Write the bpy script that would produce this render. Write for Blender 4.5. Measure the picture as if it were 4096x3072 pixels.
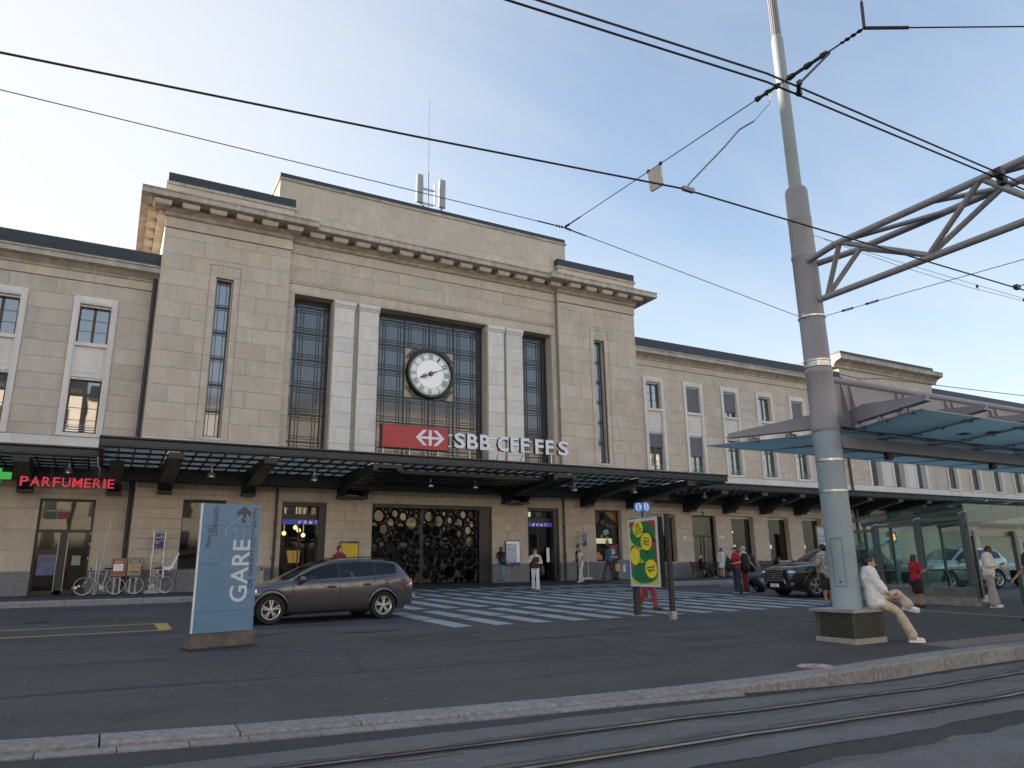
import bpy, bmesh, math, random
from mathutils import Vector, Matrix, noise
random.seed(11)
for o in list(bpy.data.objects): bpy.data.objects.remove(o)
SC = bpy.context.scene; COL = SC.collection
R = math.radians
# ---------------------------------------------------------------- camera
YAW, PITCH, ROLL, F, H = .508415, .249169, -.0156665, 2870., 1.55
def cam_basis():
    fw = Vector((math.sin(YAW)*math.cos(PITCH), math.cos(YAW)*math.cos(PITCH), math.sin(PITCH)))
    r0 = Vector((math.cos(YAW), -math.sin(YAW), 0)); u0 = r0.cross(fw)
    r = math.cos(ROLL)*r0 + math.sin(ROLL)*u0; u = -math.sin(ROLL)*r0 + math.cos(ROLL)*u0
    return r, u, fw
cr, cu, cf = cam_basis()
cd = bpy.data.cameras.new('camera'); cd.sensor_width = 36; cd.sensor_fit = 'HORIZONTAL'; cd.lens = 36*F/4096
cd.clip_start = .05; cd.clip_end = 3000
cam = bpy.data.objects.new('camera', cd); COL.objects.link(cam)
cam.matrix_world = Matrix(((cr.x, cu.x, -cf.x, 0), (cr.y, cu.y, -cf.y, 0), (cr.z, cu.z, -cf.z, H), (0, 0, 0, 1)))
SC.camera = cam
# ---------------------------------------------------------------- light
SUN_EL, SUN_AZ = R(7.5), R(-40)          # azimuth from +Y towards +X
sdir = Vector((math.sin(SUN_AZ)*math.cos(SUN_EL), math.cos(SUN_AZ)*math.cos(SUN_EL), math.sin(SUN_EL)))
W = bpy.data.worlds.new('World'); SC.world = W; W.use_nodes = True
nt = W.node_tree; N = nt.nodes; L = nt.links
bg = N['Background']
sky = N.new('ShaderNodeTexSky'); sky.sky_type = 'NISHITA'; sky.sun_disc = False
sky.sun_elevation = SUN_EL; sky.sun_rotation = SUN_AZ % (2*math.pi); sky.altitude = 400
sky.air_density = 1.0; sky.dust_density = 2.0; sky.ozone_density = 1.6
tc = N.new('ShaderNodeTexCoord')
sep = N.new('ShaderNodeSeparateXYZ'); L.new(tc.outputs['Generated'], sep.inputs[0])
def wmath(op, a, b=None, c=None):
    n = N.new('ShaderNodeMath'); n.operation = op
    for i, v in enumerate((a, b, c)):
        if v is None: continue
        if isinstance(v, (int, float)): n.inputs[i].default_value = v
        else: L.new(v, n.inputs[i])
    return n.outputs[0]
zc = wmath('MAXIMUM', sep.outputs[2], .03)
zc = wmath('ADD', zc, .12)
pu = wmath('DIVIDE', sep.outputs[0], zc); pv = wmath('DIVIDE', sep.outputs[1], zc)
cmb = N.new('ShaderNodeCombineXYZ'); L.new(pu, cmb.inputs[0]); L.new(pv, cmb.inputs[1])
mp = N.new('ShaderNodeMapping'); mp.inputs['Rotation'].default_value = (0, 0, R(35)); mp.inputs['Scale'].default_value = (.55, 2.1, 1)
L.new(cmb.outputs[0], mp.inputs[0])
n1 = N.new('ShaderNodeTexNoise'); n1.inputs['Scale'].default_value = .9; n1.inputs['Detail'].default_value = 7; n1.inputs['Roughness'].default_value = .58
n1.inputs['Distortion'].default_value = .6
L.new(mp.outputs[0], n1.inputs[0])
dotn = N.new('ShaderNodeVectorMath'); dotn.operation = 'DOT_PRODUCT'; L.new(tc.outputs['Generated'], dotn.inputs[0]); dotn.inputs[1].default_value = sdir
sunward = N.new('ShaderNodeMapRange'); L.new(dotn.outputs['Value'], sunward.inputs[0])
sunward.inputs[1].default_value = .15; sunward.inputs[2].default_value = .93; sunward.interpolation_type = 'SMOOTHSTEP'
# a thin high veil, thicker towards the sun, broken into streaks
veil = N.new('ShaderNodeMapRange'); L.new(n1.outputs[0], veil.inputs[0]); veil.inputs[1].default_value = .36; veil.inputs[2].default_value = .74
veil.inputs[3].default_value = .08; veil.inputs[4].default_value = .30; veil.interpolation_type = 'SMOOTHSTEP'
f1 = wmath('MULTIPLY_ADD', sunward.outputs[0], .80, veil.outputs[0])
low = N.new('ShaderNodeMapRange'); L.new(sep.outputs[2], low.inputs[0]); low.inputs[1].default_value = 0; low.inputs[2].default_value = .42
low.inputs[3].default_value = .60; low.inputs[4].default_value = 0
f2 = wmath('ADD', f1, low.outputs[0]); f2 = wmath('MINIMUM', f2, .93)
mx = N.new('ShaderNodeMix'); mx.data_type = 'RGBA'; L.new(f2, mx.inputs[0])
SKY_STR = .12
skm = N.new('ShaderNodeMix'); skm.data_type = 'RGBA'; skm.blend_type = 'MULTIPLY'; skm.inputs[0].default_value = 1
L.new(sky.outputs[0], skm.inputs[6]); skm.inputs[7].default_value = (1.30, 1.2, 1.2, 1)
L.new(skm.outputs[2], mx.inputs[6]); mx.inputs[7].default_value = (2.38, 2.38, 2.33, 1)
L.new(mx.outputs[2], bg.inputs[0]); bg.inputs[1].default_value = SKY_STR
sl = bpy.data.lights.new('sun', 'SUN'); sl.energy = 5.0; sl.angle = R(1.2); sl.color = (1, .86, .70)
so = bpy.data.objects.new('sun', sl); COL.objects.link(so); so.rotation_euler = sdir.to_track_quat('Z', 'Y').to_euler(); so.location = (-40, 30, 30)
vs = SC.view_settings; vs.view_transform = 'Standard'; vs.look = 'None'; vs.exposure = 1.78; vs.gamma = 1; vs.use_curve_mapping = False
# ---------------------------------------------------------------- helpers
WM = {}
def reg(o): WM[o.name] = o.matrix_basis.copy(); return o
def setp(o, parent, local=False):
    o.parent = parent
    if not local: o.matrix_parent_inverse = WM[parent.name].inverted()
    return o
def tag(o, label=None, cat=None, group=None, kind=None):
    if label: o['label'] = label
    if cat: o['category'] = cat
    if group: o['group'] = group
    if kind: o['kind'] = kind
    return o
def empty(name, loc=(0, 0, 0), rz=0, label=None, cat=None, group=None):
    o = bpy.data.objects.new(name, None); o.empty_display_size = .2; COL.objects.link(o)
    o.location = loc; o.rotation_euler = (0, 0, rz)
    o.matrix_basis = Matrix.Translation(loc) @ Matrix.Rotation(rz, 4, 'Z'); reg(o)
    return tag(o, label, cat, group)
def objm(name, me, parent=None, mat=None, local=False, M4=None):
    if mat is not None:
        me.materials.clear(); me.materials.append(mat)
    o = bpy.data.objects.new(name, me); COL.objects.link(o)
    if M4 is not None: o.matrix_basis = M4
    reg(o)
    if parent is not None: setp(o, parent, local)
    return o
class MB:
    def __init__(s): s.v = []; s.f = []
    def add(s, vs, fs):
        b = len(s.v); s.v += [tuple(p) for p in vs]; s.f += [[i+b for i in f] for f in fs]; return s
    def box(s, x0, x1, y0, y1, z0, z1):
        return s.add([(x0,y0,z0),(x1,y0,z0),(x1,y1,z0),(x0,y1,z0),(x0,y0,z1),(x1,y0,z1),(x1,y1,z1),(x0,y1,z1)],
                     [(3,2,1,0),(4,5,6,7),(0,1,5,4),(1,2,6,5),(2,3,7,6),(3,0,4,7)])
    def quad(s, a, b, c, d): return s.add([a, b, c, d], [(0, 1, 2, 3)])
    def tube(s, p, q, r, n=8, r2=None, cap=True):
        p = Vector(p); q = Vector(q); r2 = r if r2 is None else r2
        d = (q-p)
        if d.length < 1e-6: return s
        a = d.to_track_quat('Z', 'Y').to_matrix(); vs = []
        for c, rr in ((p, r), (q, r2)):
            for i in range(n):
                t = 2*math.pi*i/n; vs.append(c + a @ Vector((rr*math.cos(t), rr*math.sin(t), 0)))
        fs = [(i, (i+1) % n, n+(i+1) % n, n+i) for i in range(n)]
        if cap: fs += [tuple(range(n-1, -1, -1)), tuple(range(n, 2*n))]
        return s.add(vs, fs)
    def path(s, pts, r, n=8):
        for a, b in zip(pts, pts[1:]): s.tube(a, b, r, n)
        return s
    def bar(s, p, q, w, h, up=(0, 0, 1)):
        p = Vector(p); q = Vector(q); d = (q-p).normalized(); u = Vector(up); sx = d.cross(u).normalized()*w/2; sz = sx.cross(d).normalized()*h/2
        vs = [c+a*sx+b*sz for c in (p, q) for a, b in ((-1,-1),(1,-1),(1,1),(-1,1))]
        return s.add(vs, [(3,2,1,0),(4,5,6,7),(0,1,5,4),(1,2,6,5),(2,3,7,6),(3,0,4,7)])
    def prism(s, poly, axis, a, b):
        """poly: list of 2D points; axis 'x': (y,z) extruded in x; 'y': (x,z) in y; 'z': (x,y) in z"""
        f = {'x': lambda u, v, w: (w, u, v), 'y': lambda u, v, w: (u, w, v), 'z': lambda u, v, w: (u, v, w)}[axis]
        n = len(poly); vs = [f(u, v, a) for u, v in poly] + [f(u, v, b) for u, v in poly]
        fs = [(i, (i+1) % n, n+(i+1) % n, n+i) for i in range(n)] + [tuple(range(n-1, -1, -1)), tuple(range(n, 2*n))]
        return s.add(vs, fs)
    def lathe(s, prof, c=(0, 0, 0), n=16, axis='z', arc=2*math.pi):
        c = Vector(c); vs = []; m = len(prof)
        for i in range(n):
            t = arc*i/n
            for r, h in prof:
                u, v = r*math.cos(t), r*math.sin(t)
                vs.append(c + Vector({'z': (u, v, h), 'y': (u, h, v), 'x': (h, u, v)}[axis]))
        fs = []
        for i in range(n):
            j = (i+1) % n
            for k in range(m-1): fs.append((i*m+k, j*m+k, j*m+k+1, i*m+k+1))
        return s.add(vs, fs)
    def ell(s, c, rx, ry, rz, nu=12, nv=8, rot=None):
        c = Vector(c); vs = []; fs = []
        for j in range(nv+1):
            ph = math.pi*j/nv
            for i in range(nu):
                t = 2*math.pi*i/nu
                p = Vector((rx*math.sin(ph)*math.cos(t), ry*math.sin(ph)*math.sin(t), rz*math.cos(ph)))
                if rot is not None: p = rot @ p
                vs.append(c+p)
        for j in range(nv):
            for i in range(nu): fs.append((j*nu+i, (j+1)*nu+i, (j+1)*nu+(i+1) % nu, j*nu+(i+1) % nu))
        return s.add(vs, fs)
    def mesh(s, name, smooth=False, fix=True):
        me = bpy.data.meshes.new(name); me.from_pydata(s.v, [], s.f)
        if fix:
            bm = bmesh.new(); bm.from_mesh(me); bmesh.ops.remove_doubles(bm, verts=bm.verts, dist=1e-5) if smooth else None
            bmesh.ops.recalc_face_normals(bm, faces=bm.faces); bm.to_mesh(me); bm.free()
        if smooth:
            me.shade_smooth()
            try: me.set_sharp_from_angle(angle=R(38))
            except Exception: pass
        me.update(); return me
    def build(s, name, mat, parent=None, smooth=False, local=False, kind=None):
        o = objm(name, s.mesh(name, smooth), parent, mat, local)
        if kind: o['kind'] = kind
        return o
_uc = {}
def ucube(mat):
    if mat.name not in _uc:
        m = MB().box(-.5, .5, -.5, .5, -.5, .5).mesh('block_'+mat.name); m.materials.append(mat); _uc[mat.name] = m
    return _uc[mat.name]
def piece(name, mat, parent, x0, x1, y0, y1, z0, z1, rot=None):
    M4 = Matrix.Translation(((x0+x1)/2, (y0+y1)/2, (z0+z1)/2))
    if rot is not None: M4 = M4 @ rot
    M4 = M4 @ Matrix.Diagonal((abs(x1-x0), abs(y1-y0), abs(z1-z0), 1))
    return objm(name, ucube(mat), parent, None, False, M4)
def copy_tree(root, loc, rz=0, label=None, group=None, scale=1):
    def cp(o, par):
        c = o.copy(); COL.objects.link(c); c.parent = par
        for ch in list(o.children): cp(ch, c)
        return c
    r = cp(root, None); r.matrix_basis = Matrix.Translation(loc) @ Matrix.Rotation(rz, 4, 'Z') @ Matrix.Scale(scale, 4); reg(r)
    tag(r, label, None, group); return r
TMP = bpy.data.scenes.new('scratch')      # evaluates text and remeshed bodies without touching the big scene
def bake(o):
    TMP.collection.objects.link(o); vl = TMP.view_layers[0]; vl.update(); dg = vl.depsgraph
    me = bpy.data.meshes.new_from_object(o.evaluated_get(dg)); bpy.data.objects.remove(o); return me
def text_mb(body, size, bold=0.0, shear=0.0, extrude=0.0, space=1.0, align='LEFT', line=1.0):
    cu_ = bpy.data.curves.new('t', 'FONT'); cu_.body = body; cu_.size = size; cu_.offset = bold; cu_.shear = shear; cu_.extrude = extrude
    cu_.space_character = space; cu_.align_x = align; cu_.space_line = line; cu_.resolution_u = 3
    me = bake(bpy.data.objects.new('t', cu_)); bpy.data.curves.remove(cu_)
    return me
def text_obj(name, body, size, M4, mat, parent, local=False, fit=None, **k):
    """text lies in local XY, M4 places it; fit=(w,h) rescales to that box"""
    me = text_mb(body, size, **k)
    if fit and len(me.vertices):
        xs = [v.co.x for v in me.vertices]; ys = [v.co.y for v in me.vertices]
        x0, x1, y0, y1 = min(xs), max(xs), min(ys), max(ys)
        for v in me.vertices:
            v.co.x = (v.co.x-x0)/(x1-x0)*fit[0]; v.co.y = (v.co.y-y0)/(y1-y0)*fit[1]
    return objm(name, me, parent, mat, local, M4)
def face_front(x, y, z):   # text plane facing -Y
    return Matrix.Translation((x, y, z)) @ Matrix.Rotation(math.pi/2, 4, 'X')
def lerp(a, b, t): return a+(b-a)*t
def interp(tab, x):
    if x <= tab[0][0]: return tab[0][1]
    for (a, va), (b, vb) in zip(tab, tab[1:]):
        if x <= b: return va+(vb-va)*(x-a)/(b-a)
    return tab[-1][1]
def sinterp(tab, x):       # smooth (Catmull-Rom) table lookup
    n = len(tab)
    if x <= tab[0][0]: return tab[0][1]
    if x >= tab[-1][0]: return tab[-1][1]
    for i in range(n-1):
        if x <= tab[i+1][0]:
            x0, v0 = tab[i]; x1, v1 = tab[i+1]; h = x1-x0; t = (x-x0)/h
            m0 = (v1-tab[i-1][1])/(x1-tab[i-1][0]) if i > 0 else (v1-v0)/h
            m1 = (tab[i+2][1]-v0)/(tab[i+2][0]-x0) if i < n-2 else (v1-v0)/h
            return (2*t**3-3*t*t+1)*v0+(t**3-2*t*t+t)*h*m0+(-2*t**3+3*t*t)*v1+(t**3-t*t)*h*m1
S = .0215
def gz(y): return S*max(-5, min(40, y))
# ---------------------------------------------------------------- materials
def M(name, col, rough=.6, metal=0, var=0, scale=3, stretch=(1, 1, 1), rand=0, bump=0, bscale=40, spec=.5, ior=None, coat=0, emit=None, estr=0, detail=5, tint=None):
    m = bpy.data.materials.new(name); m.use_nodes = True; t = m.node_tree; b = t.nodes['Principled BSDF']
    b.inputs['Base Color'].default_value = (*col, 1); b.inputs['Roughness'].default_value = rough; b.inputs['Metallic'].default_value = metal
    b.inputs['Specular IOR Level'].default_value = spec
    if ior: b.inputs['IOR'].default_value = ior
    if coat: b.inputs['Coat Weight'].default_value = coat; b.inputs['Coat Roughness'].default_value = .04
    if emit: b.inputs['Emission Color'].default_value = (*emit, 1); b.inputs['Emission Strength'].default_value = estr
    if not (var or rand or bump or tint): return m
    nn = t.nodes.new; ln = t.links.new
    geo = nn('ShaderNodeNewGeometry'); src = None
    def mul(a, bval):
        x = nn('ShaderNodeMix'); x.data_type = 'RGBA'; x.blend_type = 'MULTIPLY'; x.inputs[0].default_value = 1
        if isinstance(a, tuple): x.inputs[6].default_value = a
        else: ln(a, x.inputs[6])
        ln(bval, x.inputs[7]); return x.outputs[2]
    cur = (*col, 1)
    if var or tint:
        mpn = nn('ShaderNodeMapping'); mpn.inputs['Scale'].default_value = stretch; ln(geo.outputs['Position'], mpn.inputs[0])
        no = nn('ShaderNodeTexNoise'); no.inputs['Scale'].default_value = scale; no.inputs['Detail'].default_value = detail; no.inputs['Roughness'].default_value = .6
        ln(mpn.outputs[0], no.inputs[0])
    if var:
        mr = nn('ShaderNodeMapRange'); ln(no.outputs[0], mr.inputs[0]); mr.inputs[1].default_value = .3; mr.inputs[2].default_value = .7
        mr.inputs[3].default_value = 1-var; mr.inputs[4].default_value = 1+var
        cur = mul(cur, mr.outputs[0])
    if tint:
        no2 = nn('ShaderNodeTexNoise'); no2.inputs['Scale'].default_value = scale*.37; no2.inputs['Detail'].default_value = 3; ln(mpn.outputs[0], no2.inputs[0])
        mr = nn('ShaderNodeMapRange'); ln(no2.outputs[0], mr.inputs[0]); mr.inputs[1].default_value = .42; mr.inputs[2].default_value = .68
        x = nn('ShaderNodeMix'); x.data_type = 'RGBA'; ln(mr.outputs[0], x.inputs[0])
        if isinstance(cur, tuple): x.inputs[6].default_value = cur
        else: ln(cur, x.inputs[6])
        x.inputs[7].default_value = (*tint, 1); cur = x.outputs[2]
    if rand:
        oi = nn('ShaderNodeObjectInfo'); ad = nn('ShaderNodeMath'); ad.operation = 'ADD'; ln(oi.outputs['Random'], ad.inputs[0]); ln(geo.outputs['Random Per Island'], ad.inputs[1])
        fr = nn('ShaderNodeMath'); fr.operation = 'FRACT'; ln(ad.outputs[0], fr.inputs[0])
        mr = nn('ShaderNodeMapRange'); ln(fr.outputs[0], mr.inputs[0]); mr.inputs[3].default_value = 1-rand; mr.inputs[4].default_value = 1+rand
        cur = mul(cur, mr.outputs[0])
    if not isinstance(cur, tuple): ln(cur, b.inputs['Base Color'])
    if bump:
        nb = nn('ShaderNodeTexNoise'); nb.inputs['Scale'].default_value = bscale; nb.inputs['Detail'].default_value = 4; ln(geo.outputs['Position'], nb.inputs[0])
        bp = nn('ShaderNodeBump'); bp.inputs['Strength'].default_value = bump; bp.inputs['Distance'].default_value = .02; ln(nb.outputs[0], bp.inputs['Height']); ln(bp.outputs[0], b.inputs['Normal'])
    return m
def stone_mat(name, col, stain=.20, rand=.04, streak=.12, speck=.30):
    m = M(name, col, .85, bump=.12, bscale=55, spec=.25); t = m.node_tree; nn = t.nodes.new; ln = t.links.new; b = t.nodes['Principled BSDF']
    geo = nn('ShaderNodeNewGeometry')
    def nz(scale, stretch, detail, lo, hi, a, c, rough=.6):
        mpn = nn('ShaderNodeMapping'); mpn.inputs['Scale'].default_value = stretch; ln(geo.outputs['Position'], mpn.inputs[0])
        # offset every block's grain by its own random number
        no = nn('ShaderNodeTexNoise'); no.noise_dimensions = '4D'; no.inputs['Scale'].default_value = scale; no.inputs['Detail'].default_value = detail; no.inputs['Roughness'].default_value = rough
        ln(mpn.outputs[0], no.inputs['Vector']); ln(wv, no.inputs['W'])
        mr = nn('ShaderNodeMapRange'); ln(no.outputs[0], mr.inputs[0]); mr.inputs[1].default_value = lo; mr.inputs[2].default_value = hi; mr.inputs[3].default_value = a; mr.inputs[4].default_value = c
        return mr.outputs[0]
    oi = nn('ShaderNodeObjectInfo'); ad = nn('ShaderNodeMath'); ad.operation = 'ADD'; ln(oi.outputs['Random'], ad.inputs[0]); ln(geo.outputs['Random Per Island'], ad.inputs[1])
    fr = nn('ShaderNodeMath'); fr.operation = 'FRACT'; ln(ad.outputs[0], fr.inputs[0])
    w_ = nn('ShaderNodeMath'); w_.operation = 'MULTIPLY'; w_.inputs[1].default_value = 37.; ln(fr.outputs[0], w_.inputs[0]); wv = w_.outputs[0]
    rm = nn('ShaderNodeMapRange'); ln(fr.outputs[0], rm.inputs[0]); rm.inputs[3].default_value = 1-rand; rm.inputs[4].default_value = 1+rand
    fac = [rm.outputs[0], nz(.8, (1, 1, 1), 4, .32, .68, 1-stain*.5, 1+stain*.45), nz(2.4, (1.6, 1.6, .22), 5, .35, .7, 1+streak*.4, 1-streak),
           nz(5.5, (.25, .25, 3.0), 6, .62, .74, 1, 1-speck), nz(60, (1, 1, 1), 2, .3, .7, .94, 1.06)]
    cur = None
    for fo in fac:
        if cur is None: cur = fo
        else:
            mm = nn('ShaderNodeMath'); mm.operation = 'MULTIPLY'; ln(cur, mm.inputs[0]); ln(fo, mm.inputs[1]); cur = mm.outputs[0]
    hue = nz(1.1, (1, 1, 1), 2, .35, .65, 0, 1)
    c2 = nn('ShaderNodeMix'); c2.data_type = 'RGBA'; ln(hue, c2.inputs[0]); c2.inputs[6].default_value = (*col, 1); c2.inputs[7].default_value = (col[0]*1.02, col[1]*.965, col[2]*.90, 1)
    x = nn('ShaderNodeMix'); x.data_type = 'RGBA'; x.blend_type = 'MULTIPLY'; x.inputs[0].default_value = 1; ln(c2.outputs[2], x.inputs[6]); ln(cur, x.inputs[7]); ln(x.outputs[2], b.inputs['Base Color'])
    return m
def glass_mat(name, tint=(.35, .4, .42), ior=1.9, rough=.015, transp=True, wobble=0):
    m = bpy.data.materials.new(name); m.use_nodes = True; t = m.node_tree; t.nodes.clear(); nn = t.nodes.new; ln = t.links.new
    out = nn('ShaderNodeOutputMaterial'); mix = nn('ShaderNodeMixShader'); lw_ = nn('ShaderNodeLayerWeight'); lw_.inputs[0].default_value = .5
    f0 = ((ior-1)/(ior+1))**2; pw = nn('ShaderNodeMath'); pw.operation = 'POWER'; pw.inputs[1].default_value = 5; ln(lw_.outputs['Facing'], pw.inputs[0])
    ma = nn('ShaderNodeMath'); ma.operation = 'MULTIPLY_ADD'; ma.inputs[1].default_value = (1-f0)*.8; ma.inputs[2].default_value = f0; ln(pw.outputs[0], ma.inputs[0])
    gl = nn('ShaderNodeBsdfGlossy'); gl.inputs['Roughness'].default_value = rough; gl.inputs['Color'].default_value = (1, 1, 1, 1)
    tr = nn('ShaderNodeBsdfTransparent') if transp else nn('ShaderNodeBsdfDiffuse')
    tr.inputs[0].default_value = (*tint, 1)
    ln(ma.outputs[0], mix.inputs[0]); ln(tr.outputs[0], mix.inputs[1]); ln(gl.outputs[0], mix.inputs[2]); ln(mix.outputs[0], out.inputs[0])
    if wobble:
        geo = nn('ShaderNodeNewGeometry'); no = nn('ShaderNodeTexNoise'); no.inputs['Scale'].default_value = .9; no.inputs['Detail'].default_value = 1.5; ln(geo.outputs['Position'], no.inputs[0])
        bp = nn('ShaderNodeBump'); bp.inputs['Strength'].default_value = wobble; bp.inputs['Distance'].default_value = .05; ln(no.outputs[0], bp.inputs['Height'])
        ln(bp.outputs[0], gl.inputs['Normal'])
    return m
def asphalt_mat(name, col, seams=True, rough=.82):
    m = M(name, col, rough, spec=.35); t = m.node_tree; nn = t.nodes.new; ln = t.links.new; b = t.nodes['Principled BSDF']; geo = nn('ShaderNodeNewGeometry')
    def nz(scale, stretch, detail, lo, hi, a, c, rot=0):
        mpn = nn('ShaderNodeMapping'); mpn.inputs['Scale'].default_value = stretch; mpn.inputs['Rotation'].default_value = (0, 0, rot); ln(geo.outputs['Position'], mpn.inputs[0])
        no = nn('ShaderNodeTexNoise'); no.inputs['Scale'].default_value = scale; no.inputs['Detail'].default_value = detail; no.inputs['Roughness'].default_value = .62; ln(mpn.outputs[0], no.inputs[0])
        mr = nn('ShaderNodeMapRange'); ln(no.outputs[0], mr.inputs[0]); mr.inputs[1].default_value = lo; mr.inputs[2].default_value = hi; mr.inputs[3].default_value = a; mr.inputs[4].default_value = c
        return mr.outputs[0]
    fac = [nz(.35, (1, 1, 1), 4, .3, .7, .86, 1.14), nz(2.2, (.05, 1.1, 1), 4, .54, .66, 1, .66, R(4)), nz(.9, (.35, 1, 1), 5, .56, .68, 1, .80, R(-20)), nz(3.1, (1, .25, 1), 3, .63, .70, 1, 1.22), nz(95, (1, 1, 1), 2, .3, .75, .62, 1.5), nz(420, (1, 1, 1), 1, .25, .75, .7, 1.3), nz(7, (.6, 1, 1), 5, .3, .7, .88, 1.12), nz(1.3, (1, .6, 1), 6, .66, .74, 1, .78)]
    cur = fac[0]
    for fo in fac[1:]:
        mm = nn('ShaderNodeMath'); mm.operation = 'MULTIPLY'; ln(cur, mm.inputs[0]); ln(fo, mm.inputs[1]); cur = mm.outputs[0]
    x = nn('ShaderNodeMix'); x.data_type = 'RGBA'; x.blend_type = 'MULTIPLY'; x.inputs[0].default_value = 1; x.inputs[6].default_value = (*col, 1); ln(cur, x.inputs[7]); ln(x.outputs[2], b.inputs['Base Color'])
    nb = nn('ShaderNodeTexNoise'); nb.inputs['Scale'].default_value = 110; nb.inputs['Detail'].default_value = 3; ln(geo.outputs['Position'], nb.inputs[0])
    bp = nn('ShaderNodeBump'); bp.inputs['Strength'].default_value = .55; bp.inputs['Distance'].default_value = .012; ln(nb.outputs[0], bp.inputs['Height']); ln(bp.outputs[0], b.inputs['Normal'])
    return m
m_stone = stone_mat('limestone_beige', (.56, .495, .42))
m_stone2 = stone_mat('limestone_grey', (.52, .47, .41), rand=.05)
m_mortar = M('mortar', (.33, .29, .24), .9, var=.15, scale=6)
m_white = stone_mat('limestone_white', (.70, .68, .65), stain=.14, rand=.05, streak=.10, speck=.28)
m_corn = stone_mat('cornice_stone', (.47, .435, .385), stain=.4, rand=.05, streak=.32)
m_plinth = M('plinth_granite', (.17, .175, .185), .75, var=.28, scale=9, bump=.1, rand=.08)
m_roof = M('roof_sheet', (.028, .031, .040), .55, var=.25, scale=4, stretch=(.6, 1, 3))
m_steel = M('dark_canopy_steel', (.012, .016, .020), .5, var=.2, scale=3)
m_fascia = M('fascia_steel', (.030, .036, .042), .45, var=.25, scale=5, stretch=(2, 1, .5))
m_blackfr = M('black_frame', (.010, .012, .014), .4)
m_mull = M('window_bar', (.022, .026, .032), .45)
m_glassU = glass_mat('upper_window_glass', (.028, .034, .046), 3.0, .02, False, .03)
m_glassB = glass_mat('hall_window_glass', (.055, .058, .068), 1.85, .10, False, .04)
m_glassS = glass_mat('shop_glass', (.45, .48, .46), 1.5, .02, True, .05)
m_glassC = glass_mat('clear_glass', (.80, .87, .85), 1.5, .01, True)
m_glassT = glass_mat('shelter_glass', (.80, .89, .87), 1.42, .02, True)
m_wood = M('window_wood', (.075, .032, .018), .5, var=.2, scale=8)
m_blind = M('roller_blind', (.13, .135, .15), .7, rand=.12)
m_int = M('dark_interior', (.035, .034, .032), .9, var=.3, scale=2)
m_metal = M('brushed_metal', (.45, .46, .47), .35, 1, var=.1, scale=20)
m_alu = M('aluminium', (.55, .56, .57), .4, .9)
m_galv = M('galvanised', (.42, .43, .44), .5, .7, var=.15, scale=9)
m_black = M('black_plastic', (.012, .012, .013), .5)
m_rubber = M('rubber', (.012, .012, .012), .8)
m_white_p = M('white_paint', (.75, .76, .78), .5)
m_asph = asphalt_mat('asphalt', (.064, .065, .072))
m_asph2 = asphalt_mat('asphalt_new', (.042, .043, .048))
m_conc = asphalt_mat('track_concrete', (.118, .121, .128))
m_kerb = M('kerb_granite', (.20, .20, .205), .8, var=.32, scale=16, rand=.12, bump=.25, bscale=90)
m_zebra = M('road_paint', (.30, .35, .38), .7, var=.22, scale=28, tint=(.20, .22, .245))
m_yellow = M('road_paint_yellow', (.38, .29, .07), .75, var=.3, scale=20)
m_wline = M('road_line_worn', (.30, .32, .34), .8, var=.35, scale=18)
m_wire = M('wire', (.012, .012, .014), .5)
m_ceram = M('insulator', (.018, .017, .016), .45)
# ================================================================ SETTING
def sheet(name, xs, ys, zf, mat, parent=None):
    mb = MB(); nx, ny = len(xs), len(ys)
    vs = [(x, y, zf(x, y)) for y in ys for x in xs]
    fs = [(j*nx+i, j*nx+i+1, (j+1)*nx+i+1, (j+1)*nx+i) for j in range(ny-1) for i in range(nx-1)]
    mb.add(vs, fs); o = mb.build(name, mat, parent); o['kind'] = 'structure'; return o
def frange(a, b, n): return [a+(b-a)*i/n for i in range(n+1)]
KERB = [(-60, 19), (-20, 12.0), (-8, 9.3), (-4, 8.45), (-.57, 7.62), (1.35, 7.2), (3.75, 6.86), (5.8, 6.68), (7.5, 6.64), (9, 6.72), (11, 6.88), (13, 6.92), (20, 6.9), (60, 6.9)]
def yk(x): return sinterp(KERB, x)
def zr(x, y=0): return interp([(-90, .11), (5, .11), (6.5, .075), (9.5, -.04), (12, -.05), (90, -.05)], x)
ground = sheet('ground', frange(-900, 900, 8), [-900, -200, -60, 60, 400, 900], lambda x, y: -.6, m_asph)
xs = [-90, -60, -40, -30, -20] + frange(-14, 26, 60) + [30, 36, 45, 60, 90]
# plaza: from the back of the kerb to the far pavements
mb = MB(); ts = [0, .04, .1, .2, .35, .5, .7, 1]; nx = len(xs)
vs = []
for t in ts:
    for x in xs:
        y0 = yk(x)+.34; y = lerp(y0, 36, t); vs.append((x, y, gz(y)))
mb.add(vs, [(j*nx+i, j*nx+i+1, (j+1)*nx+i+1, (j+1)*nx+i) for j in range(len(ts)-1) for i in range(nx-1)])
plaza = mb.build('plaza', m_asph); plaza['kind'] = 'structure'
# tram road
mb = MB(); ts = [0, .1, .2, .4, 1]; vs = []
for t in ts:
    for x in xs:
        y = lerp(yk(x)-.005, -60, t**1.5); vs.append((x, y, zr(x)))
mb.add(vs, [(j*nx+i, (j+1)*nx+i, (j+1)*nx+i+1, j*nx+i+1) for j in range(len(ts)-1) for i in range(nx-1)])
road = mb.build('tram_road', m_asph2); road['kind'] = 'structure'
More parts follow.
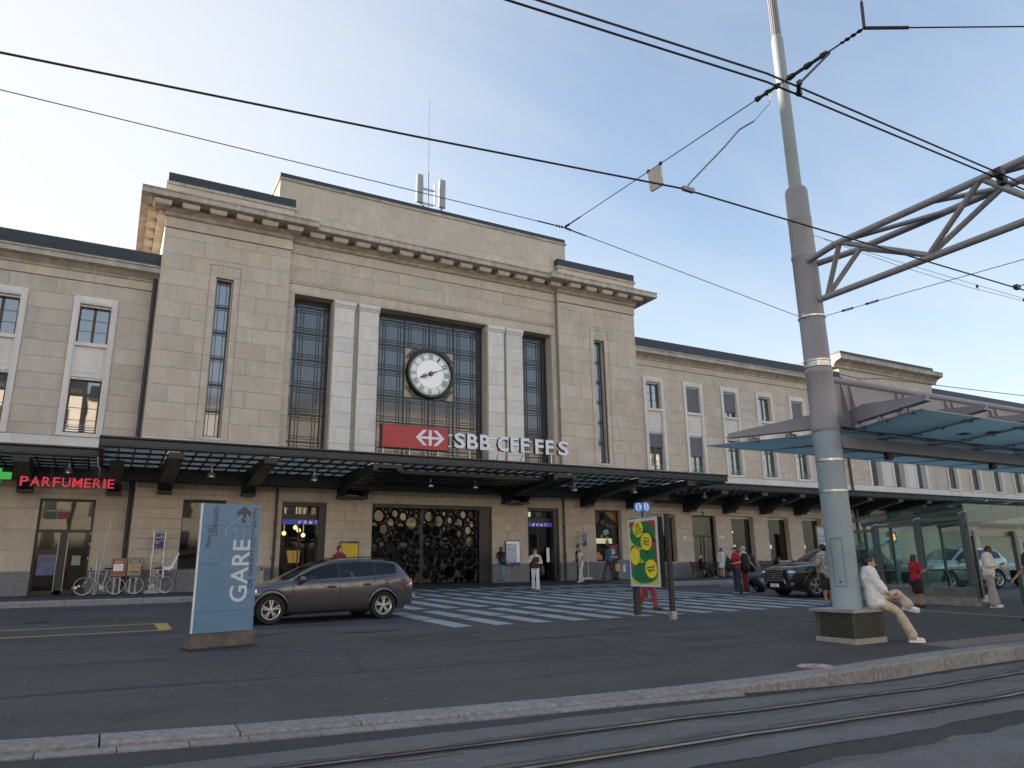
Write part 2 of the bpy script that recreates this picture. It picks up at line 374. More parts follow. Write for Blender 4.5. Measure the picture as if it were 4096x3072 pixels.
# rails, as rays onto the road surface
R1 = [(-40, 11.0), (-10, 7.0), (-3, 6.28), (1.45, 5.94), (3.2, 5.80), (6.1, 5.70), (8.3, 5.92), (11.8, 6.12), (20, 6.15), (90, 6.15)]
R2 = [(-40, 10.0), (-10, 6.0), (-3, 5.32), (1.45, 5.06), (3.05, 4.98), (5.3, 4.90), (7.2, 4.98), (10.1, 5.22), (14, 5.28), (90, 5.28)]
def strip(mb, tab, a, b, dz, x0=-40, x1=60, n=220, wob=0):
    P = []
    for i in range(n+1):
        x = x0+(x1-x0)*i/n; y = sinterp(tab, x); w1 = wob*noise.noise((x*1.7, a*3, 5)); w2 = wob*noise.noise((x*1.9, b*3, 9))
        P.append(((x, y+a+w1, zr(x)+dz), (x, y+b+w2, zr(x)+dz)))
    for p, q in zip(P, P[1:]): mb.quad(p[0], q[0], q[1], p[1])
    return mb
strip(MB(), R1, -1.35, .62, .004, wob=.07).build('track_slab', m_conc, road)
for tab in (R1, R2):
    strip(MB(), tab, -.075, .11, .008, wob=.012).build('rail_bedding', m_asph2, road)
    strip(MB(), tab, -.03, .03, .018).build('tram_rail', M('rail_steel', (.62, .63, .65), .22, 1, var=.15, scale=9), road)
    strip(MB(), tab, .032, .075, .011).build('rail_groove', m_black, road)
    strip(MB(), tab, .077, .098, .015).build('rail_check', M('rail_rust', (.10, .075, .06), .6, .6, var=.3, scale=12), road)
mb = MB()      # cracks beside the rails
for tab, off in ((R1, .17), (R1, -.16), (R2, -.13), (R2, .2)):
    x = -2.
    while x < 14:
        ln_ = random.uniform(.5, 2.2); k = 12; P = []
        for i in range(k+1):
            xx = x+ln_*i/k; P.append((xx, sinterp(tab, xx)+off+.05*noise.noise((xx*2.3, off*9, 1))+.025*noise.noise((xx*9, off*5, 2)), zr(xx)+.0105))
        for a, b in zip(P, P[1:]):
            w = .006; mb.quad((a[0], a[1]-w, a[2]), (b[0], b[1]-w, b[2]), (b[0], b[1]+w, b[2]), (a[0], a[1]+w, a[2]))
        x += ln_+random.uniform(.1, 1.2)
mb.build('road_cracks', m_black, road, kind='stuff')
strip(MB(), R1, -3.6, -1.7, .003, x0=-40, x1=9.5, wob=.1).build('road_patch', m_conc, road)
# near kerb: granite stones one by one, flush at left, a real step at right
x = -14.0; i = 0
while x < 30:
    w = random.uniform(.92, 1.12); x1 = x+w-.014
    ya, yb = yk(x), yk(x1); b0, b1 = ya+.335, yb+.335
    mb = MB(); top0, top1 = gz(ya)+.012, gz(yb)+.012
    vs = [(x, ya, -.12), (x1, yb, -.12), (x1, b1, -.12), (x, b0, -.12), (x, ya, top0-.02), (x1, yb, top1-.02), (x1, b1, gz(b1)+.012), (x, b0, gz(b0)+.012), (x, ya+.025, top0), (x1, yb+.025, top1)]
    mb.add(vs, [(0,1,5,4),(4,5,9,8),(8,9,6,7),(1,2,6,9,5),(3,0,4,8,7),(2,3,7,6)])
    mb.build('kerb_stone', m_kerb, plaza); x += w
x = -9.0
while x < 6.6:
    w = random.uniform(.42, .62); x1 = x+w-.01; ya, yb = yk(x)-.02, yk(x1)-.02
    mb = MB(); zt = zr(x)+.012
    mb.add([(x, ya-.15, -.1), (x1, yb-.15, -.1), (x1, yb, -.1), (x, ya, -.1), (x, ya-.15, zt), (x1, yb-.15, zt), (x1, yb, zt+.01), (x, ya, zt+.01)], [(3,2,1,0),(4,5,6,7),(0,1,5,4),(1,2,6,5),(2,3,7,6),(3,0,4,7)])
    mb.build('gutter_paver', m_kerb, road); x += w
# zebra crossing: bars run towards the station, in five rows
def gq(x0, x1, y0, y1, dz): return [(x0, y0, gz(y0)+dz), (x1, y0, gz(y0)+dz), (x1, y1, gz(y1)+dz), (x0, y1, gz(y1)+dz)]
def rag(x0, x1, y0, y1, dz, amp=.012, n=14):
    lo = [(x0+amp*noise.noise((x0*7, lerp(y0, y1, i/n)*4, 3)), lerp(y0, y1, i/n)) for i in range(n+1)]
    hi = [(x1+amp*noise.noise((x1*7, lerp(y0, y1, i/n)*4, 8)), lerp(y0, y1, i/n)) for i in range(n+1)]
    mb = MB()
    for i in range(n):
        a, b, c, d = lo[i], hi[i], hi[i+1], lo[i+1]
        mb.quad(*[(p[0], p[1], gz(p[1])+dz) for p in (a, b, c, d)])
    return mb
for (ya, yb, kx0, sh) in ((14.62, 16.6, 6, 0), (16.76, 19.02, 6, 0), (19.62, 23.98, 7, 0), (24.66, 27.0, 9, 0), (27.95, 30.4, 10, .12)):
    for k in range(kx0, 20 if ya < 25 else 22):
        x0 = k+.66+sh
        rag(x0, x0+.475, ya+.03*random.uniform(-1, 1), yb+.03*random.uniform(-1, 1), .004).build('crossing_bar', m_zebra, plaza)
MB().quad(*gq(-6, 40, 16.655, 16.69, .0045)).build('asphalt_joint', m_black, plaza)
MB().quad(*gq(-6, 1.3, 17.28, 17.42, .004)).build('bus_bay_line', m_yellow, plaza)
MB().quad(*gq(-6, 1.15, 18.95, 19.09, .004)).build('bus_bay_line', m_yellow, plaza)
MB().quad(*gq(1.15, 1.42, 17.42, 19.09, .004)).build('bus_bay_line', m_yellow, plaza)
for xx in (18.95, 19.12): MB().quad(*gq(xx, xx+.07, 7.6, 12.6, .004)).build('platform_line', m_wline, plaza)
MB().quad(*gq(19.7, 19.8, 17.5, 24.5, .006)).build('crossing_edge_line', m_wline, plaza)
# tactile strip along the platform edge
mb = MB()
tp = sheet('tactile_strip', frange(12.2, 24, 24), [7.34, 7.95], lambda x, y: gz(y)+.004, M('tactile', (.13, .13, .135), .8, var=.2, scale=20)); setp(tp, plaza)
for i in range(130):
    for j in range(6):
        xx = 12.26+i*.09; yy = 7.4+j*.095; mb.box(xx, xx+.05, yy, yy+.03, gz(yy)+.003, gz(yy)+.013)
mb.build('tactile_studs', M('tactile_stud', (.19, .19, .19), .8), plaza, kind='stuff')
# litter and a round cover in the plaza
mb = MB().lathe([(0, .010), (.235, .010), (.25, .004)], (8.72, 7.2, gz(7.2)), 28)
cov = mb.build('manhole_cover', M('cover_paint', (.42, .36, .35), .7, var=.5, scale=24, tint=(.16, .05, .05)), plaza)
mb = MB()
for i in range(46):
    xx, yy = random.uniform(-3, 9), random.uniform(7.9, 13.5); r_ = random.uniform(.006, .016)
    mb.lathe([(0, .004), (r_, .003), (r_*1.1, .001)], (xx, yy, gz(yy)), 6)
mb.build('gum_spots', M('gum', (.30, .31, .32), .8), plaza, kind='stuff')
# pavements along the station
def pavement(name, x0, x1, yf):
    o = sheet(name, [x0, x1], [yf+.3, 36], lambda x, y: .752, m_asph); 
    x = x0 if x0 > -30 else -30
    while x < min(x1, 62):
        w = random.uniform(1.0, 1.25); xe = min(x+w-.012, x1)
        mb = MB(); mb.add([(x, yf, .3), (xe, yf, .3), (xe, yf+.3, .3), (x, yf+.3, .3), (x, yf, .72), (xe, yf, .72), (xe, yf+.3, .756), (x, yf+.3, .756), (x, yf+.03, .752), (xe, yf+.03, .752)], [(0,1,5,4),(4,5,9,8),(8,9,6,7),(1,2,6,9,5),(3,0,4,8,7),(2,3,7,6)])
        mb.build('kerb_stone', m_kerb, o); x += w
    return o
pave_l = pavement('pavement_left', -90, 4.6, 26.75)
pave_r = pavement('pavement_right', 23.2, 100, 26.6)
ap = MB(); ap.add([(4.6, 30.2, gz(30.2)+.003), (23.2, 30.2, gz(30.2)+.003), (23.2, 34.5, .86), (4.6, 34.5, .86)], [(0, 1, 2, 3)])
apron = ap.build('entrance_apron', m_asph2); apron['kind'] = 'structure'
MB().box(4.58, 4.62, 27, 34, .5, .75).build('pavement_end', m_kerb, pave_l); MB().box(23.16, 23.2, 26.9, 34, .5, .75).build('pavement_end', m_kerb, pave_r)
# a drain slot and covers in front of the right pavement
for x, y, w in ((25.2, 25.4, .8), (34, 22.5, .9)):
    MB().quad(*gq(x, x+w, y, y+.35, .004)).build('drain_cover', m_wline, plaza)

# seams, tar joints and repairs in the asphalt
def seam(pts, w, mat, name='asphalt_seam', dz=.0035):
    mb = MB(); P = []
    for (x0, y0), (x1, y1) in zip(pts, pts[1:]):
        n = max(2, int(math.hypot(x1-x0, y1-y0)/.35))
        for i in range(n): t = i/n; P.append((lerp(x0, x1, t), lerp(y0, y1, t)))
    P.append(pts[-1]); Q = []
    for i, (x, y) in enumerate(P):
        a = P[min(i+1, len(P)-1)]; b = P[max(i-1, 0)]; d = Vector((a[0]-b[0], a[1]-b[1], 0)).normalized(); n_ = Vector((-d.y, d.x, 0)); o_ = .018*noise.noise((x*2.1, y*2.1, 3)); ww = w*(1+.5*noise.noise((x*3, y*3, 7)))
        Q.append(((x+n_.x*(o_-ww), y+n_.y*(o_-ww)), (x+n_.x*(o_+ww), y+n_.y*(o_+ww))))
    for p, q in zip(Q, Q[1:]): mb.quad(*[(c[0], c[1], gz(c[1])+dz) for c in (p[0], q[0], q[1], p[1])])
    mb.build(name, mat, plaza)
m_tar = M('tar_joint', (.024, .025, .028), .6, var=.3, scale=14)
m_patch = asphalt_mat('asphalt_patch', (.050, .051, .057))
seam([(-12, 11.4), (0, 10.2), (8, 9.55), (20, 9.3)], .012, m_tar); seam([(-12, 14.4), (1, 12.6), (11, 11.6), (26, 11.2)], .012, m_tar); seam([(-12, 17.2), (1.4, 16.9), (6, 16.2)], .012, m_tar); seam([(-12, 22.4), (6, 21.8), (9, 21.6)], .010, m_tar)
seam([(3.2, 9.9), (3.6, 12.3)], .010, m_tar); seam([(7.4, 8.0), (7.9, 11.9)], .009, m_tar); seam([(-2, 12.9), (-1.6, 17.1)], .010, m_tar)
mb = MB()
for x0, x1, y0, y1 in ((4.6, 6.3, 12.55, 13.9), (9.2, 10.5, 10.2, 11.0), (-3.2, -1.2, 10.9, 12.3)):
    MB().quad(*gq(x0, x1, y0, y1, .003)).build('asphalt_repair', m_patch, plaza)
for x, y in ((2.6, 15.2), (14.3, 11.9), (-1.2, 21.0)):
    MB().lathe([(0, .006), (.27, .006), (.30, .003)], (x, y, gz(y)), 26).build('manhole_cover', M('cast_iron', (.045, .042, .040), .55, .5, var=.4, scale=40) if 'cast_iron' not in bpy.data.materials else bpy.data.materials['cast_iron'], plaza)
# oil stains where cars wait
mb = MB()
for x, y, r_ in ((4.9, 14.9, .5), (2.9, 15.4, .35), (6.4, 13.6, .25), (9.6, 12.7, .3)):
    n = 22; mb.add([(x, y, gz(y)+.0028)]+[(x+r_*1.6*(1+.35*noise.noise((x+math.cos(2*math.pi*i/n)*1.3, y+math.sin(2*math.pi*i/n)*1.3, 2)))*math.cos(2*math.pi*i/n), y+r_*.5*(1+.35*noise.noise((x+math.cos(2*math.pi*i/n)*1.3, y, 4)))*math.sin(2*math.pi*i/n), gz(y)+.0028) for i in range(n)], [(0, 1+i, 1+(i+1) % n) for i in range(n)])
mb.build('oil_stains', asphalt_mat('oil', (.044, .045, .050)), plaza, kind='stuff')
# ================================================================ STATION
def in_open(x, z, ops): return any(a < x < b and c < z < d for a, b, c, d in ops)
def wall_backing(name, x0, x1, z0, z1, yf, thick, ops, mat, parent):
    X = sorted({x0, x1} | {v for a, b, c, d in ops for v in (a, b) if x0 < v < x1}); Z = sorted({z0, z1} | {v for a, b, c, d in ops for v in (c, d) if z0 < v < z1})
    mb = MB()
    for j in range(len(Z)-1):
        i = 0
        while i < len(X)-1:
            zm = (Z[j]+Z[j+1])/2
            if in_open((X[i]+X[i+1])/2, zm, ops): i += 1; continue
            k = i
            while k+1 < len(X)-1 and not in_open((X[k+1]+X[k+2])/2, zm, ops): k += 1
            mb.box(X[i], X[k+1], yf, yf+thick, Z[j], Z[j+1]); i = k+1
    return mb.build(name, mat, parent)
BLK = {}
def courses(parent, x0, x1, z0, z1, yf, course, blk, ops, mat, depth=.05, lim=300, joint=.011, jit=.012, ztop=None):
    zt = z1 if ztop is None else ztop; rows = []; z = zt
    while z > z0+.02: rows.append((max(z-course, z0), z)); z -= course
    rects = []
    for r, (a, b) in enumerate(rows):
        if b > z1: b = z1
        if b <= a: continue
        cuts = [o for o in ops if o[2] < b-.01 and o[3] > a+.01]
        segs = [(x0, x1)]
        for o in cuts:
            ns = []
            for s0, s1 in segs:
                if o[1] <= s0 or o[0] >= s1: ns.append((s0, s1)); continue
                if o[0] > s0+.02: ns.append((s0, o[0]))
                if o[1] < s1-.02: ns.append((o[1], s1))
            segs = ns
        for s0, s1 in segs:
            w = s1-s0
            if w < .06: continue
            n = max(1, round(w/(blk*random.uniform(.9, 1.12)))); es = [s0+w*k/n for k in range(n+1)]
            if n > 1:
                sh = (w/n)*(.24 if r % 2 else -.22)
                es = [es[0]]+[min(max(e+sh+random.uniform(-.12, .12)*blk, s0+.22), s1-.22) for e in es[1:-1]]+[es[-1]]
            for p, q in zip(es, es[1:]):
                if q-p > .03: rects.append((p, q, a, b))
        for o in cuts:
            p, q = max(o[0], x0), min(o[1], x1)
            if q <= p: continue
            if o[2] > a+.03: rects.append((p, q, a, o[2]))
            if o[3] < b-.03:
                n = max(1, round((q-p)/(blk*1.1)))
                for k in range(n): rects.append((p+(q-p)*k/n, p+(q-p)*(k+1)/n, o[3], b))
    key = parent.name; used = BLK.get(key, 0); rest = MB(); h = joint/2
    for p, q, a, b in rects:
        d = depth+random.uniform(0, jit)
        if used < lim: piece('stone_block', mat, parent, p+h, q-h, yf-d, yf+.01, a+h, b-h); used += 1
        else: rest.box(p+h, q-h, yf-d, yf+.01, a+h, b-h)
    BLK[key] = used
    if rest.v: rest.build('stone_courses', mat, parent, kind='stuff')
def moulding(name, x0, x1, prof, mat, parent, miter=0):
    """prof: list of (y,z) outline, extruded along x"""
    return MB().prism(prof, 'x', x0, x1).build(name, mat, parent)
# ---- central hall --------------------------------------------------------
hall = empty('station_hall', (13.95, 34, .8), label='central stone hall of the railway station with tall gridded windows and wide cornice', cat='building')
HX0, HX1 = .82, 27.07
ops_pl = [(3.12, 3.86, 7.15, 14.5)]; ops_pr = [(23.98, 24.72, 7.15, 14.5)]
gf = [(2.64, 4.34, 1.62, 4.48), (6.67, 8.64, .7, 4.5), (10.8, 17.12, .7, 4.54), (19.24, 21.17, .7, 4.55), (23.52, 25.3, 1.74, 4.54)]
mid_ops = [(6.68, 8.6, 5.6, 14.47), (10.92, 17.05, 5.6, 14.44), (19.27, 21.2, 5.6, 14.47)]
wall = wall_backing('wall', HX0, 6.33, .6, 18.0, 33.06, .9, ops_pl+gf, m_mortar, hall)
wall_r = wall_backing('wall', 21.5, HX1, .6, 18.0, 33.06, .9, ops_pr+gf, m_mortar, hall)
wall_m = wall_backing('wall', 6.33, 21.5, .6, 18.0, 33.36, .7, mid_ops+gf, m_mortar, hall)
MB().box(HX0, HX1, 34.2, 44, 5.6, 17.9).build('hall_body', m_stone2, hall)
piers = [(8.6, 10.92), (17.05, 19.27)]
courses(wall, HX0, 6.33, 6.0, 16.47, 33.06, .752, 1.45, ops_pl, m_stone, ztop=16.82)
courses(wall_r, 21.5, HX1, 6.0, 16.47, 33.06, .752, 1.45, ops_pr, m_stone, ztop=16.82)
courses(wall_m, 6.33, 21.5, 14.44, 16.5, 33.36, .66, 1.7, [], m_stone)
for a, b in ((6.33, 6.68), (21.2, 21.5)): courses(wall_m, a, b, 6.0, 14.44, 33.36, .752, 2, [], m_stone)
courses(wall, HX0, 6.4, 1.64, 6.0, 33.06, .405, .98, gf, m_stone2, ztop=4.9)
courses(wall_r, 21.45, HX1, 1.72, 6.0, 33.06, .405, .98, gf, m_stone2, ztop=4.97)
courses(wall_m, 6.4, 21.45, 1.68, 6.0, 33.10, .405, .98, gf, m_stone2, ztop=4.93)
gfb = wall_backing('wall', 6.34, 21.49, .6, 6.05, 33.1, .27, gf, m_mortar, hall)
for a, b in ((HX0, 2.64), (2.64, 4.34), (4.34, 6.67), (8.64, 10.8), (17.12, 19.24), (21.17, 23.52), (23.52, 25.3), (25.3, HX1)):
    zt = 1.62 if b < 9 else 1.70
    n = max(1, round((b-a)/1.4))
    for k in range(n): piece('plinth_stone', m_plinth, wall, a+(b-a)*k/n+.005, a+(b-a)*(k+1)/n-.005, 32.97, 33.08, .5, zt)
# pavilion side faces
MB().box(HX0-.001, HX0+.05, 33.0, 34.2, .6, 17.2).build('side_wall', m_stone, hall); MB().box(HX1-.05, HX1+.001, 33.0, 34.2, .6, 17.2).build('side_wall', m_stone, hall)
# reveals of the tall openings
for a, b, c, d in mid_ops:
    mb = MB(); 
    mb.box(a-.03, a+.005, 33.32, 34.25, c, d); mb.box(b-.005, b+.03, 33.32, 34.25, c, d); mb.box(a+.005, b-.005, 33.32, 34.25, d-.005, d+.03)
    mb.build('reveal', m_stone, hall)
# frieze, string courses, cornice
def band(x0, x1, z0, z1, y, name='string_course', mat=None, blk=1.5, thick=.1):
    n = max(1, round((x1-x0)/blk))
    for k in range(n): piece(name, mat or m_stone, hall, x0+(x1-x0)*k/n+.004, x0+(x1-x0)*(k+1)/n-.004, y, y+thick+.02, z0+.006, z1-.006)
for x0, x1, y in ((HX0-.03, 6.36, 32.93), (21.47, HX1+.03, 32.93), (6.36, 21.47, 33.24)):
    band(x0, x1, 16.49, 16.98, y, 'frieze_stone', m_stone, 1.55, .16)
    moulding('bed_moulding', x0-.02, x1+.02, [(y-.02, 17.0), (y-.10, 17.06), (y-.14, 17.14), (y-.30, 17.22), (y-.34, 17.26), (y+.3, 17.26), (y+.3, 17.0)], m_corn, hall)
moulding('architrave', 6.36, 21.47, [(33.30, 14.93), (33.24, 14.96), (33.24, 15.02), (33.20, 15.05), (33.20, 15.12), (33.36, 15.12), (33.36, 14.93)], m_stone, hall)
CZ0, CZ1 = 17.46, 17.78
def cornice(x0, x1, yf, ends=(0, 0)):
    prof = [(yf+.06, CZ0), (yf, CZ0+.02), (yf, CZ0+.24), (yf-.04, CZ0+.26), (yf-.06, CZ1), (yf+.05, CZ1+.03), (34.2, CZ1+.10), (34.2, CZ0)]
    n = max(1, round((x1-x0)/1.9))
    for k in range(n): MB().prism(prof, 'x', x0+(x1-x0)*k/n+.003, x0+(x1-x0)*(k+1)/n-.003).build('cornice_stone', m_corn, hall)
cornice(-.26, 7.35, 31.96); cornice(20.55, 28.15, 31.96); cornice(7.35, 20.55, 32.26)
for x0, x1, y in ((HX0-.08, 6.4, 32.94), (21.43, HX1+.08, 32.94), (6.4, 21.43, 33.24)):
    MB().box(x0, x1, y-.1, y+.9, 17.26, CZ0+.005).build('cornice_core', m_corn, hall)
MB().box(HX0-.34, HX0, 33.0, 40, 17.02, 17.30).build('bed_moulding', m_corn, hall); MB().box(-.26, HX0, 34.2, 44, CZ0, CZ1).build('cornice_return', m_corn, hall); MB().box(HX1, 28.15, 34.2, 44, CZ0, CZ1).build('cornice_return', m_corn, hall)
mod_me = MB().box(-.36, .36, -.3, .3, 0, .17).box(-.33, .33, -.27, .3, -.05, .0).mesh('modillion'); mod_me.materials.append(m_stone)
k = 0; x = .60
while x < 27.6:
    y = 32.52 if (x < 6.6 or x > 21.3) else 32.82
    objm('modillion', mod_me, hall, None, False, Matrix.Translation((x, y, 17.27))); x += 1.142
for i in range(6): objm('modillion', mod_me, hall, None, False, Matrix.Translation((.36, 33.6+i*1.14, 17.27)) @ Matrix.Rotation(R(-90), 4, 'Z'))
# attics and their sheet copings
def attic(x0, x1, y, z0, z1, dark, depth, ov=.07):
    n = max(2, round((x1-x0)/2.1)); nr = max(1, round((z1-z0)/.78))
    MB().box(x0+.02, x1-.02, y+.02, y+depth, z0-.4, z1).build('attic_core', m_stone, hall)
    for r in range(nr):
        a, b = z0+(z1-z0)*r/nr, z0+(z1-z0)*(r+1)/nr; nn_ = n+(r % 2)
        es = [x0]+[x0+(x1-x0)*(k+(.0 if r % 2 == 0 else -.5))/n for k in range(1, nn_)]+[x1]
        for p, q in zip(es, es[1:]): piece('attic_stone', m_stone, hall, p+.003, q-.003, y-.01, y+.03, a+.003, b-.003)
    MB().prism([(y-ov, z1), (y-ov-.03, z1+.09), (y-ov-.03, z1+.12), (y+depth, z1+.12), (y+depth, z1)], 'x', x0-ov, x1+ov).build('attic_coping', m_corn, hall)
    MB().box(x0-ov*.2, x1+ov*.2, y-.02, y+depth, z1+.118, z1+.12+dark).build('roof_edge', m_roof, hall)
attic(5.62, 22.28, 33.2, 17.85, 20.22, .26, 7)
attic(.74, 6.36, 32.86, 17.85, 18.52, .46, 1.0); attic(21.5, 27.12, 32.86, 17.85, 18.52, .46, 1.0)
# paired pilasters of white stone
for x0, x1 in ((8.64, 9.63), (9.88, 10.87), (17.09, 18.05), (18.22, 19.22)):
    pil = MB().box(x0+.02, x1-.02, 33.34, 34.2, 5.8, 14.1).build('pilaster', m_mortar, hall)
    z = 14.08; zs = [z]
    while z > 5.9: z -= .752; zs.append(z)
    for a, b in zip(zs[1:], zs): piece('pilaster_block', m_white, pil, x0, x1, 33.26+random.uniform(-.004, .004), 33.7, a+.006, b-.006)
    MB().box(x0+.06, x1-.06, 33.5, 34.24, 5.8, 14.1).build('pilaster_side', m_white, pil)
    MB().prism([(33.26, 14.08), (33.22, 14.12), (33.22, 14.16), (33.17, 14.22), (33.15, 14.26), (33.15, 14.42), (33.7, 14.42), (33.7, 14.08)], 'x', x0-.05, x1+.05).build('capital', m_white, pil)
for a, b in ((9.63, 9.88), (18.05, 18.22)):
    z = 14.4
    while z > 5.9: piece('strip_stone', m_stone, hall, a-.01, b+.01, 33.52, 33.8, z-.746, z); z -= .752
for a, b in piers: MB().box(a+.1, b-.1, 33.7, 34.3, 5.6, 14.44).build('pier_core', m_stone, hall)
# gridded windows
def tall_window(x0, x1, cols, z_top, trans, z_bot, y, skip=None, margin=.0):
    w = MB(); t = .075
    w.box(x0, x1, y-.05, y+.05, z_top-.1, z_top); w.box(x0, x0+.09, y-.05, y+.05, z_bot, z_top); w.box(x1-.09, x1, y-.05, y+.05, z_bot, z_top)
    for z in trans: w.box(x0+.09, x1-.09, y-.045, y+.045, z-t/2, z+t/2)
    for c in cols:
        segs = [(z_bot, z_top-.1)]
        if skip and skip[0]+.1 < c < skip[1]-.1: segs = [(z_bot, skip[2]), (skip[3], z_top-.1)]
        for a, b in segs: w.box(c-t/2, c+t/2, y-.048, y+.048, a, b)
    fr = w.build('window', m_mull, hall)
    th = MB(); zt = [z_top-.1]+trans+[z_bot]
    for zi in range(len(zt)-1):
        b, a = zt[zi], zt[zi+1]
        edges = [x0+.09]+cols+[x1-.09]
        for ci in range(len(edges)-1):
            p, q = edges[ci], edges[ci+1]
            if skip and skip[0]-.05 < (p+q)/2 < skip[1]+.05 and skip[2]-.05 < (a+b)/2 < skip[3]+.05: continue
            piece('pane', m_glassB, fr, p, q, y+.0, y+.012, a, b)
            wd, ht = q-p, b-a
            if ht < .6:
                th.box((p+q)/2-.02, (p+q)/2+.02, y-.03, y, a, b); continue
            if wd < .6:
                th.box(p, q, y-.03, y, (a+b)/2-.02, (a+b)/2+.02); continue
            for u in (.155, .255, .745, .845): th.box(p+wd*u-.016, p+wd*u+.016, y-.03, y-.001, a, b)
            for u in (.115, .205, .795, .885): th.box(p, q, y-.028, y-.002, a+ht*u-.016, a+ht*u+.016)
    th.build('glazing_bars', m_mull, fr)
    return fr
TR = [14.07, 12.74, 11.40, 10.05, 8.70, 7.38]
tall_window(10.86, 17.08, [11.15, 12.55, 13.95, 15.35, 16.75], 14.43, TR, 5.9, 34.02, skip=(12.55, 15.35, 10.05, 12.74))
tall_window(6.68, 8.62, [6.98, 8.33], 14.43, TR, 5.9, 34.02); tall_window(19.26, 21.2, [19.56, 20.91], 14.43, TR, 5.9, 34.02)
# slit windows of the pavilions
for x0, x1 in ((3.12, 3.86), (23.98, 24.72)):
    mb = MB()
    for i, (o_, yy) in enumerate(((.0, 33.20), (.055, 33.12), (.11, 33.04))):
        d = .055
        mb.box(x0-o_-d+.055, x0-o_+.055, yy-.02, 33.6, 7.1, 14.5+o_); mb.box(x1+o_-.055, x1+o_+d-.055, yy-.02, 33.6, 7.1, 14.5+o_); mb.box(x0-o_, x1+o_, yy-.02, 33.6, 14.5+o_-.05, 14.5+o_)
    fr = mb.build('slit_window', m_stone, hall)
    mb = MB().box(x0-.30, x0-.275, 32.985, 33.05, 7.0, 15.1).box(x1+.275, x1+.30, 32.985, 33.05, 7.0, 15.1).box(x0-.3, x1+.3, 32.985, 33.05, 15.08, 15.1)
    mb.build('surround_line', m_mortar, fr)
    a, b = x0+.055, x1-.055; y = 33.42
    g = MB().box(a, a+.05, y-.04, y+.04, 7.15, 14.45).box(b-.05, b, y-.04, y+.04, 7.15, 14.45)
    n = 6; zt = [14.42-(14.42-7.15)*i/n for i in range(n+1)]
    for i, z in enumerate(zt):
        g.box(a+.05, b-.05, y-.035, y+.035, z-.05, z+.05)
        if i < n:
            z2 = zt[i+1]
            for u in (.22, .78): g.box(a+.05+(b-a-.1)*u-.013, a+.05+(b-a-.1)*u+.013, y-.02, y-.001, z2, z)
            for u in (.10, .90): g.box(a+.05, b-.05, y-.022, y-.002, z2+(z-z2)*u-.013, z2+(z-z2)*u+.013)
            piece('pane', M('slit_glass', (.20, .23, .27), .08, spec=.9, ior=1.8) if 'slit_glass' not in bpy.data.materials else bpy.data.materials['slit_glass'], fr, a+.05, b-.05, y, y+.012, z2, z)
    g.build('glazing_bars', m_mull, fr)
    MB().box(x0-.1, x1+.1, 32.95, 33.5, 7.02, 7.15).build('sill', m_stone, fr)
MB().box(HX0, 6.33, 32.95, 33.05, 6.7, 6.98).build('base_band', m_white, hall); MB().box(21.5, HX1, 32.95, 33.05, 6.7, 6.98).build('base_band', m_white, hall)
# ---- rooms behind the ground floor glass -----------------------------------
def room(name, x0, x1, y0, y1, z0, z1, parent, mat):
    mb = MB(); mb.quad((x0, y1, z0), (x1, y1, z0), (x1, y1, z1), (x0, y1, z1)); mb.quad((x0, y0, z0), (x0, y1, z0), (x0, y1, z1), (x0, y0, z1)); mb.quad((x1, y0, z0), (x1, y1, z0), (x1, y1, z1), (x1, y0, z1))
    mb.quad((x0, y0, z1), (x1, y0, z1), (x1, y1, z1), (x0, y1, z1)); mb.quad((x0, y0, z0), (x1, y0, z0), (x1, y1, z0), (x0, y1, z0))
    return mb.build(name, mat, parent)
m_globe = M('globe_lamp', (1, .8, .5), .5, emit=(1, .66, .28), estr=2.2)
m_tube = M('strip_light', (1, .9, .6), .5, emit=(1, .80, .40), estr=2.6)
m_board = M('lit_board', (.5, .3, .1), .5, emit=(.9, .48, .12), estr=.32, var=.4, scale=6)
m_signblue = M('sign_blue', (.018, .022, .13), .45, emit=(.03, .035, .22), estr=.25)
m_signwhite = M('sign_white', (.72, .74, .77), .5, emit=(.8, .85, 1), estr=.03)
m_screen = M('lit_display', (.6, .6, .5), .5, emit=(.9, .85, .6), estr=.8)
def flat_poly(pts, y, th=.006): return MB().prism(pts, 'y', y-th, y)
def circ(cx, cz, r, n=24, rz=None): return [(cx+r*math.cos(2*math.pi*i/n), cz+(rz or r)*math.sin(2*math.pi*i/n)) for i in range(n)]
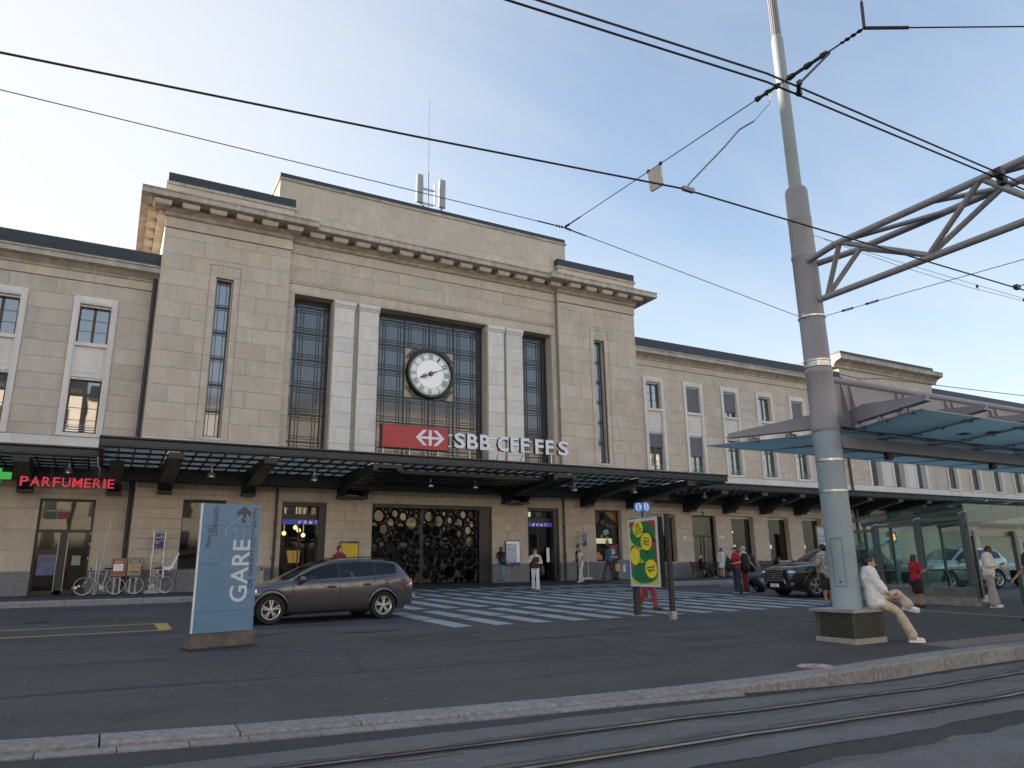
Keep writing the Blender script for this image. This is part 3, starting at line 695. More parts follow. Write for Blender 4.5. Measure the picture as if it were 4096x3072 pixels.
def entrance_sign(x0, x1, z0, z1, y, parent, sx):
    s = piece('direction_sign', m_signblue, parent, x0, x1, y, y+.05, z0, z1)
    zc = (z0+z1)/2; h = (z1-z0)*.36
    xs_ = [sx+i*.245 for i in range(4)]
    for i in range(3):
        f_ = MB(); a = .105; 
        for p, q, r_, t_ in ((-a, a, a-.006, a), (-a, a, -a, -a+.006), (-a, -a+.006, -a, a), (a-.006, a, -a, a)): f_.box(xs_[i]+p, xs_[i]+q, y-.004, y, zc+r_, zc+t_)
        f_.build('pictogram_frame', M('sign_frame', (.1, .12, .35), .5) if 'sign_frame' not in bpy.data.materials else bpy.data.materials['sign_frame'], s)
    mb = MB().box(xs_[0]-.06, xs_[0]+.01, y-.006, y-.001, zc-.075, zc+.03).box(xs_[0]-.01, xs_[0]+.06, y-.007, y-.002, zc-.02, zc+.075).build('pictogram', m_signwhite, s)
    flat_poly(circ(xs_[1], zc, .075), y-.001).build('pictogram', m_signwhite, s); MB().box(xs_[1]-.012, xs_[1]+.012, y-.012, y-.008, zc-.05, zc+.02).box(xs_[1]-.012, xs_[1]+.012, y-.012, y-.008, zc+.03, zc+.055).build('pictogram', m_signblue, s)
    MB().box(xs_[2]-.075, xs_[2]+.075, y-.006, y-.001, zc-.07, zc+.01).box(xs_[2]-.07, xs_[2]-.03, y-.006, y-.001, zc+.01, zc+.05).box(xs_[2]-.01, xs_[2]+.06, y-.006, y-.001, zc+.02, zc+.045).box(xs_[2]-.02, xs_[2]+.0, y-.006, y-.001, zc+.03, zc+.08).build('pictogram', m_signwhite, s)
    ax = xs_[3]; MB().box(ax-.009, ax+.009, y-.006, y-.001, zc-.085, zc+.08).prism([(ax-.06, zc+.01), (ax-.045, zc+.0), (ax, zc+.065), (ax+.045, zc), (ax+.06, zc+.01), (ax, zc+.09)], 'y', y-.006, y-.001).build('arrow', m_signwhite, s)
def portal(x0, x1, z0, z1, y, sx, bright):
    fr = MB().box(x0, x1, y, y+.5, z1-.16, z1).box(x0, x0+.06, y, y+.5, z0, z1-.16).box(x1-.3, x1, y+.02, y+.5, z0, z1-.16).box(x0+.06, x1-.3, y+.3, y+.4, z1-.75, z1-.50).build('doorway', m_blackfr, hall)
    piece('transom_pane', m_glassS, fr, x0+.06, x1-.3, y+.36, y+.37, z1-.5, z1-.16)
    piece('pane', m_glassS, fr, x0+.06, x1-.3, y+.40, y+.41, z0, z1-.76)
    MB().box((x0+x1)/2-.13, (x0+x1)/2-.08, y+.38, y+.43, z0, z1-.76).build('door_post', m_blackfr, fr)
    entrance_sign(x0+.02, x1-.28, z1-.97, z1-.76, y+.18, fr, sx)
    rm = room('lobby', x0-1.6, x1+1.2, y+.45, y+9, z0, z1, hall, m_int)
    return fr, rm
d1, rm1 = portal(6.67, 8.64, .82, 4.5, 33.12, 7.52, True)
d2, rm2 = portal(19.24, 21.17, .86, 4.55, 33.12, 19.72, False)
for px, pz, y in ((7.85, 3.52, 35.6), (8.15, 3.42, 36.2), (8.42, 3.2, 36.4), (7.0, 3.25, 36.6), (7.5, 3.28, 36.4)):
    MB().ell((px, y, pz), .105, .105, .105, 14, 10).tube((px, y, pz+.1), (px, y, 4.5), .006, 4).build('globe_lamp', m_globe, rm1, smooth=True)
for i, (a, w) in enumerate(((6.75, .3), (7.08, .28), (7.45, .36), (7.95, .30), (8.28, .3))): piece('menu_board', m_board, rm1, a, a+w, 37.6, 37.63, 1.9, 2.5)
piece('counter', m_blackfr, rm1, 6.2, 8.9, 36.9, 37.5, .8, 1.85); piece('shelf_lintel', m_blackfr, rm1, 5.2, 9.6, 37.3, 37.7, 2.6, 3.0)
text_obj('wall_lettering', 'DELI FOOD', .2, face_front(7.3, 37.28, 2.93), M('dull_letters', (.2, .2, .2), .6), rm1, fit=(1.6, .22))
piece('lit_box', m_screen, rm2, 19.3, 19.75, 33.62, 33.66, 4.12, 4.36); piece('notice', m_signwhite, rm2, 20.62, 20.80, 33.50, 33.505, 1.75, 2.5)
# ---- bubble screen of the main entrance -----------------------------------
bx0, bx1, bz0, bz1, by = 10.8, 16.45, .86, 4.36, 33.45
scr = MB().box(10.8, 17.12, 33.1, 33.7, 4.36, 4.54).box(16.45, 17.12, 33.16, 33.7, .8, 4.36).box(13.36, 13.46, 33.36, 33.5, .8, 4.36).build('entrance_portal', m_blackfr, hall)
piece('rear_glass', M('dark_back', (.012, .012, .013), .25), scr, 10.8, 16.45, 33.62, 33.64, .8, 4.36)
circs = []; tries = 0; rnd = random.Random(5)
while tries < 6000 and len(circs) < 150:
    tries += 1
    r_ = rnd.choice([.29, .27, .25, .22, .2, .19, .17]) if tries < 700 else rnd.choice([.15, .12, .10, .08]) if tries < 2600 else rnd.choice([.12, .09, .07, .05, .04, .03])
    x = rnd.uniform(bx0+r_*.6, bx1-r_); z = rnd.uniform(bz0+r_, bz1-r_-.02)
    if abs(x-13.41) < r_+.08: continue
    if all(math.hypot(x-a, z-b) > r_+c+.035 for a, b, c in circs): circs.append((x, z, r_))
nxg, nzg = 190, 118; vs = []; ids = {}
mbn = MB(); inside = {}
for j in range(nzg+1):
    for i in range(nxg+1):
        x = bx0+(bx1-bx0)*i/nxg; z = bz0+(bz1-bz0)*j/nzg
        d = min(math.hypot(x-a, z-b)-c for a, b, c in circs); inside[(i, j)] = d
        hgt = .0 if d < 0 else .085*min(1, (d/.07))**.6
        mbn.v.append((x, by-hgt, z))
for j in range(nzg):
    for i in range(nxg):
        if min(inside[(i+a, j+b)] for a in (0, 1) for b in (0, 1)) > -.012:
            mbn.f.append([j*(nxg+1)+i, j*(nxg+1)+i+1, (j+1)*(nxg+1)+i+1, (j+1)*(nxg+1)+i])
net = mbn.build('bubble_net', M('cast_black', (.012, .012, .013), .42, spec=.4), scr, smooth=True)
rim_me = MB().lathe([(.97, 0), (.97, -.05), (1.0, -.075), (1.06, -.06), (1.08, 0)], n=24, axis='y').mesh('bubble_rim', True); rim_me.materials.append(bpy.data.materials['cast_black'])
disc_me = MB().add([(math.cos(2*math.pi*i/24), 0, math.sin(2*math.pi*i/24)) for i in range(24)], [tuple(range(24))]).mesh('round_pane', fix=False)
m_disc = glass_mat('bubble_glass', (.10, .10, .09), 1.5, .03, True, .05)
m_discb = M('bubble_lit', (.55, .45, .28), .25, emit=(.85, .66, .36), estr=.22, var=.15, scale=2)
disc_me.materials.append(m_disc); disc_b = disc_me.copy(); disc_b.materials.clear(); disc_b.materials.append(m_discb)
for x, z, r_ in circs:
    lit = z > 3.05 and rnd.random() < .5
    objm('round_pane', disc_me, scr, None, False, Matrix.Translation((x, by+.03, z)) @ Matrix.Diagonal((r_, 1, r_, 1)))
    if lit:   # bright things of the lobby showing behind some of the panes
        objm('lit_panel', disc_b, scr, None, False, Matrix.Translation((x+rnd.uniform(-.4, .3)*r_, by+.12, z+rnd.uniform(-.2, .2)*r_)) @ Matrix.Diagonal((r_*.8, 1, r_*1.1, 1)))
    if r_ > .06: objm('bubble_rim', rim_me, scr, None, False, Matrix.Translation((x, by, z)) @ Matrix.Diagonal((r_, 1, r_, 1)))
# ---- shop windows of the hall ----------------------------------------------
def shop_window(x0, x1, z0, z1, y, parent, back, glass=None, fr_mat=None, dep=.42, head=.1):
    fr = MB().box(x0, x1, y+dep-.08, y+dep+.02, z1-head, z1).box(x0, x0+.06, y+dep-.08, y+dep+.02, z0, z1-head).box(x1-.06, x1, y+dep-.08, y+dep+.02, z0, z1-head).box(x0+.06, x1-.06, y+dep-.08, y+dep+.02, z0, z0+.06).build('shop_window', fr_mat or m_blackfr, parent)
    piece('pane', glass or m_glassS, fr, x0+.06, x1-.06, y+dep-.03, y+dep-.02, z0+.06, z1-head)
    rv = MB().box(x0-.03, x0+.006, y-.004, y+dep+.3, z0, z1-.006).box(x1-.006, x1+.03, y-.004, y+dep+.3, z0, z1-.006).box(x0-.03, x1+.03, y-.004, y+dep+.3, z1-.006, z1+.03).box(x0-.03, x1+.03, y-.07, y+dep, z0-.06, z0+.006); rv.build('reveal', m_stone2, fr)
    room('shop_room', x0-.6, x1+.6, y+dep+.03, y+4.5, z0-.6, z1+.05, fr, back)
    return fr
def hood(x0, x1, z, y, parent):   # thin label-mould line above a ground floor opening
    MB().box(x0-.12, x1+.12, y-.068, y-.04, z+.18, z+.20).box(x0-.12, x0-.10, y-.068, y-.04, z-.05, z+.18).box(x1+.10, x1+.12, y-.068, y-.04, z-.05, z+.18).build('label_mould', m_mortar, parent)
w_tot = shop_window(2.64, 4.34, 1.62, 4.48, 33.06, hall, m_int); hood(2.64, 4.34, 4.48, 33.06, hall)
m_poster = M('poster_print', (.16, .11, .085), .45, var=.5, scale=1.3, tint=(.42, .27, .16))
w_ad = shop_window(23.52, 25.3, 1.74, 4.54, 33.06, hall, m_int, dep=.30); hood(23.52, 25.3, 4.54, 33.06, hall)
ya = 33.06+.30-.036
for pts, col in ((circ(23.62, 4.2, .42, 20), (.035, .018, .025)), ([(24.4, 4.46), (24.95, 4.46), (25.2, 3.9), (24.8, 4.1)], (.28, .17, .04)), ([(25.0, 4.44), (25.23, 4.44), (25.23, 3.6), (25.1, 3.9)], (.20, .045, .03)), ([(24.08, 3.9), (24.22, 4.05), (24.4, 3.95), (24.3, 3.72), (24.12, 3.74)], (.05, .03, .04)), ([(24.42, 3.85), (24.7, 3.75), (25.15, 3.65), (24.8, 3.58), (24.45, 3.66)], (.07, .045, .09)), ([(24.2, 3.4), (24.55, 3.5), (24.65, 3.25), (24.35, 3.15)], (.20, .38, .45)), ([(24.05, 3.2), (24.25, 3.28), (24.22, 3.0), (24.0, 3.02)], (.45, .10, .09)), ([(24.4, 3.1), (24.6, 3.05), (24.48, 2.8)], (.45, .30, .10)), ([(24.35, 2.9), (24.6, 2.85), (24.55, 2.5), (24.42, 2.55)], (.38, .07, .07)), ([(24.28, 1.82), (24.28, 2.2), (24.7, 2.62), (25.23, 2.66), (25.23, 1.82)], (.30, .05, .05)), ([(24.36, 1.82), (24.36, 2.15), (24.75, 2.52), (25.23, 2.55), (25.23, 1.82)], (.055, .03, .09)), ([(23.6, 1.85), (23.6, 2.1), (23.85, 2.3), (24.1, 2.0), (24.1, 1.85)], (.42, .20, .10))):
    flat_poly(pts, ya, .003).build('window_print', M('print', col, .5), w_ad); ya -= .0035
flat_poly(circ(24.85, 2.28, .15), ya).build('emblem_ring', m_signwhite, w_ad); flat_poly(circ(24.85, 2.28, .13), ya-.007).build('emblem_ground', bpy.data.materials['print'], w_ad)
MB().prism([(24.78, 2.2), (24.92, 2.2), (24.85, 2.39)], 'y', ya-.016, ya-.014).build('emblem_mark', m_signwhite, w_ad)
text_obj('poster_lettering', 'Geneva', .16, face_front(24.62, ya-.008, 1.95), m_signwhite, w_ad, fit=(.5, .12)); piece('lit_strip', m_screen, w_ad, 23.7, 24.9, 33.42, 33.44, 2.72, 3.0)
# ================================================================ WINGS
WY = 33.86
def wing_window(parent, xc, blinds=(0, 0), frame=None, detail=True, y=WY, warm=False):
    x0, x1 = xc-.815, xc+.815; a, b = xc-.58, xc+.58; mb = MB(); yo = y-.13
    mb.box(x0, a, yo, y+.3, 6.95, 12.93); mb.box(b, x1, yo, y+.3, 6.95, 12.93); mb.box(a, b, yo, y+.3, 12.63, 12.93)
    mb.box(a, b, yo+.10, y+.3, 9.46, 10.93); mb.box(a, b, yo, y+.3, 6.95, 7.10); mb.box(a-.02, b+.02, yo-.03, yo+.2, 10.78, 10.93)
    mb.box(x0, a-.06, yo-.022, yo, 6.95, 12.955); mb.box(b+.06, x1, yo-.022, yo, 6.95, 12.955); mb.box(a-.06, b+.06, yo-.022, yo, 12.70, 12.955)
    o = mb.build('window', m_white, parent)
    mb = MB().box(a+.1, b-.1, yo+.085, yo+.12, 9.66, 10.62); mb.build('spandrel_panel', m_white, o)
    fm = frame or m_wood; yg = y+.17
    for (c, d, tr) in ((10.93, 12.63, 0), (7.10, 9.46, 1)):
        f = MB().box(a, a+.07, yg-.05, yg, c, d).box(b-.07, b, yg-.05, yg, c, d).box(xc-.055, xc+.055, yg-.06, yg, c, d).box(a+.07, b-.07, yg-.05, yg, c, c+.07).box(a+.07, b-.07, yg-.06, yg, d-.16, d)
        if tr: f.box(a+.07, b-.07, yg-.07, yg, d-.78, d-.66)
        hs = (c+.07, d-.16) if not tr else (c+.07, d-.78)
        for k in (1, 2): z = lerp(hs[0], hs[1], k/3); f.box(a+.07, b-.07, yg-.03, yg-.005, z-.012, z+.012)
        f.build('casement', fm, o)
        for p, q in ((a+.07, xc-.055), (xc+.055, b-.07)):
            if tr: piece('pane', m_glassU, o, p, q, yg-.02, yg-.012, c+.07, d-.78); piece('pane', m_glassU, o, p, q, yg-.02, yg-.012, d-.66, d-.16)
            else: piece('pane', m_glassU, o, p, q, yg-.02, yg-.012, c+.07, d-.16)
        MB().box(a, b, yg-.16, yg-.07, d-.10, d).build('blind_box', m_galv, o)
        bl = blinds[1 if tr else 0]
        if bl > 0: piece('roller_blind', m_blind, o, a+.01, b-.01, yg-.13, yg-.115, d-.1-(d-c-.1)*bl, d-.08)
    if detail: MB().tube((a, yo+.06, 7.32), (b, yo+.06, 7.32), .012, 5).tube((a, yo+.06, 7.42), (b, yo+.06, 7.42), .012, 5).tube((a, yo+.06, 7.22), (b, yo+.06, 7.22), .012, 5).build('guard_rail', m_galv, o)
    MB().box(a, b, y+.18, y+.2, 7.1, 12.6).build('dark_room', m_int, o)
    return o
def wing_shell(w, x0, x1, ops, ztop=13.55):
    bk = wall_backing('wall', x0, x1, .5, 14.4, WY, .9, ops, m_mortar, w)
    return bk
def wing_cornice(w, x0, x1, y=WY, dz=0, roof=True):
    n = max(1, round((x1-x0)/2.4))
    for k in range(n):
        a, b = x0+(x1-x0)*k/n+.003, x0+(x1-x0)*(k+1)/n-.003
        piece('frieze_stone', m_stone, w, a, b, y-.10, y+.03, 13.64+dz, 14.0+dz)
        MB().prism([(y-.10, 14.0+dz), (y-.16, 14.05+dz), (y-.18, 14.12+dz), (y-.36, 14.24+dz), (y-.42, 14.27+dz), (y-.66, 14.32+dz), (y-.66, 14.52+dz), (y-.72, 14.55+dz), (y-.74, 14.62+dz), (y+.4, 14.70+dz), (y+.4, 14.0+dz)], 'x', a, b).build('cornice_stone', m_corn, w)
    if roof: MB().prism([(y-.60, 14.64+dz), (y-.56, 14.86+dz), (y-.30, 14.9+dz), (y-.28, 15.36+dz), (y+8, 15.7+dz), (y+8, 14.64+dz)], 'x', x0, x1).build('roof', m_roof, w)
def base_band(w, x0, x1, y=WY):
    n = max(1, round((x1-x0)/2.3))
    for k in range(n): piece('band_stone', m_white, w, x0+(x1-x0)*k/n+.004, x0+(x1-x0)*(k+1)/n-.004, y-.09, y+.02, 6.1, 6.93)
GFL = [(-2.44, -.52, .7, 4.44), (-5.70, -3.78, .7, 4.44)]
# ---- left wing -----------------------------------------------------------------
lw = empty('station_wing', (-20, 34, .75), label='left wing of the station above the red perfume shop sign', cat='building')
wins_l = [-1.44-3.26*k for k in range(9)]
ops = [(x-.815, x+.815, 6.95, 12.93) for x in wins_l]
gfl = [(-2.44-3.26*k, -.52-3.26*k, .7, 4.44) for k in range(9)]
lwall = wing_shell(lw, -30, HX0, ops+gfl)
courses(lwall, -12.5, HX0, 6.95, 13.62, WY, .69, 1.6, ops, m_stone2, lim=220); courses(lwall, -12.5, HX0, 1.63, 6.1, WY, .795, 1.9, gfl, m_stone2, ztop=4.83, lim=300)
for k in range(14):
    xa, xb = HX0-k*1.63-1.63, HX0-k*1.63
    if any(o[0] < (xa+xb)/2 < o[1] for o in gfl): continue
MB().box(-90, -30, WY-.05, WY+.9, .5, 14.4).build('wall', m_stone2, lw)  # unseen run of wall, lengthened with its roof to shade the plaza
for k, x in enumerate(wins_l): wing_window(lw, x, (0, 0), detail=True)
wing_cornice(lw, -24, HX0); MB().box(-90, -24, WY-.66, WY+8, 14.3, 15.4).build('roof', m_roof, lw); base_band(lw, -24, HX0)
MB().box(-90, HX0, 34.9, 44, 5.0, 14.6).build('wing_body', m_stone2, lw)
prev = HX0
for a, b, c, d in gfl:
    piece('plinth_stone', m_plinth, lw, b+.004, prev-.004, WY-.10, WY+.02, .5, 1.63); prev = a
m_shop = M('shop_interior', (.10, .085, .06), .8, var=.7, scale=1.6, tint=(.22, .15, .07), emit=(.5, .36, .18), estr=.05)
def shop_door(x0, x1, z0, z1, y, parent):
    zt = 3.25; xm = (x0+x1)/2; d = .16
    fr = MB().box(x0, x1, y+d, y+d+.1, z1-.10, z1).box(x0, x0+.09, y+d, y+d+.1, z0, z1-.1).box(x1-.09, x1, y+d, y+d+.1, z0, z1-.1).box(x0+.09, x1-.09, y+d, y+d+.1, zt-.12, zt).box(xm-.13, xm+.13, y+d, y+d+.1, z0, zt-.12).box(x0+.09, x1-.09, y+d, y+d+.1, z0, z0+.14).build('shop_door', m_blackfr, parent)
    piece('transom_pane', m_glassS, fr, x0+.09, x1-.09, y+d+.04, y+d+.05, zt, z1-.1)
    for a, b in ((x0+.09, xm-.13), (xm+.13, x1-.09)): piece('door_pane', m_glassS, fr, a, b, y+d+.04, y+d+.05, z0+.14, zt-.12)
    for a in (xm-.15, xm+.15): MB().tube((a, y+d-.04, z0+.1), (a, y+d-.04, zt-.14), .014, 6).build('door_handle', m_metal, fr)
    MB().box(x0-.03, x0+.006, y-.02, y+d+.2, z0, z1-.006).box(x1-.006, x1+.03, y-.02, y+d+.2, z0, z1-.006).box(x0-.03, x1+.03, y-.02, y+d+.2, z1-.006, z1+.03).build('reveal', m_stone2, fr)
    room('shop_room', x0-.7, x1+.7, y+d+.12, y+5, z0, z1, fr, m_shop)
    return fr
for k, (a, b, c, d) in enumerate(gfl[:4]):
    sd = shop_door(a, b, .77, d, WY, lw)
    hood(a, b, d, WY, lw)
    if k == 0:
        yq = WY+.19
        p1 = piece('window_card', M('card_green', (.02, .07, .05), .5), sd, a+.22, a+.62, yq-.004, yq, 3.66, 4.02); p2 = piece('window_card', M('card_red', (.18, .018, .05), .5), sd, a+.64, a+1.04, yq-.004, yq, 3.66, 4.02)
        text_obj('card_lettering', 'PHARMACIE', .1, face_front(a+.25, yq-.008, 3.95), m_signwhite, sd, fit=(.33, .045)); text_obj('card_lettering', 'PARFUMERIE', .1, face_front(a+.67, yq-.008, 3.95), m_signwhite, sd, fit=(.33, .045))
        piece('sale_poster', M('poster_blue', (.10, .13, .24), .5, var=.3, scale=3), sd, a+.18, a+.78, yq-.004, yq, 1.5, 2.28)
        text_obj('sale_lettering', '20%', .3, face_front(a+.27, yq-.008, 2.03), M('sale_red', (.28, .03, .03), .5), sd, fit=(.42, .17))
        piece('notice_frame', M('notice_yellow', (.3, .27, .14), .5), sd, a+1.32, a+1.62, yq-.004, yq, 1.86, 2.24); piece('notice', M('notice_green', (.22, .30, .27), .5), sd, a+1.35, a+1.58, yq-.008, yq-.005, 1.89, 2.21)
        for x, z, r_ in ((a+1.48, .99, .035), (a+1.58, 1.0, .055), (a+1.68, 1.06, .045)): flat_poly(circ(x, z, r_, 12), yq).build('sticker', m_signwhite, sd)
        for z in (1.15, 2.1, 2.65, 3.06): piece('hinge', M('hinge_cream', (.6, .55, .42), .5), sd, b-.075, b-.025, WY+.14, WY+.16, z, z+.08)
        for x in (a+.4, a+1.4): piece('ceiling_light', m_tube, sd, x-.35, x+.35, WY+2.4, WY+2.5, 3.3, 3.34)
        piece('shelf_unit', M('shelf_goods', (.22, .16, .10), .7, var=.8, scale=7), sd, a+1.1, b+.1, WY+2.2, WY+2.6, .9, 2.6); piece('shelf_unit', M('shelf_goods2', (.10, .09, .16), .7, var=.8, scale=8), sd, a-.3, a+.8, WY+1.5, WY+1.8, .8, 2.1)
MB().tube((HX0-.14, WY-.22, .76), (HX0-.14, WY-.22, 14.2), .075, 10).build('downpipe', m_fascia, lw)
MB().box(-90, -13.4, 35.0, 36, .5, 5.0).build('sun_stop_wall', m_int, lw); MB().box(-90, 100, 43.6, 44.2, .4, 6).build('sun_stop_wall', m_int, lw)  # unseen walls added to stop sun leaking through the ground floor openings
# ---- right wing ----------------------------------------------------------------
rw = empty('station_wing', (37, 34, .75), label='right wing of the station between the central hall and the far pavilion', cat='building')
wins_r = [28.9+3.265*k for k in range(6)]
ops = [(x-.815, x+.815, 6.95, 12.93) for x in wins_r]
gfr = [(28.05+3.285*k, 30.0+3.285*k, .7 if k == 1 else 1.66, 4.45) for k in range(6)]
rwall = wing_shell(rw, HX1, 46.9, ops+gfr)
courses(rwall, HX1, 46.9, 6.95, 13.62, WY, .69, 1.62, ops, m_stone, lim=200); courses(rwall, HX1, 46.9, 1.66, 6.1, WY, .405, 1.05, gfr, m_stone2, ztop=4.86, lim=300)
bl = [(0, .38), (1, .55), (.78, 0), (0, 0), (.8, .1), (.3, .6)]
for x, b in zip(wins_r, bl): wing_window(rw, x, b, frame=M('casement_olive', (.09, .085, .055), .5) if 'casement_olive' not in bpy.data.materials else bpy.data.materials['casement_olive'])
wing_cornice(rw, HX1, 46.9); base_band(rw, HX1, 46.9)
MB().box(HX1, 46.9, 34.9, 44, 5.0, 14.6).build('wing_body', m_stone2, rw)
prev = HX1
for k, (a, b, c, d) in enumerate(gfr):
    piece('plinth_stone', m_plinth, rw, prev+.004, a-.004, WY-.10, WY+.02, .5, 1.66)
    if k != 1: piece('plinth_stone', m_plinth, rw, a, b, WY-.10, WY+.02, .5, 1.60)
    prev = b
    hood(a, b, d, WY, rw)
    if k == 1:
        sd = shop_door(a, b, .77, d, WY, rw)
        piece('number_plate', m_black, rw, 32.18, 32.34, WY-.09, WY-.075, 4.50, 4.68); text_obj('house_number', '4', .12, face_front(32.22, WY-.094, 4.53), m_signwhite, rw)
    else:
        fr = shop_window(a, b, c, d, WY, rw, M('office_interior', (.06, .06, .05), .9, var=.4, scale=1.5) if 'office_interior' not in bpy.data.materials else bpy.data.materials['office_interior'], dep=.38)
        MB().box(a, b, WY+.2, WY+.34, d-.14, d).build('shutter_box', m_galv, fr)
        for q in (0, 1): piece('strip_light', m_tube, fr, a+.3+q*.72, a+.95+q*.72, WY+1.5, WY+1.58, 3.50, 3.58)
        piece('display', m_screen, fr, a+.35, a+.72, WY+.45, WY+.47, 2.42, 2.68); piece('display_mark', m_black, fr, a+.37, a+.52, WY+.44, WY+.449, 2.44, 2.66)
MB().box(46.4, 46.9, WY-.10, WY+.02, .5, 1.66).build('plinth_stone', m_plinth, rw)
MB().tube((46.86, WY-.15, .76), (46.86, WY-.15, 14.2), .07, 8).build('downpipe', m_fascia, rw)
# ---- far pavilion with the relief ------------------------------------------------
fp = empty('station_pavilion', (52.8, 34, .75), label='far pavilion with carved relief under its raised roof', cat='building')
PY = 33.7; ops = [(49.15, 50.35, 6.95, 12.9), (51.9, 53.1, 6.95, 12.9), (54.7, 55.9, 6.95, 12.9)]
pw = wall_backing('wall', 46.95, 58.62, .5, 16.0, PY, 1.0, ops, m_mortar, fp)
courses(pw, 46.95, 58.62, 6.95, 15.6, PY, .69, 1.7, ops, m_stone, lim=140)
courses(pw, 46.95, 58.62, 1.6, 6.1, PY, .405, 1.3, [], m_stone2, lim=250)
for a, b, c, d in ops:
    xm = (a+b)/2
    o = MB().box(a-.25, a+.006, PY-.12, PY+.4, c, d-.006).box(b-.006, b+.25, PY-.12, PY+.4, c, d-.006).box(a-.25, b+.25, PY-.12, PY+.4, d-.006, d+.2).build('window', m_white, fp)
    for z0_, z1_ in ((7.1, 9.4), (9.5, 10.8), (10.9, 12.85)):
        piece('pane', m_glassU, o, a, xm-.03, PY+.3, PY+.31, z0_, z1_); piece('pane', m_glassU, o, xm+.03, b, PY+.3, PY+.31, z0_, z1_)
    MB().box(xm-.035, xm+.035, PY+.24, PY+.31, c, d).box(a, b, PY+.24, PY+.30, 9.4, 9.5).box(a, b, PY+.24, PY+.30, 10.8, 10.9).box(a, b, PY+.26, PY+.30, 8.2, 8.23).build('casement', m_blackfr, o)
for a, b in ((50.65, 51.6), (53.4, 54.4)): piece('white_panel', m_white, fp, a, b, PY-.1, PY+.02, 6.95, 12.9)
base_band(fp, 46.95, 58.62, PY)
MB().prism([(PY-.08, 15.75), (PY-.1, 15.9), (PY-.3, 16.1), (PY-.4, 16.15), (PY-.75, 16.25), (PY-.75, 16.5), (PY-.8, 16.58), (PY+2, 16.7), (PY+2, 15.75)], 'x', 46.4, 59.3).build('cornice', m_corn, fp)
MB().box(46.95, 58.7, PY-.35, PY+9, 16.6, 17.0).build('roof', m_roof, fp); MB().box(46.95, 58.62, 34.6, 44, .5, 16.6).build('pavilion_body', m_stone2, fp)
mb = MB(); rr = random.Random(3)      # low relief: a stretched horse and rider among clouds
for cx, cz, rx, rz in ((49.4, 15.0, .35, .22), (49.9, 14.95, .5, .26), (50.6, 14.9, .7, .34), (51.3, 15.25, .4, .3), (51.5, 14.9, .9, .34), (52.4, 14.85, 1.0, .3), (53.3, 14.95, 1.0, .26), (54.2, 14.75, .8, .3), (54.9, 14.6, .6, .35), (55.4, 14.5, .5, .4), (56, 14.75, .7, .22), (56.7, 14.85, .6, .14), (52.6, 14.4, .7, .14), (53.6, 14.4, .6, .12)):
    mb.ell((cx, PY-.07, cz), rx, .13, rz, 12, 8)
mb.build('relief', m_stone, fp, smooth=True)
# ---- far wing ----------------------------------------------------------------------
fw_ = empty('station_wing', (70, 34, .75), label='farthest station wing beyond the pavilion with the relief', cat='building')
ops = [(59.0+3.27*k, 60.6+3.27*k, 6.95, 12.9) for k in range(6)]
wb = wall_backing('wall', 58.65, 100, .5, 14.4, WY, .9, ops, m_stone, fw_)
for a, b, c, d in ops: wing_window(fw_, (a+b)/2, (0, 0), detail=False, frame=bpy.data.materials['casement_olive'])
wing_cornice(fw_, 58.65, 84); base_band(fw_, 58.65, 84)
MB().box(58.65, 100, 34.8, 44, .5, 14.7).build('wing_body', m_stone2, fw_)
# ================================================================ CANOPIES
def frosted(name, col):
    m = bpy.data.materials.new(name); m.use_nodes = True; t = m.node_tree; t.nodes.clear(); nn = t.nodes.new; ln = t.links.new
    out = nn('ShaderNodeOutputMaterial'); mix = nn('ShaderNodeMixShader'); tl = nn('ShaderNodeBsdfTranslucent'); tl.inputs[0].default_value = (*col, 1)
    df = nn('ShaderNodeBsdfDiffuse'); df.inputs[0].default_value = (*col, 1); mix.inputs[0].default_value = .35
    oi = nn('ShaderNodeObjectInfo'); mr = nn('ShaderNodeMapRange'); mr.inputs[3].default_value = .78; mr.inputs[4].default_value = 1.1; ln(oi.outputs['Random'], mr.inputs[0])
    mm = nn('ShaderNodeMix'); mm.data_type = 'RGBA'; mm.blend_type = 'MULTIPLY'; mm.inputs[0].default_value = 1; mm.inputs[6].default_value = (*col, 1); ln(mr.outputs[0], mm.inputs[7]); ln(mm.outputs[2], tl.inputs[0])
    ln(tl.outputs[0], mix.inputs[1]); ln(df.outputs[0], mix.inputs[2]); ln(mix.outputs[0], out.inputs[0]); return m
m_frost = frosted('canopy_glass', (.31, .335, .31))
def bracket(name, can, x, w, yw, yf, zb, zt, zf, hollow=False):
    P = [(yw, zb), (yw-.62, zb), (yw-.62, zb+.05), (yw-.95, zb+.30), (yf+.25, zf-.02), (yf+.1, zf), (yf+.1, zt), (yw, zt)]
    if not hollow:
        return MB().prism(P, 'x', x-w/2, x+w/2).box(x-w/2-.03, x+w/2+.03, yw-.65, yw, zb-.035, zb+.015).build(name, m_steel, can)
    o = MB().prism(P, 'x', x-w/2, x-w/2+.22).prism(P, 'x', x+w/2-.22, x+w/2).box(x-w/2-.05, x+w/2+.05, yw-.65, yw, zb-.06, zb+.03).build(name, m_steel, can)
    MB().prism([(yw, zb+.16), (yw-.9, zb+.3), (yf+.1, zf+.1), (yf+.1, zt), (yw, zt)], 'x', x-w/2+.22, x+w/2-.22).build('bracket_soffit', m_steel, o)
    for k in range(7):
        t = (k+.5)/7; y = lerp(yw-.9, yf+.3, t); z = lerp(zb+.3, zf+.1, t); MB().box(x-w/2+.22, x+w/2-.22, y-.03, y+.03, z-.06, z+.02).build('bracket_rib', m_steel, o)
    return o
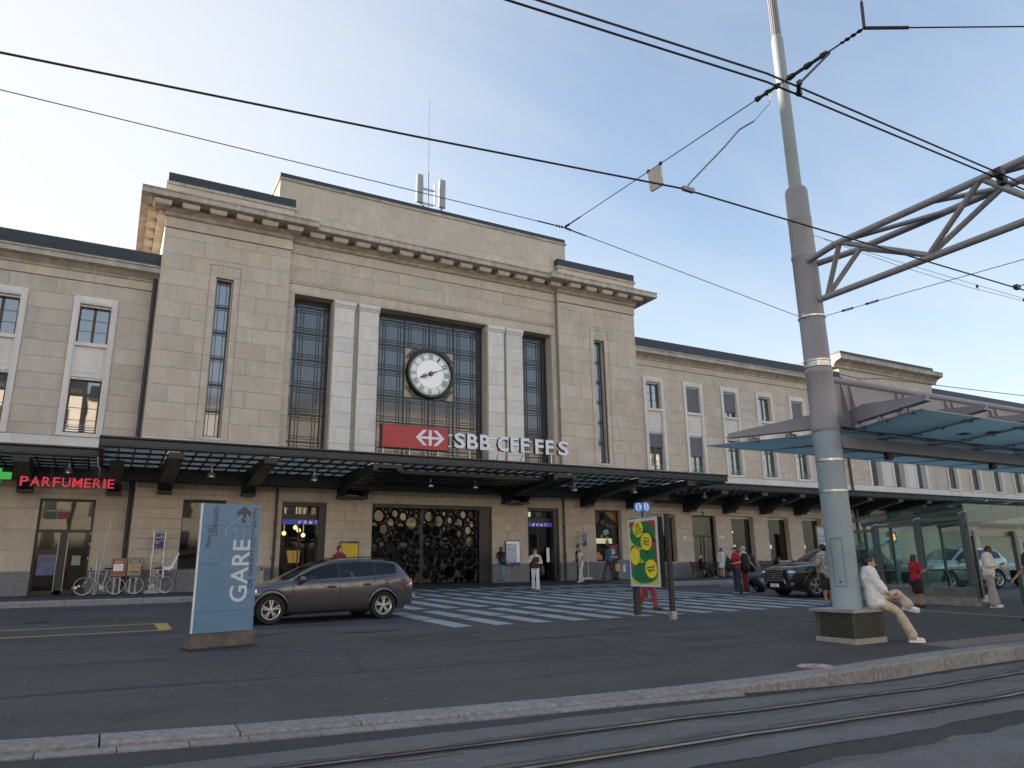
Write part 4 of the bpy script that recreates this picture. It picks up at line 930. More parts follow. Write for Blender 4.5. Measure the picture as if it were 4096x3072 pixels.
def fascia(can, x0, x1, y, z0, z1, ribs=True):
    o = MB().prism([(y, z0), (y, z0+.03), (y+.03, z0+.05), (y+.03, z1-.10), (y-.02, z1-.07), (y-.05, z1-.05), (y-.05, z1), (y+.16, z1), (y+.16, z0)], 'x', x0, x1).build('fascia', m_fascia, can)
    mb = MB(); x = x0+.03
    while x < x1-.03: mb.box(x, x+.055, y+.008, y+.035, z0+.055, z1-.105); x += .11
    mb.build('fascia_flutes', m_fascia, o, kind='stuff')
    return o
def canopy(can, x0, x1, yf, yw, zglass_f, zglass_w, rows, pitch, skips, pane_range=None, beam_y=None, name='glass_pane'):
    ya, yb = yf+.2, beam_y; pr_ = pane_range or (x0, x1)
    def zg(y): return lerp(zglass_f, zglass_w, (y-ya)/(yb-ya))
    for r in range(rows+1):
        y = lerp(ya, yb, r/rows); MB().box(x0+.05, x1-.05, y-.05, y+.05, zg(y)-.05, zg(y)+.02).build('purlin', m_steel, can)
    n = int((pr_[1]-pr_[0])/pitch); gb = MB()
    for i in range(n+1):
        x = pr_[0]+i*pitch
        gb.bar((x, ya, zg(ya)-.012), (x, yb, zg(yb)-.012), .06, .05)
    gb.build('glazing_bars', m_steel, can)
    for i in range(n):
        x = pr_[0]+i*pitch
        if any(a-.02 < x+pitch/2 < b+.02 for a, b in skips): continue
        for r in range(rows):
            y0, y1 = lerp(ya, yb, r/rows), lerp(ya, yb, (r+1)/rows)
            o = objm(name, PANE, can, None, False, Matrix.Translation((x+pitch/2, (y0+y1)/2, zg((y0+y1)/2)+.022)) @ Matrix.Rotation(math.atan2(zg(y1)-zg(y0), y1-y0), 4, 'X') @ Matrix.Diagonal((pitch-.03, y1-y0-.04, 1, 1)))
PANE = MB().add([(-.5,-.5,-.004),(.5,-.5,-.004),(.5,.5,-.004),(-.5,.5,-.004),(-.5,-.5,.004),(.5,-.5,.004),(.5,.5,.004),(-.5,.5,.004)], [(4,5,6,7),(0,1,5,4),(1,2,6,5),(2,3,7,6),(3,0,4,7)]).mesh('canopy_pane'); PANE.materials.append(m_frost)
can = empty('entrance_canopy', (13.95, 33, 5.5), label='wide dark steel and glass canopy over the main station entrance', cat='canopy')
fascia(can, -.57, 28.45, 27.75, 5.74, 6.09)
for x in (-.57, 28.29): MB().box(x, x+.16, 27.93, 33, 5.66, 6.05).build('end_beam', m_fascia, can)
canopy(can, -.45, 28.35, 27.75, 33, 5.76, 5.62, 4, .5, [(9.0, 10.35), (17.6, 18.95), (1.6, 2.15), (4.85, 5.4), (22.5, 23.05), (25.65, 26.2)], beam_y=32.35)
MB().box(-.5, 28.4, 32.35, 33.02, 5.14, 5.72).build('wall_beam', m_steel, can)
for x in (1.87, 5.12, 22.79, 25.95): bracket('bracket', can, x, .5, 33.0, 27.75, 4.70, 5.66, 5.44)
for x in (9.69, 18.28): bracket('bracket', can, x, 1.25, 33.0, 27.75, 4.74, 5.66, 5.40, True)
# heavier closed ceiling slats in the middle bay
for k in range(4): MB().box(10.35, 17.6, 28.6+k*1.05, 29.35+k*1.05, 5.42, 5.56).build('ceiling_slat', m_steel, can)
for a, b in ((28.45, 84.0), (-24.0, -.57)):
    wc = empty('wing_canopy', ((a+b)/2, 33.8, 5.5), label='dark glazed canopy along the right wing beyond the main canopy' if a > 0 else 'dark glazed canopy along the left wing over the shop doors', cat='canopy', group=None)
    fascia(wc, a, b, 30.35, 5.70, 6.04)
    canopy(wc, a, b, 30.35, 33.8, 5.70, 5.60, 4, .55, [], pane_range=(a, b) if a < 0 else (a+.3, a+20), beam_y=33.3)
    MB().box(a, b, 33.3, 33.82, 5.14, 5.70).build('wall_beam', m_steel, wc)
    if a > 0: MB().box(a+20.3, b, 30.6, 33.3, 5.66, 5.74).build('canopy_soffit', m_steel, wc)
    xs_ = [30.9+3.27*k for k in range(9)] if a > 0 else [.05-3.0*k for k in range(6)]
    for x in xs_: bracket('bracket', wc, x, .5, 33.75, 30.35, 4.66, 5.62, 5.42)
# pendant lamps under the canopies
lamp0 = empty('pendant_lamp', (0, 0, 0), cat='lamp')
MB().lathe([(.0, .0), (.155, 0.0), (.165, .01), (.165, .05), (.135, .15), (.075, .22), (.05, .24), (.05, .40), (.03, .42), (.03, .60)], n=18).build('bell_shade', m_metal, lamp0, smooth=True, local=True)
MB().lathe([(0, .012), (.14, .012)], n=16).build('lens', M('lamp_lens', (.5, .45, .35), .3), lamp0, local=True)
lamps = [(-1.53, 31.9, 5.22, 'over the shop door below the left wing canopy'), (3.3, 30, 5.07, 'in the first bay of the main canopy, above the blue totem'), (7.27, 30, 5.10, 'left of the wide canopy bracket, above the lit doorway'), (12.45, 30, 5.06, 'left one of the two over the bubble screen'), (14.67, 30, 5.08, 'right one of the two over the bubble screen'), (20.19, 30, 5.16, 'over the dark right-hand doorway'), (23.95, 30, 5.18, 'over the poster window, last under the main canopy'),
         (30.5, 31.7, 5.27, 'first under the right wing canopy'), (33.9, 31.7, 5.28, 'second under the right wing canopy, over door 4'), (37.3, 31.7, 5.28, 'left of the mast under the right wing canopy'), (40.7, 31.7, 5.28, 'hidden by the mast'), (44.3, 31.7, 5.30, 'right of the mast, first of three in a row'), (47.8, 31.7, 5.28, 'right of the mast, middle of three in a row'), (51.8, 31.7, 5.30, 'right of the mast, third in the row'), (55.5, 31.7, 5.36, 'just above the glass shelter roof')]
for i, (x, y, z, t) in enumerate(lamps):
    lb = 'silver bell pendant lamp '+t
    if i == 0: lamp0.matrix_basis = Matrix.Translation((x, y, z)); reg(lamp0); tag(lamp0, lb, None, 'bell lamps under the canopies')
    elif x != 40.7: copy_tree(lamp0, (x, y, z), 0, lb, 'bell lamps under the canopies')
# downpipes of the hall
for x, lb in ((6.4, 'dark drainpipe between the totem window and the lit doorway'), (21.42, 'dark drainpipe right of the dark doorway')):
    p = MB().tube((x, 32.93, .8), (x, 32.93, 5.2), .06, 10)
    for z in (1.1, 2.0, 3.5): p.tube((x, 32.93, z), (x, 32.93, z+.12), .082, 10)
    tag(p.build('drainpipe', m_fascia, None, smooth=True), lb, 'pipe', 'drainpipes of the hall')
# ---- clock ------------------------------------------------------------------------
clk = empty('station_clock', (13.96, 33.9, 11.4), label='large white round clock with Roman numerals and bronze hands in the big window', cat='clock')
m_bronze = M('bronze', (.12, .085, .055), .45, .3); m_dial = M('opal_dial', (.72, .74, .75), .5, emit=(1, 1, 1), estr=.06); m_ring = M('opal_ring', (.62, .66, .65), .5, emit=(.9, 1, .95), estr=.05)
cx, cy, cz = 13.96, 33.88, 11.41
MB().lathe([(1.16, .1), (1.16, -.10), (1.20, -.16), (1.30, -.16), (1.34, -.10), (1.34, .1)], (cx, cy, cz), 64, 'y').build('rim', m_blackfr, clk, smooth=True)
MB().lathe([(0, -.02), (1.17, -.02)], (cx, cy, cz), 64, 'y').build('dial', m_ring, clk)
MB().lathe([(0, -.035), (.76, -.035)], (cx, cy, cz), 64, 'y').build('dial_centre', m_dial, clk)
tk = MB()
for i in range(60):
    a = 2*math.pi*i/60; c, s = math.cos(a), math.sin(a); r0, r1 = (1.09, 1.17)
    if i % 5 == 0: r0 = 1.05
    tk.bar((cx+c*r0, cy-.05, cz+s*r0), (cx+c*r1, cy-.05, cz+s*r1), .035, .02, up=(0, 1, 0))
for r_ in (.77, 1.06): tk.lathe([(r_-.006, -.04), (r_+.006, -.04)], (cx, cy, cz), 64, 'y')
tk.build('minute_track', m_blackfr, clk)
for i, t in enumerate(('XII', 'I', 'II', 'III', 'IIII', 'V', 'VI', 'VII', 'VIII', 'IX', 'X', 'XI')):
    a = -R(30*i); n = len(t); w = .07*n+.04
    Mx = Matrix.Translation((cx, cy-.055, cz)) @ Matrix.Rotation(-a, 4, 'Y') @ Matrix.Translation((-w/2, 0, .79)) @ Matrix.Rotation(math.pi/2, 4, 'X')
    text_obj('numeral', t, .3, Mx, m_bronze, clk, fit=(w, .255), bold=.004)
def hand(ang, ln_, w, tail, name, loop=False):
    d = Vector((math.sin(ang), 0, math.cos(ang))); s = Vector((math.cos(ang), 0, -math.sin(ang))); c = Vector((cx, cy-.11 if loop else cy-.14, cz))
    def P(u, v, y): p = c+d*u+s*v; return (p.x, p.y+y, p.z)
    if loop:
        ol = [(-tail, -w*.5), (ln_*.35, -w*.45), (ln_*.5, -w), (ln_*.8, -w*.9), (ln_, 0), (ln_*.8, w*.9), (ln_*.5, w), (ln_*.35, w*.45), (-tail, w*.5)]
    else: ol = [(-tail, -w*.6), (ln_*.15, -w), (ln_*.25, -w*1.3), (ln_*.3, -w*.6), (ln_, -w*.25), (ln_, w*.25), (ln_*.3, w*.6), (ln_*.25, w*1.3), (ln_*.15, w), (-tail, w*.6)]
    n = len(ol); mb = MB().add([P(u, v, 0) for u, v in ol]+[P(u, v, .02) for u, v in ol], [tuple(range(n)), tuple(range(2*n-1, n-1, -1))]+[(i, (i+1) % n, n+(i+1) % n, n+i) for i in range(n)])
    if loop:
        q = P(ln_*.52, 0, .01); mb.lathe([(.10, 0), (.13, 0), (.13, .02), (.10, .02)], q, 20, 'y')
    return mb.build(name, m_bronze, clk)
hand(R(246), .70, .055, .12, 'hour_hand', True); hand(R(67), 1.03, .035, .2, 'minute_hand')
MB().lathe([(0, -.2), (.11, -.19), (.13, -.15), (.13, -.05)], (cx, cy, cz), 20, 'y').build('hub', m_bronze, clk, smooth=True)
# square grille with stepped corners behind the rim
m_gold = M('gilt_grille', (.55, .42, .20), .4, .4); mb = MB().box(12.57, 15.33, 33.99, 34.0, 10.07, 12.72); mb.build('grille_ground', M('grille_back', (.42, .36, .25), .6), clk)
mb = MB()
for sx in (-1, 1):
    for sz in (-1, 1):
        for k in range(9):
            a = 1.33-k*.072
            for (p, q) in (((a, 1.33-max(0, 8-k)*.02), (a, 1.02)), ):
                pass
        for k in range(7):
            o_ = k*.085; 
            for j in range(6):
                u0, u1 = 1.32-o_-j*.08, 1.32-o_-(j+1)*.08; v = 1.32-(5-j)*.095-max(0, o_-.2)*.2
                if math.hypot(u0, v) < 1.3: continue
                mb.box(cx+min(sx*u0, sx*u1)-.012, cx+max(sx*u0, sx*u1)+.012, 33.955, 33.975, cz+sz*v-.013, cz+sz*v+.013)
                mb.box(cx+sx*u0-.013, cx+sx*u0+.013, 33.95, 33.972, cz+min(sz*v, sz*(v-.095)), cz+max(sz*v, sz*(v-.095)))
mb.build('grille', m_blackfr, clk)
# ---- sign on the canopy ----------------------------------------------------------------
sg = empty('railway_sign', (14, 28.0, 6.05), label='red panel with white arrow emblem and white letters SBB CFF FFS on the canopy', cat='sign')
m_red = M('sign_red', (.42, .022, .032), .4, var=.04, scale=2); m_let = M('letter_face', (.72, .75, .80), .45); m_lside = M('letter_side', (.012, .012, .014), .5)
YS = 27.95
MB().box(9.46, 12.37, YS, YS+.2, 6.40, 7.33).build('red_panel', m_red, sg)
MB().box(9.42, 12.41, YS+.02, YS+.22, 6.37, 7.36).build('panel_case', m_lside, sg)
ex, ez = 11.56, 6.885; E = [((-.065, -.34), (.065, .34))]
em = MB().box(ex-.06, ex+.06, YS-.02, YS+.0, ez-.33, ez+.33).box(ex-.42, ex-.06, YS-.02, YS+.0, ez-.05, ez+.05).box(ex+.06, ex+.42, YS-.02, YS, ez-.05, ez+.05)
for s in (-1, 1):
    for t in (-1, 1):
        em.prism([(ex+s*.65, ez), (ex+s*.32, ez+t*.33), (ex+s*.14, ez+t*.33), (ex+s*.43, ez+t*.04), (ex+s*.43, ez)], 'y', YS-.02, YS)
em.build('emblem', m_let, sg)
def letter(ch, x0, w, z0, h):
    me = text_mb(ch, 1, bold=.028, extrude=.0); v = me.vertices; xs_ = [p.co.x for p in v]; ys_ = [p.co.y for p in v]; a0, a1, b0, b1 = min(xs_), max(xs_), min(ys_), max(ys_)
    for p in v: p.co.x = (p.co.x-a0)/(a1-a0)*w; p.co.y = (p.co.y-b0)/(b1-b0)*h
    bm = bmesh.new(); bm.from_mesh(me)
    ret = bmesh.ops.extrude_face_region(bm, geom=bm.faces[:]); nv = [g_ for g_ in ret['geom'] if isinstance(g_, bmesh.types.BMVert)]
    bmesh.ops.translate(bm, verts=nv, vec=(0, 0, -.16)); bm.to_mesh(me); bm.free()
    me.materials.clear(); me.materials.append(m_lside)
    o = objm('letter', me, sg, None, False, face_front(x0, YS, z0))
    text_obj('letter_face', ch, 1, face_front(x0, YS-.012, z0), m_let, o, bold=.028, fit=(w, h))
lz, lh = 6.53, .68
for ch, x0, x1 in (('S', 12.68, 13.20), ('B', 13.30, 13.82), ('B', 13.92, 14.42), ('C', 14.80, 15.36), ('F', 15.45, 15.87), ('F', 15.98, 16.42), ('F', 16.74, 17.18), ('F', 17.30, 17.74), ('S', 17.98, 18.56)):
    letter(ch, x0, x1-x0, lz, lh)
mb = MB()
for z in (6.62, 7.10): mb.box(12.4, 18.3, YS+.16, YS+.2, z-.02, z+.02)
mb.build('letter_rails', m_alu, sg)
for x in (9.55, 10.7, 12.0, 13.5, 14.95, 16.2, 17.7): MB().tube((x, YS+.18, 6.0), (x, YS+.18, 6.62), .03, 6).tube((x, YS+.18, 6.5), (x-.0, YS+.65, 6.0), .018, 5).build('post', m_alu, sg)
# ---- shop sign under the left canopy ------------------------------------------------------
ps = empty('shop_sign', (-1.4, 31, 4.7), label='hanging red letters PARFUMERIE under the left canopy', cat='sign')
m_parf = M('parf_red', (.55, .03, .06), .5, emit=(.75, .03, .07), estr=.12)
xx = -2.93; wl = {'P': .30, 'A': .36, 'R': .32, 'F': .27, 'U': .32, 'M': .38, 'E': .27, 'I': .10}
tot = sum(wl[c] for c in 'PARFUMERIE')+.07*9; kx = 2.97/tot
for c in 'PARFUMERIE':
    w = wl[c]*kx; me = text_obj('letter', c, 1, face_front(xx, 31.0, 4.62), m_parf, ps, bold=.014, fit=(w, .345)); xx += w+.07*kx
MB().box(-2.95, .05, 31.03, 31.06, 4.78, 4.82).build('mounting_rail', m_fascia, ps)
for x in (-2.0, -.6): MB().tube((x, 31.05, 4.8), (x, 31.05, 5.6), .012, 5).build('hanger', m_fascia, ps)
gc = empty('pharmacy_cross', (-3.6, 31, 4.7), label='green pharmacy cross left of the red shop letters', cat='sign')
m_green = M('cross_green', (.03, .32, .06), .5, emit=(.05, .5, .1), estr=.12)
MB().box(-4.05, -3.2, 30.96, 31.06, 4.83, 5.08).box(-3.76, -3.5, 30.955, 31.065, 4.70, 5.215).build('cross_body', m_green, gc)
MB().tube((-3.63, 31, 5.2), (-3.63, 31, 5.6), .012, 5).build('hanger', m_fascia, gc)
# ---- things on the walls --------------------------------------------------------------------
def board(name, x0, x1, z0, z1, y, label, cat, mat, frame):
    o = MB().box(x0, x1, y, y+.06, z0, z1).build(name, frame)
    tag(o, label, cat); pl = piece('sheet', mat, o, x0+.03, x1-.03, y-.006, y, z0+.03, z1-.09); return o
tb = board('timetable_board', 9.29, 10.15, 1.5, 2.78, 32.88, 'yellow departure timetable board behind the man in the red shirt', 'board', M('timetable_yellow', (.62, .47, .02), .6, var=.25, scale=14, stretch=(2.2, 1, .5)), M('board_navy', (.02, .025, .09), .5))
text_obj('heading', 'Abfahrt  Départ', .06, face_front(9.35, 32.872, 2.71), m_signwhite, tb, fit=(.3, .04))
mp_ = board('map_board', 17.80, 18.64, 1.62, 2.84, 32.88, 'white and blue neighbourhood map board beside the woman in jeans', 'board', M('map_print', (.42, .50, .60), .5, var=.35, scale=5, stretch=(1, 1, 2.5)), M('board_frame', (.03, .04, .07), .5))
piece('blue_footer', M('footer_blue', (.03, .07, .28), .5), mp_, 17.83, 18.61, 32.868, 32.873, 1.65, 1.76); piece('white_margin', m_signwhite, mp_, 17.83, 18.61, 32.868, 32.873, 2.68, 2.80); piece('white_margin', m_signwhite, mp_, 18.45, 18.61, 32.868, 32.873, 1.76, 2.68); text_obj('footer_lettering', 'Genève', .06, face_front(17.86, 32.864, 1.69), m_signwhite, mp_, fit=(.17, .04))
for x, z, w, lb in ((30.33, 3.0, .42, 'small white plaque with a blue dot left of door 4'), (33.42, 3.05, .45, 'small pale plaque with a red line right of door 4')):
    o = tag(MB().box(x, x+w, WY-.10, WY-.075, z, z+.18).build('wall_plaque', m_white_p), lb, 'plaque')
    if x < 32: flat_poly(circ(x+.07, z+.09, .06, 14), WY-.1).build('dot', M('dot_blue', (.03, .02, .12), .5), o); MB().box(x+.16, x+.38, WY-.106, WY-.101, z+.10, z+.12).box(x+.16, x+.34, WY-.106, WY-.101, z+.06, z+.075).build('print_line', m_blind, o)
    else: MB().box(x+.02, x+.35, WY-.106, WY-.101, z+.07, z+.10).build('print_line', m_red, o)
# ---- rooftop antenna ------------------------------------------------------------------------
an = empty('roof_antenna', (13.83, 34.2, 20.6), label='rooftop mobile antenna with two pale panels and a tall thin mast', cat='antenna')
MB().tube((13.83, 34.2, 20.5), (13.83, 34.2, 23.4), .05, 8).tube((13.83, 34.2, 23.4), (13.83, 34.2, 28.0), .022, 6, r2=.014).ell((13.83, 34.2, 28.0), .04, .04, .04, 6, 4).build('mast', m_galv, an)
MB().box(13.42, 14.24, 34.12, 34.2, 22.2, 22.3).box(13.42, 14.24, 34.12, 34.2, 21.3, 21.4).box(13.45, 13.50, 34.1, 34.2, 21.2, 22.7).box(14.18, 14.23, 34.1, 34.2, 21.2, 22.7).box(13.2, 14.7, 33.9, 34.4, 20.55, 20.75).build('frame', m_galv, an)
for x in (13.06, 14.42): MB().prism([(x, 33.98), (x+.05, 33.9), (x+.33, 33.9), (x+.38, 33.98), (x+.38, 34.1), (x, 34.1)], 'z', 21.25, 22.95).build('panel', M('antenna_panel', (.30, .34, .34), .5) if 'antenna_panel' not in bpy.data.materials else bpy.data.materials['antenna_panel'], an)
mb = MB()
for i in range(9):
    a = Vector((random.uniform(13.3, 14.8), 34, random.uniform(20.7, 20.9))); b = Vector((random.choice((13.3, 14.6)), 34.05, 21.25)); c = (a+b)/2+Vector((random.uniform(-.2, .3), 0, -.15)); mb.path([a, c, b], .014, 5)
mb.build('cables', m_black, an)
# ---- town houses across the street (they light and mirror in the station windows) ---------------
m_hwin = M('house_window', (.12, .13, .15), .15, spec=.8); m_hous = [M('render_ochre', (.60, .55, .46), .9, var=.1, scale=1), M('render_cream', (.66, .62, .55), .9, var=.1, scale=1), M('render_pale', (.62, .57, .49), .9, var=.1, scale=1)]
for i, (x0, x1, h, y) in enumerate(((-62, -30, 20, -27), (-29.5, -4, 22, -27.5), (-3.5, 22, 21, -27), (22.5, 50, 23, -28), (50.5, 84, 20, -27))):
    b = empty('town_house', ((x0+x1)/2, y, 0), label=['ochre', 'cream', 'pale yellow', 'light ochre', 'warm cream'][i]+' town house mirrored in the station windows, opposite bay '+['far left', 'left', 'centre', 'right', 'far right'][i], cat='house', group='houses facing the station')
    MB().box(x0, x1, y-12, y, -.6, h).build('wall', m_hous[i % 3], b); MB().prism([(y+.5, h), (y+.5, h+.35), (y-2, h+2.2), (y-10, h+2.2), (y-12, h)], 'x', x0, x1).build('roof', m_roof, b)
    nxw = int((x1-x0)/3.1)
    for a in range(nxw):
        for f_ in range(5):
            xx = x0+1.4+a*3.1; zz = 4.2+f_*3.4
            if zz+2 < h: piece('window', m_hwin, b, xx, xx+1.15, y-.05, y+.03, zz, zz+2.0)
    MB().box(x0, x1, y, y+.3, 3.4, 3.7).build('string_course', m_hous[1], b)
# ================================================================ MAST AND TRAM STOP
m_mast = M('mast_paint', (.235, .315, .365), .5, var=.16, scale=1.3, tint=(.25, .29, .325), bump=.05, bscale=160)
m_mastg = M('mast_grey', (.24, .235, .262), .5, var=.12, scale=2, stretch=(1, 1, .3), bump=.05, bscale=160)
m_truss = M('truss_grey', (.24, .245, .27), .5, var=.12, scale=3)
mx_, my_ = 11.67, 8.80; MG = gz(8.8)
mast = empty('tram_mast', (mx_, my_, MG), label='tall tapering grey-blue mast standing in a slatted bench box', cat='mast')
MB().lathe([(.245, .72), (.245, 4.0)], (mx_, my_, 0), 36).build('lower_tube', m_mast, mast, smooth=True)
MB().lathe([(.255, 3.92), (.262, 3.96), (.262, 4.02), (.248, 4.04), (.243, 5.02), (.258, 5.05), (.258, 5.10), (.24, 5.13), (.235, 7.42), (.248, 7.45), (.248, 7.50), (.232, 7.52), (.226, 8.25), (.232, 8.27), (.232, 8.31), (.222, 8.33), (.218, 8.92), (.20, 8.98), (.13, 9.06)], (mx_, my_, 0), 36).build('upper_tube', m_mastg, mast, smooth=True)
MB().lathe([(.125, 9.0), (.122, 12.6), (.10, 12.7)], (mx_, my_, 0), 28).build('top_tube', M('mast_top', (.24, .28, .29), .55, var=.1, scale=2), mast, smooth=True)
mb = MB()
for i in range(14):
    a = 2*math.pi*i/14; mb.tube((mx_+.085*math.cos(a), my_+.085*math.sin(a), 12.65), (mx_+.08*math.cos(a), my_+.08*math.sin(a), 17), .017, 6)
mb.tube((mx_, my_, 12.6), (mx_, my_, 17), .075, 14).build('fluted_tip', m_mastg, mast)
for z in (2.79, 3.36, 6.17): MB().lathe([(.249, z), (.256, z), (.256, z+.035), (.249, z+.035)], (mx_, my_, 0), 30).box(mx_-.30, mx_-.22, my_-.06, my_-.02, z-.01, z+.045).build('clamp_band', m_alu, mast)
MB().lathe([(.243, 5.16), (.25, 5.17), (.25, 5.2), (.243, 5.21), (.243, 5.27), (.25, 5.28), (.25, 5.31), (.243, 5.32)], (mx_, my_, 0), 30).build('bright_band', m_metal, mast)
# door of the mast, seen as a thin outline
a0 = math.atan2(-my_, -mx_)-.18
def onm(a, z, r_=.2475): return (mx_+r_*math.cos(a), my_+r_*math.sin(a), z)
mb = MB(); pts = [onm(a0-.55, 1.95), onm(a0+.25, 1.95), onm(a0+.30, 1.90), onm(a0+.30, 1.12), onm(a0-.55, 1.12), onm(a0-.55, 1.95)]
def arc(p_, q_, z0, z1):
    return [onm(lerp(p_, q_, t/8), lerp(z0, z1, t/8)) for t in range(9)]
mb.path(arc(a0-.5, a0+.28, 1.95, 1.95)+arc(a0+.30, a0+.30, 1.90, 1.14)+arc(a0+.3, a0-.5, 1.12, 1.12)+arc(a0-.5, a0-.5, 1.12, 1.95), .004, 4); mb.build('access_door', m_blackfr, mast); MB().lathe([(0, 0), (.02, 0), (.02, .02), (0, .02)], onm(a0-.05, 1.2), 10, 'y').build('door_lock', m_black, mast)
# slatted bench box round the foot
m_slat = M('bench_slat', (.11, .108, .10), .5, .3, var=.2, scale=10); m_lid = M('bench_lid', (.40, .40, .40), .35, .6, var=.1, scale=6)
bx = (11.24, 12.08, 8.40, 9.20); base = MG
MB().box(bx[0]+.06, bx[1]-.06, bx[2]+.06, bx[3]-.06, base-.1, base+.5).build('bench_core', m_black, mast)
MB().prism([(bx[0], bx[2]), (bx[1], bx[2]), (bx[1], bx[3]), (bx[0], bx[3])], 'z', base-.08, base+.085).build('bench_kerb', M('bench_kerb', (.28, .265, .24), .6, var=.2, scale=9), mast)
MB().box(bx[0]-.05, bx[1]+.05, bx[2]-.05, bx[3]+.05, base+.505, base+.555).build('bench_lid', m_lid, mast)
for k in range(15):
    z = base+.108+k*.0262
    o = MB().box(bx[0]-.0, bx[1], bx[2], bx[2]+.022, z, z+.011).box(bx[0], bx[0]+.022, bx[2]+.022, bx[3], z, z+.011).box(bx[1]-.022, bx[1], bx[2]+.022, bx[3], z, z+.011).build('slat', m_slat, mast)
for x, y in ((bx[0]+.03, bx[2]+.03), (bx[1]-.03, bx[2]+.03), (bx[0]+.03, bx[3]-.03)): MB().box(x-.012, x+.012, y-.012, y+.012, base, base+.5).build('slat_post', m_slat, mast)
# truss arm reaching over the track
tr = empty('truss_arm', (mx_, 8.5, 6.5), label='grey tubular truss arm reaching from the mast over the track', cat='truss')
TB, TL, TRr = (11.67, 6.5), (11.40, 7.33), (12.0, 7.33)
yend = 1.2
for (x, z), nm in ((TB, 'lower_chord'), (TL, 'upper_chord'), (TRr, 'upper_chord')):
    p = MB().tube((x, yend, z), (x, 8.2, z), .062, 14)
    if nm == 'upper_chord':
        x2 = mx_+(x-mx_)*.45; p = MB().tube((x, yend, z), (x, 7.9, z), .062, 14).tube((x, 7.9, z), (x2, 8.62, z-.02), .062, 14)
    else: p.tube((x, 8.2, z), (x, 8.62, z), .062, 14)
    p.build(nm, m_truss, tr, smooth=True)
ys = [8.25, 6.29, 4.45, 2.6]; yt = [7.80, 5.25, 3.4, 1.8]
for xx in (TL[0], TRr[0]):
    for a, b in zip(ys, yt):
        MB().tube((TB[0], a+.15, TB[1]), (xx, b, 7.33), .048, 10).build('diagonal', m_truss, tr, smooth=True)
    for a, b in zip(ys[1:], yt): MB().tube((TB[0], a, TB[1]), (xx, b, 7.33), .048, 10).build('diagonal', m_truss, tr, smooth=True)
for a, b in ((7.75, 6.1), (6.1, 5.25), (5.2, 3.9), (3.9, 3.3)): MB().tube((TL[0], a, 7.33), (TRr[0], b, 7.33), .042, 10).build('lacing', m_truss, tr, smooth=True)
# glazed roof of the tram stop: beam along the platform, cantilever arms, point-fixed glass
rf = empty('tram_stop_roof', (14, 8.8, 4), label='tram stop roof of teal glass sheets hung under a mauve steel beam', cat='shelter')
m_beam = M('beam_mauve', (.235, .225, .255), .5, var=.12, scale=2.5, stretch=(.4, 1, 1)); m_teal = frosted('teal_glass', (.20, .31, .34))
t_ = m_teal.node_tree
def add_gloss(m, w=.10, rough=.10):
    t = m.node_tree; out = [n for n in t.nodes if n.type == 'OUTPUT_MATERIAL'][0]; src = out.inputs[0].links[0].from_socket
    mix = t.nodes.new('ShaderNodeMixShader'); mix.inputs[0].default_value = w; gl = t.nodes.new('ShaderNodeBsdfGlossy'); gl.inputs['Roughness'].default_value = rough
    t.links.new(src, mix.inputs[1]); t.links.new(gl.outputs[0], mix.inputs[2]); t.links.new(mix.outputs[0], out.inputs[0])
add_gloss(m_teal)
XE = 27
def skew(y): return .36*(8.8-y) if y < 8.8 else .53*(y-8.8)
MB().box(11.95, XE, 8.77, 8.83, 4.1, 4.95).box(11.95, XE, 8.66, 8.94, 4.04, 4.10).tube((11.9, 8.8, 4.97), (XE, 8.8, 4.97), .075, 12).build('main_beam', m_beam, rf)
MB().prism([(8.68, 3.63), (8.92, 3.63), (8.92, 3.66), (8.86, 3.80), (8.86, 3.86), (8.70, 3.86), (8.70, 3.80), (8.68, 3.66)], 'x', 11.95, XE).build('lower_channel', m_truss, rf)
k = 0; x = 12.35
while x < XE:
    for d in (-.12, .12): MB().prism([(8.77, 4.1), (8.62, 4.1), (8.74, 4.9), (8.77, 4.9)], 'x', x+d-.008, x+d+.008).prism([(8.83, 4.1), (8.98, 4.1), (8.86, 4.9), (8.83, 4.9)], 'x', x+d-.008, x+d+.008).build('stiffener', m_beam, rf)
    for s in (-1, 1):
        ye = 8.8+s*2.05
        ab = MB().prism([(8.8+s*.1, 4.06), (8.8+s*.1, 4.36), (8.8+s*.5, 4.40), (ye-s*.02, 4.20), (ye, 4.165), (ye, 4.13), (8.8+s*.6, 4.10)], 'x', x-.035, x+.035).box(x-.09, x+.09, min(8.8+s*.3, ye), max(8.8+s*.3, ye), 4.095, 4.125)
        ab.v = [(a_-skew(b_), b_, c_) for a_, b_, c_ in ab.v]; ab.build('cantilever_arm', m_beam, rf)
        for u in (.35, .95, 1.6): 
            y = 8.8+s*u
            fb = MB().tube((x, y, 4.0), (x, y, 4.1), .02, 6).tube((x-.12, y, 4.045), (x+.12, y, 4.045), .016, 6).tube((x-.12, y, 3.975), (x-.12, y, 4.05), .03, 8).tube((x+.12, y, 3.975), (x+.12, y, 4.05), .03, 8); fb.v = [(a_-skew(b_), b_, c_) for a_, b_, c_ in fb.v]; fb.build('glass_fixing', m_truss, rf)
    x += 1.72; k += 1
